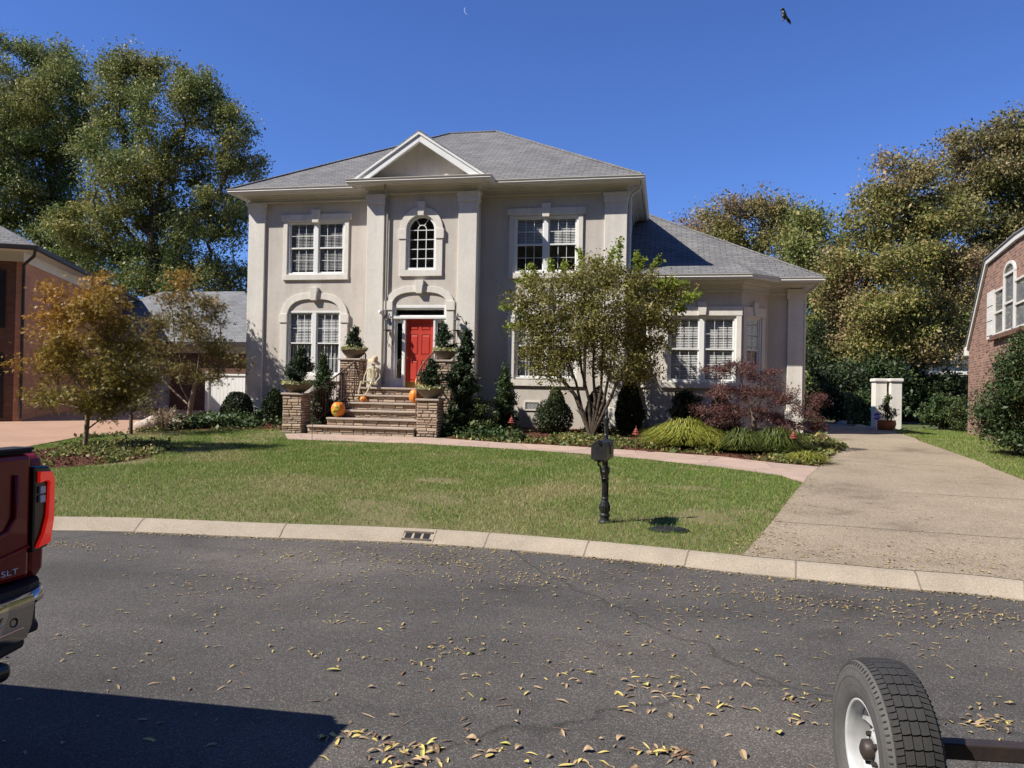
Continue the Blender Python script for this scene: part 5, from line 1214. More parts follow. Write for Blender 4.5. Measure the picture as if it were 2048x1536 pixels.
# bed side panels, tailgate, cab
m = MB(); side = [(-2.5, .70), (-2.5, 1.37), (-.12, 1.40), (-.05, 1.36), (-.02, 1.2), (-.03, .86), (-.07, .80), (-.32, .72), (-.62, .62)]+[(-1.15+.47*cos(a), .42+.47*sin(a)) for a in [radians(q) for q in (25, 50, 75, 100, 125, 150)]]+[(-1.68, .62)]
for y in (.02, -1.99): MB().prism(side, y, y+.09, 'y').build('bed_side', 'car_red', tr, local=True, bevel=.02)
m = MB(); m.box(-.10, -.0, -1.86, -.005, .84, 1.385); gate = m.build('tailgate', 'car_red', tr, local=True, bevel=.022)
m = MB(); m.tube([(.006, -.10, 1.30), (.008, -.10, 1.12), (.006, -.14, 1.06), (.004, -.30, 1.02), (.004, -1.7, 1.02)], .012, 6); m.tube([(.006, -.02, .98), (.004, -.3, .93), (.004, -1.8, .93)], .006, 6); m.build('crease', 'car_red', gate, local=True, smooth=True)
MB().box(-2.5, -.02, -1.9, .02, 1.386, 1.40).build('bed_cover', 'plastic_black', tr, local=True, bevel=.006)
MB().box(-.11, -.005, -1.88, .012, 1.401, 1.414).build('tailgate_cap', 'plastic_black', tr, local=True, bevel=.004)
for s, y0 in ((1, .0), (-1, -1.98)):
    y1 = y0+.10
    MB().prism([(y0-.002, .945), (y1-.005, .96), (y1+.014, 1.06), (y1+.014, 1.28), (y1-.01, 1.325), (y0-.002, 1.33)], -.14, .006, 'x').build('tail_light_housing', 'tail_black', tr, local=True, bevel=.012)
    m = MB()
    lens = [(y0+.018, 1.255), (y0+.018, 1.305), (y1-.012, 1.30), (y1+.006, 1.265), (y1+.006, 1.08), (y1-.012, .98), (y0+.012, .965), (y0+.045, 1.02), (y1-.03, 1.10), (y1-.022, 1.25), (y1-.034, 1.262)]
    m.prism(lens, .004, .022, 'x'); m.prism([(-.13, 1.0), (-.02, .97), (.0, .98), (.0, 1.29), (-.03, 1.29)], y1+.008, y1+.018, 'y'); h = m.build('tail_light', 'lens_red', tr, local=True, bevel=.003)
    m = MB(); m.box(.004, .017, y0+.026, y1-.042, 1.205, 1.238); m.box(.004, .017, y0+.026, y1-.042, 1.165, 1.198); m.build('reversing_lamp', 'lamp_white', h, local=True, bevel=.003)
# bumper: black step pad over a chrome bar wrapping the corner
Yb0, Yb1 = -1.98, .085
def bprof(inset, z0, z1, x): pass
outer = [(-.30, Yb1-.02), (-.10, Yb1+.005), (-.02, Yb1-.01), (.035, Yb1-.06), (.075, Yb1-.16), (.09, -.35), (.095, -.95)]; outer += [(x, -1.895-y) for x, y in outer[::-1]]
pad = outer+[(-.30, Yb0+.1), (-.30, Yb1-.1)]
MB().prism([(p[0]-.012, p[1]*.995) for p in outer]+[(-.28, Yb0+.05)], .78, .828, 'z').build('step_pad', 'plastic_black', tr, local=True, bevel=.012)
m = MB(); vs = []; prz = [(0, .80), (.012, .785), (.016, .75), (.010, .70), (.004, .66), (-.02, .60), (-.05, .595)]
oo = outer[4:-4]; n = len(prz)
for (x, y) in oo:
    for (d, z) in prz: vs.append((x+d, y, z))
m.add(vs, [(i*n+j, (i+1)*n+j, (i+1)*n+j+1, i*n+j+1) for i in range(len(oo)-1) for j in range(n-1)])
bp = m.build('bumper', 'chrome', tr, local=True, smooth=True); sm = bp.modifiers.new('solid', 'SOLIDIFY'); sm.thickness = .02
m = MB(); vs = []; oo = outer[:5]
for (x, y) in oo: vs += [(x+.004, y, .80), (x+.012, y, .765), (x+.008, y, .745)]
m.add(vs, [(i*3+j, (i+1)*3+j, (i+1)*3+j+1, i*3+j+1) for i in range(len(oo)-1) for j in range(2)]); q = m.build('bumper_corner', 'chrome', tr, local=True, smooth=True); sm = q.modifiers.new('solid', 'SOLIDIFY'); sm.thickness = .02
MB().prism([(-.28, .04), (.02, .02), (.045, -.09), (-.28, -.12)], .60, .745, 'z').build('corner_step', 'plastic_black', tr, local=True, bevel=.02)
MB().prism([(-.26, .06), (-.02, .065), (.03, .02), (.035, -.10), (-.26, -.10)], .60, .645, 'z').build('corner_trim', 'plastic_black', tr, local=True, bevel=.015)
MB().prism([(-.28, .03), (.03, -.05), (.07, -.25), (.07, -1.7), (-.28, -1.9)], .55, .60, 'z').build('valance', 'plastic_black', tr, local=True, bevel=.02)
m = MB(); m.lathe([(.013, 0), (.020, .004), (.020, 0)], (0, 0, 0), 20); m.v = [(.105+v[2], -.20+v[0], .705+v[1]) for v in m.v]; m.build('parking_sensor', 'tail_black', bp, local=True)
m = MB(); m.tube([(.098, -.14, .668), (.108, -.5, .655), (.112, -1.0, .655)], .005, 6); m.build('emboss', 'chrome', bp, local=True)
m = MB(); m.prism([(-.10, .52), (.10, .47), (.13, .50), (.12, .55), (-.10, .58)], -.62, -.22, 'y'); m.build('exhaust_tip', 'tail_black', tr, local=True, bevel=.02)
Tt = WM[tr.name] @ Matrix.Translation(Vector((.003, -.118, .885))) @ Matrix(((0, 0, 1, 0), (1, 0, 0, 0), (0, 1, 0, 0), (0, 0, 0, 1))); text('SLT', .034, Tt, 'lamp_white', gate, .002, 'lettering', 1.75)
m = MB(); cab = [(-2.55, .55), (-2.55, 1.36), (-2.75, 1.93), (-4.3, 1.96), (-4.95, 1.40), (-6.05, 1.28), (-6.15, .60)]
m.prism(cab, -1.93, .05, 'y'); cb = m.build('cab', 'car_red', tr, local=True, bevel=.05)
for yy, y2 in ((.051, .058), (-1.938, -1.931)):
    m = MB(); m.prism([(-2.8, 1.40), (-2.88, 1.86), (-3.4, 1.88), (-3.4, 1.40)], yy, y2, 'y'); m.prism([(-3.48, 1.40), (-3.48, 1.88), (-4.2, 1.88), (-4.7, 1.42)], yy, y2, 'y'); m.build('side_window', 'tail_black', cb, local=True)
MB().add([(-2.57, -1.75, 1.45), (-2.57, -.13, 1.45), (-2.71, -.2, 1.85), (-2.71, -1.68, 1.85)], [(0, 1, 2, 3)]).build('rear_window', 'tail_black', cb, local=True)
def wheel(x, y, z, R, w, par, nm='wheel'):
    m = MB(); rp_ = [(R*.6, -w/2), (R*.9, -w/2), (R, -w/2+.03), (R, w/2-.03), (R*.9, w/2), (R*.6, w/2), (R*.6, -w/2)]
    m.lathe(rp_, (0, 0, 0), 40); m.v = [(x+v[0], y+v[2], z+v[1]) for v in m.v]; o = m.build(nm, 'rubber', par, local=True, smooth=False); m = MB(); m.lathe([(0, -w*.3), (R*.2, -w*.3), (R*.55, -w*.2), (R*.6, -w*.4), (R*.6, w*.4), (R*.55, w*.2), (0, w*.3)], (0, 0, 0), 24); m.v = [(x+v[0], y+v[2], z+v[1]) for v in m.v]; m.build('rim', 'chrome', o, local=True)
for x in (-1.15, -5.2):
    for y in (-.08, -1.8): wheel(x, y, .40, .40, .26, tr)
MB().box(-5.6, -.25, -1.7, -.2, .42, .60).build('chassis', 'plastic_black', tr, local=True)

# ------------------------------------------------------------------ trailer axle and wheel, bottom right
a_ = YAW; TL_, TDp = 1.348+.1, 2.95; tx, ty = TL_*cos(a_)-TDp*sin(a_), TL_*sin(a_)+TDp*cos(a_)
tl = thing('trailer', 'small steel trailer, its ribbed tyre and white wheel at the lower right', 'trailer', (tx, ty, 0), radians(11.4-5))
R, w, zc = .335, .20, .36
def around(m, x0=0): m.v = [(x0+v[2], -v[0], zc+v[1]) for v in m.v]; return m      # lathe axis z -> local x
m = MB(); pr = [(.180, -.078), (.190, -.088), (.215, -.094), (.26, -.101), (.285, -.099), (.292, -.0965), (.296, -.0985), (.305, -.094), (.322, -.082), (.3245, -.076), (.3245, .076), (.322, .082), (.305, .094), (.296, .0985), (.26, .101), (.215, .094), (.190, .088), (.180, .078)]
m.lathe(pr, (0, 0, 0), 96); tyre = around(m).build('tyre', 'rubber_dusty', tl, local=True, smooth=True)
m = MB(); nblk = 44
def blk(a0, a1, x0, x1, r0=.322, r1=.3355, sk=0, crown=1):
    vs = []
    for r in (r0, r1):
        for (a, x) in ((a0, x0), (a1, x0+0), (a1+sk, x1), (a0+sk, x1)):
            rr = r-(.006*(abs(x)/.08)**3 if crown else 0); vs.append((x, -rr*cos(a), zc+rr*sin(a)))
    m.add(vs, [(0, 3, 2, 1), (4, 5, 6, 7), (0, 1, 5, 4), (1, 2, 6, 5), (2, 3, 7, 6), (3, 0, 4, 7)])
ribs = [(-.0465, -.0185, .012, 1), (-.0145, .0135, -.012, 1), (.0175, .0455, .012, 1)]
for k in range(nblk):
    st = 2*pi/nblk; a0 = k*st
    for (x0, x1, sk, _) in ribs:
        s0 = sk*.8; blk(a0+.004+abs(sk)*x0*10*.2, a0+st-.012+abs(sk)*x0*2, x0, (x0+x1)/2-.0015, sk=0); blk(a0+.004, a0+st-.012, (x0+x1)/2+.0015, x1, sk=0) if False else blk(a0+.004, a0+st-.013, (x0+x1)/2-.0014, x1, sk=.01)
for k in range(nblk*2):
    st = pi/nblk; a0 = k*st
    blk(a0+.006, a0+st-.008, -.079, -.0505, .320, .3335, sk=.02); blk(a0+.006, a0+st-.008, .0495, .079, .320, .3335, sk=-.02)
m.build('tread', 'rubber', tyre, local=True)
for sg in (-1, 1):
    m = MB()
    for k in range(nblk*2):
        a = k*pi/nblk; c, s = cos(a), sin(a); m.tube([(sg*.0955, -.305*c, zc+.305*s), (sg*.087, -.318*c, zc+.318*s)], .0032, 4)
    m.build('shoulder_lug', 'rubber', tyre, local=True)
m = MB()
for r_ in (.232, .262):
    m.tube([(-.1005 if r_ > .25 else -.0955, -r_*cos(k*pi/30), zc+r_*sin(k*pi/30)) for k in range(61)], .0016, 4, cap=False)
m.build('sidewall_ring', 'rubber', tyre, local=True)
m = MB(); m.lathe([(.183, -.082), (.178, -.085), (.172, -.076), (.166, -.05), (.166, .06), (.172, .08), (.183, .084)], (0, 0, 0), 64)
rim = around(m).build('rim', 'rim_paint', tl, local=True, smooth=True); m = MB(); ns = 5
m.lathe([(.166, -.020), (.158, -.03), (.148, -.02), (.12, -.005), (.10, -.002)], (0, 0, 0), 48); 
m.lathe([(.10, -.002), (.085, -.015), (.07, -.040), (.055, -.046), (0, -.046)], (0, 0, 0), 48)
# cut-outs between spokes
around(m); keepf = []
for f_ in m.f:
    c = [sum(m.v[i][j] for i in f_)/len(f_) for j in range(3)]; r_ = math.hypot(c[1], c[2]-zc); an = (math.degrees(atan2(c[2]-zc, -c[1]))+360) % (360/ns)
    if .07 < r_ < .165 and 14 < an < 58: continue
    keepf.append(f_)
m.f = keepf; o = m.build('spokes', 'rim_paint', rim, local=True, recalc=False); sm = o.modifiers.new('solid', 'SOLIDIFY'); sm.thickness = .006
m = MB(); m.lathe([(.04, -.046), (.038, -.075), (.02, -.085), (0, -.086)], (0, 0, 0), 24); around(m).build('hub_cap', 'frame_steel', rim, local=True, smooth=True)
for k in range(5):
    a = 2*pi*k/5+.6; m = MB(); m.lathe([(0, -.062), (.009, -.060), (.011, -.046), (.011, -.036)], (.057*cos(a), .057*sin(a), 0), 6); around(m).build('lug_nut', 'frame_steel', rim, local=True)
m = MB(); m.lathe([(0, .0), (.10, 0), (.10, .05), (0, .05)], (0, 0, 0), 24); around(m, .03).build('brake_drum', 'frame_steel', tl, local=True)
ax_ = MB().box(.08, 1.62, -.105, -.045, .385, .445).build('axle', 'frame_steel', tl, local=True, bevel=.006)
m = MB(); m.box(.72, .79, -1.7, .02, .50, .57); m.box(1.0+.0, 1.07, -1.7, .02, .50, .57); m.box(.79, 1.0, -1.7, -1.63, .50, .57); m.box(.79, 1.0, -.10, -.03, .50, .57); m.build('frame', 'frame_steel', tl, local=True, bevel=.004)
m = MB(); m.box(.73, .78, -.10, -.05, .446, .499); m.box(1.01, 1.06, -.10, -.05, .446, .499); m.build('spring_seat', 'frame_steel', tl, local=True)
wheel_far = MB(); wheel_far.lathe([(.19, -.09), (.26, -.10), (.325, -.08), (.335, -.07), (.335, .07), (.325, .08), (.26, .10), (.19, .09), (0, .05), (0, -.05), (.19, -.09)], (0, 0, 0), 48); around(wheel_far, 1.72).build('tyre', 'rubber', tl, local=True, smooth=True)

# ------------------------------------------------------------------ sky bits
v = Vector((0, 0, CZ))+ray(1570, 33).normalized()*9
def sp_(pts): return [v+(rt*(x-1570)-up*(y-33))*(9/F) for x, y in pts]
m = MB(); m.tube(sp_([(1562, 23), (1564, 20), (1567, 20), (1569, 25)]), [.004, .012, .012, .01], 6); m.tube(sp_([(1566, 23), (1568, 27), (1570, 32), (1574, 37), (1577, 41)]), [.012, .022, .018, .013, .016], 7); m.tube(sp_([(1577, 40), (1579, 44), (1579, 47)]), [.012, .009, .003], 5); m.tube(sp_([(1576, 41), (1575, 44)]), [.01, .003], 5)
m.tube(sp_([(1567, 29), (1567, 34), (1569, 37), (1567, 40), (1564, 41)]), [.016, .011, .011, .006, .003], 6); o = m.build('falling_leaf', 'iron_black', smooth=True); tagp(o, 'small dark curled leaf tumbling high in the blue sky', 'leaf')
Dm = 3000; mc = Vector((0, 0, CZ))+ray(935, 21).normalized()*Dm; mr = 6.5/F*Dm; vw = (mc-Vector((0, 0, CZ))).normalized(); e1 = (-rt*.93-up*.35).normalized(); e2 = vw.cross(e1).normalized()
m = MB(); vs = []; nn, kk = 24, 6          # lit lune of a sphere
for i in range(nn+1):
    lat = -pi/2+pi*i/nn
    for j in range(kk+1):
        lo = radians(0+48*j/kk); dv = e1*cos(lat)*cos(lo)+e2*sin(lat)-vw*cos(lat)*sin(lo); vs.append(mc+dv*mr)
m.add(vs, [(i*(kk+1)+j, (i+1)*(kk+1)+j, (i+1)*(kk+1)+j+1, i*(kk+1)+j+1) for i in range(nn) for j in range(kk)]); o = m.build('moon', 'moonlit', recalc=False); tagp(o, 'faint pale crescent moon in the daytime sky above the house', 'moon')

# ------------------------------------------------------------------ trees
def B(px, py, Y, z=None):
    p = PY(px, py, Y); return Vector((p.x, Y, g(Y) if z is None else z))
def fork(pts, Y, dy=None):
    return [list(PY(x, y, Y+(dy[i] if dy else 0))) for i, (x, y) in enumerate(pts)]
Y = 40; b = B(75, 800, Y); L1 = [lob(*q, Y+dy, yd) for *q, dy, yd in ((35, 150, 75, 85, 0, 2.5), (95, 150, 60, 60, 1, 2), (140, 185, 60, 70, -1, 2.2), (20, 260, 90, 75, -2, 2.6), (90, 275, 90, 70, 1, 2.5), (165, 270, 40, 40, 0, 1.6), (10, 370, 100, 80, -1, 2.5), (100, 390, 90, 75, 1, 2.4), (40, 480, 110, 70, 0, 2.4), (150, 500, 80, 70, -1, 2.4), (-70, 260, 90, 150, 0, 3))]
tree('oak_tree', 'tall dark green oak with a dense rounded crown above the left brick house', 'tree', b, [[list(b), *fork([(78, 600), (80, 420), (60, 280), (45, 170)], Y)], [*fork([(80, 430), (120, 330), (150, 230), (148, 190)], Y)], [*fork([(80, 450), (30, 370), (0, 270)], Y)]], L1, 8, 'oak_leaf', .135, 350, .42, r_tip=.025, r_base=.5, minr=.02)
Y = 36; b = B(300, 800, Y); L2 = [lob(*q, Y+dy, yd) for *q, dy, yd in ((218, 130, 22, 28, 0, 1), (265, 160, 55, 50, 0, 2), (320, 150, 45, 38, 1, 1.6), (385, 155, 35, 32, 0, 1.2), (250, 225, 60, 50, 1, 2), (335, 215, 60, 55, -1, 2), (410, 215, 50, 45, 0, 1.8), (455, 235, 40, 38, 0, 1.5), (485, 300, 38, 50, 0, 1.4), (470, 350, 40, 35, 1, 1.5), (215, 300, 60, 55, 0, 2), (300, 320, 65, 50, -1, 2.2), (390, 330, 60, 45, 1, 2), (440, 400, 55, 45, 0, 1.8), (230, 390, 75, 60, -1, 2.3), (330, 410, 70, 55, 1, 2.3), (470, 455, 30, 45, 0, 1.3), (400, 480, 70, 50, 0, 2), (280, 490, 90, 60, 1, 2.5), (180, 460, 70, 60, 0, 2.2), (370, 560, 100, 50, 0, 2.4), (240, 575, 110, 50, 0, 2.4), (470, 560, 30, 60, 1, 1.4), (330, 640, 110, 50, 1, 2), (460, 620, 40, 50, 1, 1.5))]
tree('oak_tree', 'broad spreading oak with olive green crown touching the left roof corner of the grey house', 'tree', b, [[list(b), *fork([(300, 620), (305, 500), (300, 380), (275, 260), (265, 180)], Y)], [*fork([(305, 470), (330, 330), (350, 270), (395, 240)], Y)], [*fork([(302, 520), (380, 440), (440, 380)], Y)], [*fork([(302, 520), (230, 430), (200, 330)], Y)]], L2, 9, 'oak_leaf', .125, 340, .36, r_tip=.022, r_base=.5, minr=.02)
# right-hand background
Y = 38; b = B(1790, 830, Y, .69); L3 = [lob(*q, Y+dy, yd) for *q, dy, yd in ((1750, 400, 32, 36, 0, 1), (1790, 360, 36, 48, 0, 1.2), (1835, 340, 40, 40, 0, 1.3), (1740, 460, 40, 40, 0, 1.4), (1800, 440, 60, 50, 0, 1.8), (1870, 430, 55, 50, 0, 1.8), (1715, 520, 50, 50, 0, 1.6), (1790, 530, 70, 55, -1, 2), (1870, 530, 60, 60, 0, 2), (1700, 600, 55, 45, 0, 1.8), (1770, 620, 70, 50, -1.5, 2), (1850, 620, 70, 50, -1, 2), (1910, 560, 40, 60, 0, 1.6), (1720, 680, 55, 36, -1, 1.6), (1800, 690, 70, 34, -1.5, 1.8), (1880, 690, 60, 34, -1, 1.7), (1660, 560, 30, 40, 0, 1.2))]
tree('maple_tree', 'large maple turning gold and russet beside the right brick house', 'tree', b, [[list(b), *fork([(1790, 700), (1800, 580), (1810, 460), (1800, 370)], Y)], [*fork([(1795, 640), (1850, 560), (1880, 460)], Y)], [*fork([(1795, 660), (1730, 580), (1730, 480)], Y)]], L3, 9, 'maple_tall_leaf', .13, 380, .40, r_tip=.02, r_base=.35, minr=.018)
Y = 44; b = B(2010, 830, Y, .69); L4 = [lob(*q, Y+dy, yd) for *q, dy, yd in ((1935, 290, 36, 30, 0, 1.2), (1985, 280, 40, 34, 0, 1.3), (2040, 280, 50, 50, 0, 1.6), (1920, 350, 40, 50, 0, 1.5), (1980, 360, 60, 50, 0, 2), (2050, 370, 60, 60, 0, 2), (1950, 440, 60, 50, 0, 2), (2020, 460, 70, 50, 0, 2), (2110, 330, 70, 100, 0, 2.5), (1960, 530, 60, 50, 0, 2), (2050, 550, 80, 60, 0, 2))]
tree('oak_tree', 'tall bronze green oak rising over the roof of the right brick house', 'tree', b, [[list(b), *fork([(2010, 620), (2010, 460), (1995, 340)], Y)], [*fork([(2010, 520), (2060, 400), (2070, 300)], Y)]], L4, 8, 'brown_tall_leaf', .145, 370, .46, r_tip=.02, r_base=.4, minr=.02)
Y = 46; b = B(1490, 830, Y, .69); L5 = [lob(*q, Y+dy, yd) for *q, dy, yd in ((1395, 455, 26, 18, 0, 1), (1430, 435, 34, 26, 0, 1.2), (1480, 420, 36, 24, 0, 1.3), (1530, 415, 36, 26, 0, 1.3), (1575, 440, 32, 36, 0, 1.3), (1440, 480, 60, 32, 0, 2), (1510, 480, 60, 38, 0, 2), (1575, 510, 40, 50, 0, 1.8), (1540, 570, 70, 50, 0, 2), (1450, 560, 70, 50, 0, 2))]
tree('oak_tree', 'olive and gold oak behind the ridge of the low wing roof', 'tree', b, [[list(b), *fork([(1490, 600), (1492, 500), (1480, 440)], Y)], [*fork([(1491, 540), (1550, 470), (1570, 440)], Y)]], L5, 8, 'maple_tall_leaf', .14, 360, .44, r_tip=.02, r_base=.35, minr=.02)
Y = 42; b = B(1640, 830, Y, .69); L6 = [lob(*q, Y+dy, yd) for *q, dy, yd in ((1615, 430, 26, 24, 0, 1), (1640, 440, 24, 30, 0, 1), (1610, 490, 40, 40, 0, 1.6), (1660, 520, 44, 44, 0, 1.7), (1625, 570, 40, 50, 0, 1.8), (1665, 620, 50, 50, 0, 1.8), (1620, 660, 34, 50, 0, 1.6), (1670, 700, 60, 50, 0, 1.8), (1640, 770, 60, 50, 0, 1.6))]
tree('oak_tree', 'dark olive tree filling the gap right of the wing roof end', 'tree', b, [[list(b), *fork([(1640, 700), (1635, 560), (1625, 470)], Y)]], L6, 9, 'oak_leaf', .135, 380, .42, r_tip=.02, r_base=.3, minr=.02)
Y = 58; b = B(1692, 830, Y, .69); tree('pine_tree', 'pale feathery conifer top just left of the gold maple', 'tree', b, [[list(b), *fork([(1692, 600), (1692, 430)], Y)]], [lob(*q, Y) for q in ((1690, 445, 12, 22), (1692, 480, 20, 26), (1692, 530, 26, 40))], 10, 'juniper', .22, 70, .4, r_tip=.02, r_base=.25, minr=.03)
# dark understorey right of the drive
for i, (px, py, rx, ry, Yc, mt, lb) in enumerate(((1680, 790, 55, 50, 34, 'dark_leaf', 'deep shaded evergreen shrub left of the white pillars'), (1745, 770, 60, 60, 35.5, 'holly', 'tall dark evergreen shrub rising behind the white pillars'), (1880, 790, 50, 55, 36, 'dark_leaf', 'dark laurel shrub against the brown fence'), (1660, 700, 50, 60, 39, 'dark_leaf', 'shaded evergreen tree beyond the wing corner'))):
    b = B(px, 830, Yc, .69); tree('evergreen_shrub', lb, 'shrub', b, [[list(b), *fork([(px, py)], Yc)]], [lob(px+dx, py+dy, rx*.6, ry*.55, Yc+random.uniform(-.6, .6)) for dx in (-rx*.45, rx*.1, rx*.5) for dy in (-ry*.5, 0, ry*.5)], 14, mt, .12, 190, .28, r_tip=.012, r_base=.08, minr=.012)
spiky('juniper', 'feathery juniper with long upswept sprays before the brick corner', 'shrub', B(1880, 850, 29).x, 29, .66, 1.15, .65, 'juniper', 5000, leaf=.09, arms=34, stem=.02, prof=lambda s: 1-s*.4)
spiky('juniper', 'rounded olive juniper tight against the right brick wall', 'shrub', B(1917, 850, 28).x, 28, .66, 1.1, .5, 'conifer_light', 4500, leaf=.07, arms=30, stem=.02, prof=lambda s: 1-s*.5)
spiky('yew', 'dark upright yew left of the white pillars', 'shrub', B(1722, 850, 31).x, 31, .66, 1.3, .7, 'juniper', 5000, leaf=.08, arms=36, stem=.02, prof=lambda s: 1-s*.5)
# young maples on the left
b = G(170, 900); Y = b.y
LA = [lob(*q, Y+dy, yd) for *q, dy, yd in ((108, 585, 24, 26, 0, .35), (150, 610, 40, 36, .2, .5), (215, 580, 32, 30, 0, .45), (200, 630, 50, 40, -.3, .6), (118, 650, 42, 34, .3, .6), (165, 690, 60, 36, -.3, .7), (240, 680, 50, 44, .2, .6), (88, 725, 44, 18, 0, .5), (150, 745, 50, 28, .4, .7), (225, 745, 50, 34, -.3, .7), (85, 795, 42, 15, .1, .4), (150, 800, 50, 22, -.4, .6), (225, 810, 55, 26, .3, .6), (270, 760, 34, 34, .3, .5), (120, 700, 30, 20, -.4, .4))]
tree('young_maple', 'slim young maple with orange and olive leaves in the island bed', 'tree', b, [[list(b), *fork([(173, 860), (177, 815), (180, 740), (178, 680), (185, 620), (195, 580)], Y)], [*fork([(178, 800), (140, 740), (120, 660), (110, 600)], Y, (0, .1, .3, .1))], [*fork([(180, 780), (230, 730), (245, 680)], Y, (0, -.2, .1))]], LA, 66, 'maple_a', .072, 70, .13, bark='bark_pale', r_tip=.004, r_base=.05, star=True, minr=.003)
b = G(377, 830); Y = min(b.y, 21.0); b = B(377, 832, Y)
LBm = [lob(*q, Y+dy, yd) for *q, dy, yd in ((365, 570, 26, 24, 0, .4), (385, 595, 34, 26, 0, .5), (335, 600, 24, 24, .2, .4), (350, 640, 46, 30, -.2, .6), (420, 625, 34, 30, .2, .5), (300, 650, 26, 26, 0, .5), (320, 690, 50, 32, .2, .7), (395, 680, 50, 34, -.2, .7), (430, 700, 32, 30, .3, .5), (290, 710, 34, 30, 0, .6), (350, 740, 60, 24, 0, .8), (420, 745, 34, 18, 0, .5), (285, 760, 30, 20, 0, .5), (470, 720, 14, 10, 0, .2))]
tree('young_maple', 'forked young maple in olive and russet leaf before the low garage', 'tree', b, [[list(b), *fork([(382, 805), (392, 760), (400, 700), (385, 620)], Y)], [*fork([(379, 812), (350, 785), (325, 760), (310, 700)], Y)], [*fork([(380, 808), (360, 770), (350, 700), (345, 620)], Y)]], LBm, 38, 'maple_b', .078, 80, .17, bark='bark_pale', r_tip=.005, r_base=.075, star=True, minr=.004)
b2 = B(262, 860, 17.5)
LCm = [lob(*q, 17.5+dy, yd) for *q, dy, yd in ((262, 690, 34, 34, 0, .5), (268, 740, 40, 30, 0, .6), (250, 790, 46, 26, .3, .6), (290, 800, 36, 20, 0, .5), (240, 650, 20, 20, 0, .3))]
tree('young_maple', 'darker shaded young maple between the two brighter ones', 'tree', b2, [[list(b2), *fork([(262, 830), (265, 780), (262, 700)], 17.5)]], LCm, 36, 'maple_small_b', .075, 60, .15, r_tip=.004, r_base=.045, star=True, minr=.004)
# many-stemmed tree in front of the house
b = B(1183, 864, 20.2); Y = 20.2
LD = [lob(*q, Y+dy, yd) for *q, dy, yd in ((1070, 580, 34, 28, 0, .6), (1120, 565, 44, 28, .1, .7), (1180, 565, 46, 32, -.2, .8), (1240, 560, 44, 30, 0, .8), (1295, 580, 40, 30, .2, .6), (1330, 610, 32, 26, 0, .5), (1090, 620, 46, 30, -.2, .8), (1150, 615, 46, 34, .3, .9), (1215, 615, 50, 34, -.4, .9), (1275, 630, 46, 34, 0, .8), (1100, 665, 50, 28, .2, .8), (1160, 665, 40, 28, -.3, .8), (1255, 680, 46, 34, .1, .8), (1310, 660, 30, 34, 0, .5), (1105, 710, 54, 24, 0, .8), (1165, 705, 34, 20, .3, .6), (1240, 725, 50, 26, -.2, .7), (1290, 700, 34, 28, 0, .5), (1115, 745, 34, 16, -.1, .5), (1265, 755, 34, 18, .1, .4), (1195, 660, 40, 40, .4, .8), (1200, 540, 50, 24, 0, .7), (1050, 600, 26, 30, 0, .5), (1350, 585, 24, 22, 0, .4), (1060, 690, 24, 30, 0, .4), (1205, 740, 24, 20, .3, .4), (1085, 735, 30, 22, 0, .4), (1290, 745, 30, 24, .1, .4), (1060, 650, 24, 26, 0, .4), (1335, 655, 22, 26, 0, .4))]
St = [[(1183, 862), (1163, 815), (1152, 765), (1128, 700), (1100, 640)], [(1185, 860), (1178, 800), (1163, 740), (1155, 660), (1140, 580)], [(1186, 858), (1190, 800), (1186, 740), (1190, 660), (1185, 570)], [(1188, 858), (1208, 800), (1218, 750), (1228, 680), (1235, 590)], [(1190, 858), (1222, 795), (1240, 750), (1268, 700), (1290, 630)], [(1180, 850), (1150, 790), (1120, 755), (1095, 700)], [(1187, 850), (1202, 780), (1205, 700), (1210, 600)]]
fk = [[list(b)]+fork(s[1:], Y, (0, random.uniform(-.3, .3), random.uniform(-.5, .5), random.uniform(-.4, .4), 0)) for s in St]
ct, cl = tree('crape_myrtle', 'many stemmed crape myrtle in bronze green leaf before the lower windows', 'tree', b, fk, LD, 48, 'crape_leaf', .06, 150, .17, bark='bark', r_tip=.004, r_base=.115, edge=.5, minr=.004, aspect=.55)
m = MB(); C = []
for (px, py), (sx, sy) in (((1240, 482), (1235, 560)), ((1275, 505), (1270, 560)), ((1395, 588), (1330, 610)), ((1400, 590), (1340, 620)), ((1375, 565), (1310, 590)), ((1350, 560), (1290, 580)), ((1195, 520), (1190, 560)), ((1130, 525), (1130, 560)), ((1045, 545), (1080, 580)), ((1035, 560), (1075, 590)), ((1000, 612), (1070, 640)), ((1012, 655), (1070, 650)), ((1320, 515), (1290, 560)), ((1160, 500), (1165, 560)), ((1100, 520), (1105, 560)), ((1060, 530), (1080, 570)), ((1225, 500), (1215, 560)), ((1290, 520), (1265, 560)), ((1370, 620), (1330, 625)), ((1345, 590), (1310, 600))):
    Yt = Y+random.uniform(-.5, .5); p0 = PY(sx, sy, Yt); p1 = PY(px, py, Yt+random.uniform(-.3, .3)); mid = p0.lerp(p1, .55)+Vector((0, 0, .05)); m.tube([p0, mid, p1], [.006, .004, .002], 4)
    for t_ in np.linspace(.3, 1.0, 12): q = p0.lerp(mid, t_*2) if t_ < .5 else mid.lerp(p1, (t_-.5)*2); C.append(np.array(q)+rng.normal(size=(14, 3))*.05)
m.build('long_shoot', 'bark_pale', ct, recalc=False); npmesh('young_leaf', cards(np.concatenate(C), .075, .65, .2, .5), 4, 'crape_tip', ct)
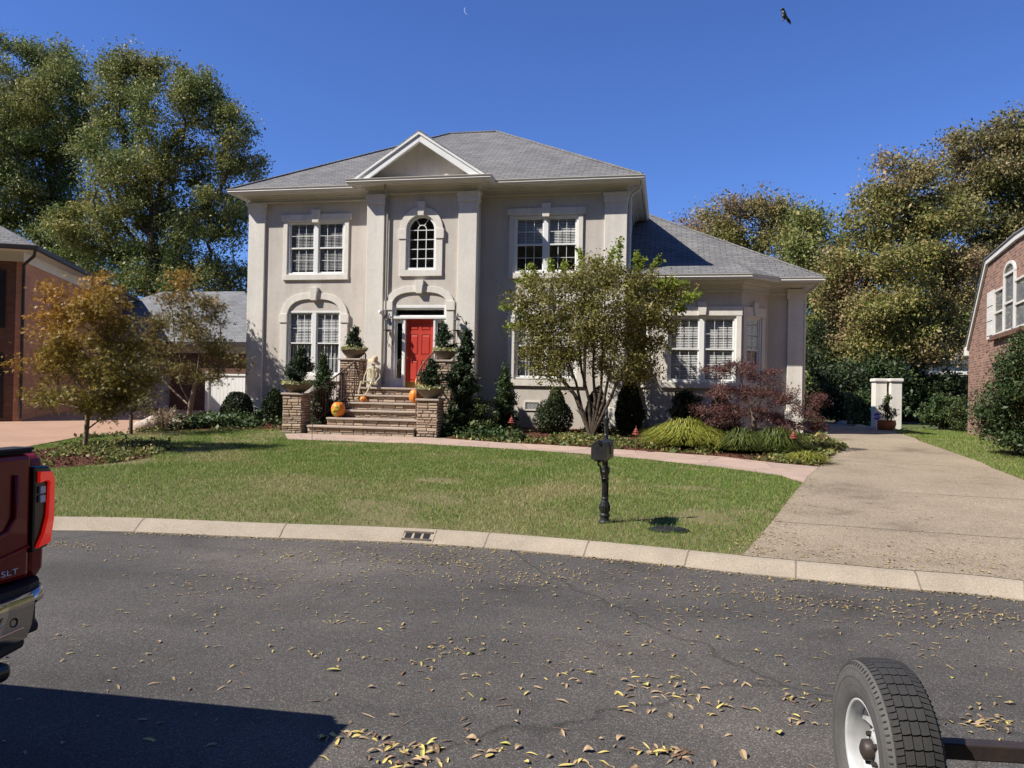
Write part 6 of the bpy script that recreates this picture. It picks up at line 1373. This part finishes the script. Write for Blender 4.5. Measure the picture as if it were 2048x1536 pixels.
# weeping red maple
b = B(1505, 882, 18.9); Y = 18.9
LE = [lob(*q, Y+dy, yd) for *q, dy, yd in ((1440, 742, 34, 14, .1, .4), (1480, 738, 40, 15, -.1, .5), (1530, 752, 34, 17, .1, .5), (1430, 785, 36, 16, -.1, .5), (1490, 785, 46, 18, .2, .6), (1555, 790, 50, 20, -.2, .6), (1610, 800, 38, 18, .1, .5), (1415, 820, 28, 14, 0, .4), (1460, 820, 44, 18, -.3, .6), (1530, 830, 50, 16, .3, .7), (1590, 835, 50, 18, 0, .6), (1630, 845, 24, 20, .1, .4), (1440, 845, 34, 10, 0, .4), (1560, 858, 40, 9, -.2, .4))]
fk = [[list(b), *fork([(1507, 860), (1508, 840), (1500, 815), (1490, 790), (1480, 755)], Y)], [*fork([(1508, 842), (1540, 815), (1585, 805), (1615, 820)], Y)], [*fork([(1504, 830), (1465, 810), (1430, 815)], Y)], [*fork([(1500, 812), (1530, 785), (1540, 760)], Y)]]
tree('red_maple', 'low weeping red leaved maple spreading in tiers before the wing', 'tree', b, fk, LE, 80, 'red_leaf', .055, 150, .105, bark='bark_pale', r_tip=.004, r_base=.085, aspect=.24, droop=.5, flat=.5, minr=.004)

# ------------------------------------------------------------------ shrubs
def ball(name, label, x, y, z, rx, rz, mat='boxwood', n=7000, leaf=.035, group=None, bumpy=.12, cone=0):
    t = thing(name, label, 'shrub', (x, y, z), 0, group); d = unit(rng.normal(size=(n, 3))); q = 1-np.abs(rng.normal(size=(n, 1)))*.13; w_ = 1+bumpy*(vnoise(d[:, :2]*2.3+d[:, 2:]*1.7, 2.2, int(x*10) % 97)-.5)[:, None]*2
    P = d*q*w_; tp = (P[:, 2:3]+1)/2; P[:, :2] *= (1-cone*tp); P = P*np.array([rx, rx*.9, rz])+np.array([x, y, z+rz*.92]); P = P[P[:, 2] > z+.01]
    m = MB()
    for k in range(9): a = k*.7; m.tube([(x, y, z-.02), (x+cos(a)*rx*.3, y+sin(a)*rx*.3, z+rz*.7), (x+cos(a)*rx*.55*(1-cone*.7), y+sin(a)*rx*.5*(1-cone*.7), z+rz*1.25)], [.02, .012, .004], 5)
    m.build('stem', 'bark', t, recalc=False)
    k2 = n//4; inner = unit(rng.normal(size=(k2, 3)))*rng.uniform(.2, .8, (k2, 1)); inner[:, :2] *= (1-cone*(inner[:, 2:3]+1)/2); inner = inner*np.array([rx, rx*.9, rz])+np.array([x, y, z+rz*.92]); inner = inner[inner[:, 2] > z+.01]
    npmesh('foliage', cards(np.concatenate([P, inner]), leaf, .6, 0, .5), 4, mat, t); return t
def X_(px, Y): return PY(px, 820, Y).x
ball('boxwood', 'dark clipped round boxwood at the left house corner', X_(475, 21.2), 21.2, g(21.2), .47, .50, n=9000, leaf=.04)
ball('boxwood', 'dark cone shaped boxwood between the corner and left low pillar', X_(547, 21.3), 21.3, g(21.3), .42, .55, n=8000, leaf=.04, cone=.35)
ball('boxwood', 'full round boxwood under the crawl space vent', X_(1108, 20.9), 20.9, g(20.9), .52, .50, n=9000, leaf=.04)
ball('golden_shrub', 'yellow green shrub tip rising above the round boxwood', X_(1112, 21.4), 21.4, g(21.4)+.35, .32, .48, 'conifer_light', 5000, .04, cone=.4)
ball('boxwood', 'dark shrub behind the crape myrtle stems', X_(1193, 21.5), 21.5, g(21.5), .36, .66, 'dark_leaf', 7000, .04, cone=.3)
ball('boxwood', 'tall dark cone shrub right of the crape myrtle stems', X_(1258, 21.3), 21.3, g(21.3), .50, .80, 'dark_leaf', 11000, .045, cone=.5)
spiky('yew', 'dark spreading yew under the bay window', 'shrub', X_(1372, 21.2), 21.2, g(21.2), 1.15, .62, 'dark_leaf', 9000, leaf=.07, arms=36, stem=.02, prof=lambda s: 1-s*.6)
spiky('yew', 'small dark yew at the right end of the bay window', 'shrub', X_(1440, 21.3), 21.3, g(21.3), 1.0, .5, 'dark_leaf', 6000, leaf=.07, arms=30, stem=.02, prof=lambda s: 1-s*.6)
spiky('conifer', 'tall shaggy dark conifer right of the low stone pillar', 'shrub', X_(922, 20.1), 20.1, g(20.1), 2.62, .62, 'conifer', 17000, leaf=.075, arms=60, stem=.045, lean=.12, prof=lambda s: (1-s)**.45*(.9 if s < .3 else 1)*(.8+.3*sin(s*14)))
spiky('conifer', 'low bushy olive conifer at the foot of the tall shaggy one', 'shrub', X_(955, 20.0), 20.0, g(20.0), .95, .5, 'conifer_light', 5000, leaf=.06, arms=26, stem=.02, prof=lambda s: 1-s*.5)
spiky('conifer', 'slim upright conifer left of the crawl space vent', 'shrub', X_(1006, 21.2), 21.2, g(21.2), 1.72, .40, 'juniper', 8500, leaf=.06, arms=46, stem=.03, lean=.03, prof=lambda s: (1-s)**.5)
spiky('conifer', 'upright conifer behind the left handrail of the steps', 'shrub', X_(645, 20.35), 20.35, g(20.35), 2.0, .44, 'juniper', 11000, leaf=.065, arms=54, stem=.03, prof=lambda s: (1-s)**.6)
# big holly in front of the right brick wall
Y = 19.2; b = B(2035, 895, Y); tree('holly_bush', 'large glossy holly bush against the right brick house', 'shrub', b, [[list(b), *fork([(2035, 800), (2045, 740)], Y)]], [lob(*q, Y+random.uniform(-.3, .3)) for q in ((2010, 800, 42, 48), (1985, 825, 30, 40), (2050, 800, 50, 60), (2025, 740, 34, 40), (2060, 715, 40, 50), (2000, 860, 36, 24), (2045, 868, 40, 26), (2015, 874, 40, 14), (2050, 880, 36, 14), (2075, 780, 36, 80))], 70, 'holly', .06, 210, .15, r_tip=.006, r_base=.06, minr=.006)
# ornamental grasses
def mound(label, x, y, r, h, n, mat, ln=.8):
    a = rng.uniform(0, 2*pi, n); rr = np.sqrt(rng.uniform(0, 1, n))*r*.6; z0 = g(y); lx = h*rng.uniform(.35, 1.25, n)*(1.05-.45*rr/(r*.6)); out = (.35+.65*rr/(r*.6+1e-6))*r*rng.uniform(.15, .95, n)
    a2 = a+rng.normal(size=n)*.9; B0 = np.stack([x+np.cos(a)*rr*.6, y+np.sin(a)*rr*.6, np.full(n, z0)], 1); d = np.stack([np.cos(a2), np.sin(a2), 0*a], 1); s = np.stack([-np.sin(a2), np.cos(a2), 0*a], 1)*.008
    P1 = B0+d*out[:, None]*.3+np.array([0, 0, 1])*(lx*.75)[:, None]; P2 = B0+d*out[:, None]*.75+np.array([0, 0, 1])*(lx*.92)[:, None]; P3 = B0+d*out[:, None]*1.25+np.array([0, 0, 1])*(lx*.55)[:, None]
    V = np.concatenate([np.stack([B0-s*.6, B0+s*.6, P1+s, P1-s], 1), np.stack([P1-s, P1+s, P2+s, P2-s], 1), np.stack([P2-s, P2+s, P3+s*.2, P3-s*.2], 1)])
    o = npmesh('ornamental_grass', V, 4, mat); tagp(o, label, 'ornamental grass', 'arching grass mounds before the wing')
gq = G(1372, 897); mound('large yellow green arching grass mound', gq.x, gq.y+.25, .95, .64, 7500, 'hakone')
gq = G(1425, 902); mound('smaller yellow green arching grass mound beside the large one', gq.x, gq.y+.1, .5, .42, 1800, 'hakone')
gq = G(1485, 905); mound('green arching grass mound left of the red maple trunk', gq.x, gq.y, .6, .52, 2800, 'hakone_dark')
gq = G(1555, 908); mound('dark green grass mound right of the red maple trunk', gq.x, gq.y+.2, .75, .55, 3200, 'hakone_dark')
gq = G(1622, 926); mound('low yellow tipped grass tuft at the driveway edge', gq.x-.1, gq.y, .5, .24, 1100, 'hakone')
# ground cover: clumps of leaves scattered over the beds
def cover(poly, n, h, size, mat, label, name='ground_cover', per=22, sig=.10, fallen=None, excl=()):
    P = scatter(poly, n, excl); vn = vnoise(P, 1.6, 11); P = P[vn > .42]; k = rng.poisson(per, len(P)); ctr = np.repeat(P, k, 0)+rng.normal(size=(k.sum(), 2))*sig
    ctr = ctr[inpoly(ctr, poly)]; z = gv(ctr[:, 1])+np.abs(rng.normal(size=len(ctr)))*h*.5+.02; C = np.concatenate([ctr, z[:, None]], 1); o = npmesh(name, cards(C, size, .65, 0, 1.6), 4, mat); tagp(o, label, 'ground cover', kind='stuff')
cover(bed2, 1500, .10, .075, 'cover_leaf', 'low variegated ground cover in the mulch bed along the pink path')
cover(isl, 520, .11, .06, 'cover_leaf', 'ground cover and ivy clumps round the young maple in the island bed')
lb2 = g2([(300, 862), (420, 858), (560, 856), (575, 845), (560, 838), (330, 842)]); cover(lb2, 1300, .28, .10, 'juniper', 'low green juniper ground cover along the left bed', 'low_juniper', 26, .13)
cover(g2([(150, 880), (290, 868), (420, 863), (565, 862), (560, 856), (290, 862), (150, 874)]), 420, .09, .08, 'cover_leaf', 'pale variegated ground cover along the lawn edge on the left', per=20)
cover([(-6.3, 19.2), (-5.2, 18.9), (-3.2, 18.6), (-3.2, 19.4), (-5.0, 20.0), (-6.2, 20.3)], 260, .22, .09, 'juniper', 'low juniper ground cover beneath the crawl space vent', 'low_juniper')
cover([(.0, 19.6), (1.5, 20.4), (3.4, 20.6), (3.6, 21.6), (.2, 21.6)], 200, .2, .10, 'conifer_light', 'low leafy plants under the bay window', per=18)
P = np.concatenate([scatter(bed2, 26000), scatter(isl, 9000), scatter([(-13.3, 24.5)]+g2([(300, 866), (420, 861), (560, 858)])+[(-9.95, 19.2), (-9.6, 21.6), (-12.6, 22.1)], 12000)])
npmesh('bark_chips', cards(np.concatenate([P, (gv(P[:, 1])+.018)[:, None]], 1), .05, .4, 0, 4), 4, 'mulch'); tagp(bpy.data.objects['bark_chips'], 'reddish bark chips over the planting bed', 'bark chips', kind='stuff')
# dry twiggy shrub and stones in the left bed
t = thing('dry_shrub', 'bare twiggy tan shrub at the edge of the left drive', 'shrub', tuple(G(325, 862))); q = G(325, 862); m = MB()
for k in range(70): a = random.uniform(0, 2*pi); r_ = random.uniform(.1, .55); p1 = q+Vector((cos(a)*r_, sin(a)*r_*.7, random.uniform(.2, .7))); m.tube([q+Vector((cos(a)*.05, sin(a)*.05, 0)), q.lerp(p1, .5)+Vector((0, 0, .06)), p1], [.008, .006, .003], 4)
m.build('twigs', 'dry_twig', t, recalc=False); C = np.array(q)+rng.normal(size=(500, 3))*np.array([.28, .2, .12])+np.array([0, 0, .4]); npmesh('dead_leaf', cards(C, .05, .5), 4, 'litter', t)
for k, (px, py, r_) in enumerate(((285, 856, .2), (305, 853, .26), (345, 852, .2))):
    q = G(px, py); bm = bmesh.new(); bmesh.ops.create_icosphere(bm, subdivisions=3, radius=1); m = MB(); m.v = [(q.x+v.co.x*r_*1.4*(1+.15*sin(v.co.y*4+k)), q.y+v.co.y*r_, q.z+v.co.z*r_*.8*(1+.2*sin(v.co.x*3+v.co.y*5+k))+r_*.3) for v in bm.verts]; m.f = [tuple(v.index for v in f.verts) for f in bm.faces]; bm.free()
    tagp(m.build('boulder', 'cap_stone'), ['small pale boulder at the left end of the juniper bed', 'largest pale boulder beside the twiggy shrub', 'pale boulder right of the twiggy shrub'][k], 'rock', 'boulders in the left bed')
# edging stones by the shaded bed beyond the drive
m = 0
for k in range(14):
    px = 1672+k*6.2; py = 846+k*1.1; q = G(px, py); r_ = random.uniform(.10, .2); mb = MB(); bm = bmesh.new(); bmesh.ops.create_icosphere(bm, subdivisions=2, radius=1); mb.v = [(q.x+v.co.x*r_*1.3, q.y+v.co.y*r_, q.z+v.co.z*r_*.6*(1+.2*sin(v.co.x*3+k))+r_*.2) for v in bm.verts]; mb.f = [tuple(v.index for v in f.verts) for f in bm.faces]; bm.free()
    tagp(mb.build('edging_stone', 'cap_stone'), 'tan edging stone in the row along the far driveway bed', 'stone', 'edging stones along the far drive')

C = []
for (px, py, Yc, n) in [(x, random.uniform(560, 640), random.uniform(62, 80), 900) for x in range(1330, 2100, 18)]+[(x, random.uniform(600, 680), random.uniform(55, 70), 900) for x in range(-60, 520, 18)]:
    p = PY(px, py, Yc); hh = p.z-.7; q = rng.uniform(0, 1, (n, 1))**.8; C.append(np.array([p.x, Yc, .7])+np.concatenate([rng.normal(size=(n, 2))*1.4*(1.15-q), q*hh], 1))
o = npmesh('far_wood', cards(np.concatenate(C), .42, .6, .2, .5), 4, 'oak_leaf'); tagp(o, 'dim belt of woodland seen low between and behind the tall trees', 'woodland', kind='stuff')

# ------------------------------------------------------------------ fallen leaves
def leafmesh(kind, mat, seed):
    r = random.Random(seed); m = MB(); n = 5
    L_, W_ = {'narrow': (.085, .018), 'broad': (.075, .036), 'curl': (.06, .028), 'twig': (.12, .005)}[kind]; vs = []
    c = r.uniform(.5, 1.6) if kind != 'twig' else .3
    for i in range(n+1):
        s = i/n; w_ = W_*.5*(sin(pi*min(1, s*.95+.04))**.8) if kind != 'twig' else W_*.5; x = (s-.5)*L_; z = .004+.009*sin(pi*s*c)+ (.014 if kind == 'curl' else .004)*s; y = .005*sin(s*3+seed)
        for e in (-1, 0, 1): vs.append((x, y+e*w_, z+abs(e)*w_*(.55 if kind != 'narrow' else .35)))
    fs = [(i*3+j, (i+1)*3+j, (i+1)*3+j+1, i*3+j+1) for i in range(n) for j in range(2)]
    me = bpy.data.meshes.new('fallen_leaf'); me.from_pydata(vs, [], fs); me.materials.append(M(mat)); return me, np.array(vs), fs
KM = {}
for kind, mat, col in (('narrow', 'leaf_yellow', 'yellow'), ('broad', 'leaf_green_yellow', 'yellow green'), ('narrow', 'leaf_tan', 'tan'), ('curl', 'leaf_brown', 'brown'), ('curl', 'leaf_yellow', 'yellow'), ('twig', 'leaf_brown', 'brown'), ('curl', 'leaf_tan', 'tan'), ('narrow', 'leaf_brown', 'brown')):
    KM[(kind, col)] = [leafmesh(kind, mat, s) for s in range(3)]
keys = list(KM); wts = [.07, .012, .27, .16, .03, .12, .17, .17]; wy = [.20, .05, .26, .14, .12, .04, .12, .07]
pts = []
def add(px, py, n, sp, yel=False):
    c = G(px, py, 0)
    for _ in range(n): q = (c.x+random.gauss(0, sp), c.y+random.gauss(0, sp*.45)); pts.append((q[0], q[1], random.choices(keys, wy if yel else wts)[0]))
for a in ((810, 1492, 34, .11), (800, 1525, 30, .12), (700, 1470, 16, .13), (1330, 1505, 34, .10), (1300, 1385, 22, .14), (1330, 1362, 14, .14), (1410, 1412, 20, .14), (1260, 1420, 6, .06), (870, 1300, 22, .13), (840, 1330, 10, .1), (1150, 1345, 18, .2), (1000, 1380, 14, .2), (1960, 1450, 26, .08), (2030, 1445, 14, .06), (1160, 1525, 14, .12), (1590, 1400, 14, .1), (1560, 1440, 8, .1), (640, 1310, 14, .2), (720, 1240, 14, .2), (960, 1490, 12, .12), (1850, 1300, 8, .15), (1180, 1270, 14, .3)): add(*a, True)
for _ in range(1250):
    x = random.uniform(-4, 4.5); y = 2.6+random.random()**.8*5.4
    if y < kerby(x)-KW: pts.append((x, y, random.choices(keys, wts)[0]))
for (px, py, n, sp) in ((140, 1090, 70, .22), (330, 1105, 60, .5), (620, 1110, 90, .5), (800, 1125, 90, .5), (950, 1130, 110, .5), (1050, 1160, 90, .5), (900, 1110, 60, .4), (1250, 1160, 60, .5), (1500, 1190, 90, .4), (1700, 1210, 110, .45), (1850, 1235, 90, .4), (1980, 1230, 60, .3), (540, 1150, 60, .5), (400, 1180, 40, .5), (1400, 1230, 60, .6)): add(px, py, n, sp)
for i in range(700):                                         # drift in the gutter line
    x = random.uniform(-6, 4.4); pts.append((x, kerby(x)-KW-abs(random.gauss(0, .09)), random.choices(keys, wts)[0]))
pts = [p for p in pts if p[1] < kerby(p[0])-KW+.06 and p[1] > 1]
def vis(p):
    d = Vector((p[0], p[1], 0))-Vector((0, 0, CZ)); k = d.dot(fw); return abs(d.dot(rt)/k*F) < 1024 and -d.dot(up)/k*F < 768
def appsize(p): l = {'narrow': .085, 'broad': .1, 'curl': .07, 'twig': .08}[p[2][0]]; return l/math.hypot(p[0], p[1])*(1 if vis(p) else .01)
pts.sort(key=lambda p: -appsize(p)); near, far = pts[:300], pts[300:]
SC = {'narrow': 'slender', 'broad': 'broad', 'curl': 'curled up', 'twig': 'thin'}
for (x, y, key) in near:
    me = random.choice(KM[key])[0]; o = bpy.data.objects.new('fallen_leaf' if key[0] != 'twig' else 'fallen_twig', me); COL.objects.link(o); o.location = (x, y, .001); o.rotation_euler = (random.uniform(-.25, .25), random.uniform(-.2, .2), random.uniform(0, 6.28)); s = random.uniform(.55, .95); o.scale = (s*random.uniform(.75, 1.3), s*random.uniform(.6, 1.5), s*random.uniform(.4, 1))
    d = Vector((x, y, 0)); px = 1024+d.dot(rt)/d.dot(fw)*F
    wh = 'near the truck shadow' if px < 900 else ('in the middle of the road' if px < 1500 else 'by the trailer tyre'); nm = 'twig' if key[0] == 'twig' else 'leaf'
    tagp(o, f'{SC[key[0]]} {key[1]} {nm} on the asphalt {wh}', nm, f'{SC[key[0]]} {key[1]} {"twigs" if nm == "twig" else "leaves"} {wh}')
def merged(plist, name, label, zfun, sc=1.0):
    V = []
    for (x, y, key) in plist:
        _, vs, fs = random.choice(KM[key]); a = random.uniform(0, 6.28); c, s = cos(a), sin(a); R_ = np.array([[c, -s, 0], [s, c, 0], [0, 0, 1]]) @ np.diag([random.uniform(.7, 1.3), random.uniform(.6, 1.5), random.uniform(.4, 1)])*random.uniform(.38, .8)*sc
        w_ = vs @ R_.T+np.array([x, y, zfun(x, y)]); V.append(w_[np.array(fs)])
    o = npmesh(name, np.concatenate(V), 4, 'litter'); tagp(o, label, 'leaf litter', kind='stuff')
merged(far, 'leaf_litter', 'dry tan and yellow leaves scattered thinly over the road', lambda x, y: .002+max(0, (y-kerby(x)+KW))*.4)
P = scatter(drive[:-1], 2600); near_d = [(p[0], p[1], random.choices(keys, wts)[0]) for p in P if random.random() < (.55 if p[1] < 13 else .25)]
for _ in range(500): x = random.uniform(dl[0][0]-.1, 4.8); y = kerby(x)+abs(random.gauss(0, .8)); near_d.append((x, y, random.choices(keys, wts)[0]))
e0, e1_ = Vector(dl[0]), Vector(dl[3])
for _ in range(260): t_ = random.random(); q = e0.lerp(e1_, t_); near_d.append((q.x+random.gauss(.05, .12), q.y+random.gauss(0, .1), random.choices(keys, wts)[0]))
near_d = [p for p in near_d if p[1] > kerby(p[0])+.01]
merged(near_d, 'leaf_litter', 'dry leaves scattered over the pebbled driveway', lambda x, y: g(y)+.014)
P = scatter(lawn, 1500, [isl]); merged([(p[0], p[1], random.choices(keys, wts)[0]) for p in P], 'leaf_litter', 'stray dry leaves lying on the front lawn', lambda x, y: g(y)+.03, .9)
# row of trees behind the camera, added to block skylight; mirrored in the panes
ST = [(-50, -9, 20, 'far left added tree across the street, behind the viewer'), (-38, -16, 24, 'second added tree from the left across the street, behind the viewer'), (-26, -16, 26, 'broad added tree across the street, mirrored in the left windows'), (-14, -16, 27, 'tallest added tree across the street, mirrored in the upper windows'), (-2, -15.5, 25, 'added tree straight across the street, behind the viewer'), (10, -15, 26, 'rounded added tree across the street, mirrored in the right windows'), (21, -12, 24, 'added tree to the right across the street, mirrored in the bay window'), (31, -5, 22, 'second last added tree down the street to the right'), (37, 6, 20, 'last added tree down the street to the right, behind the viewer')]
for (x, y, h_, lb) in ST:
    b = Vector((x, y, 0)); tree('added_street_tree', lb, 'tree', b, [[list(b), [x, y, h_*.4], [x+.3, y, h_*.8]]], [((x+dx, y+dy, h_*zz), (h_*.24, h_*.18, h_*.16)) for dx, dy, zz in ((-5, 0, .2), (1, 0, .2), (5.5, -1, .25), (-5, 0, .42), (0, 0, .45), (5, -1, .42), (-3.5, 0, .65), (0, 0, .68), (3.5, 0, .65), (0, 0, .85))], 2.4, 'oak_leaf', .75, 110, 1.0, r_tip=.05, r_base=.35, minr=.05)
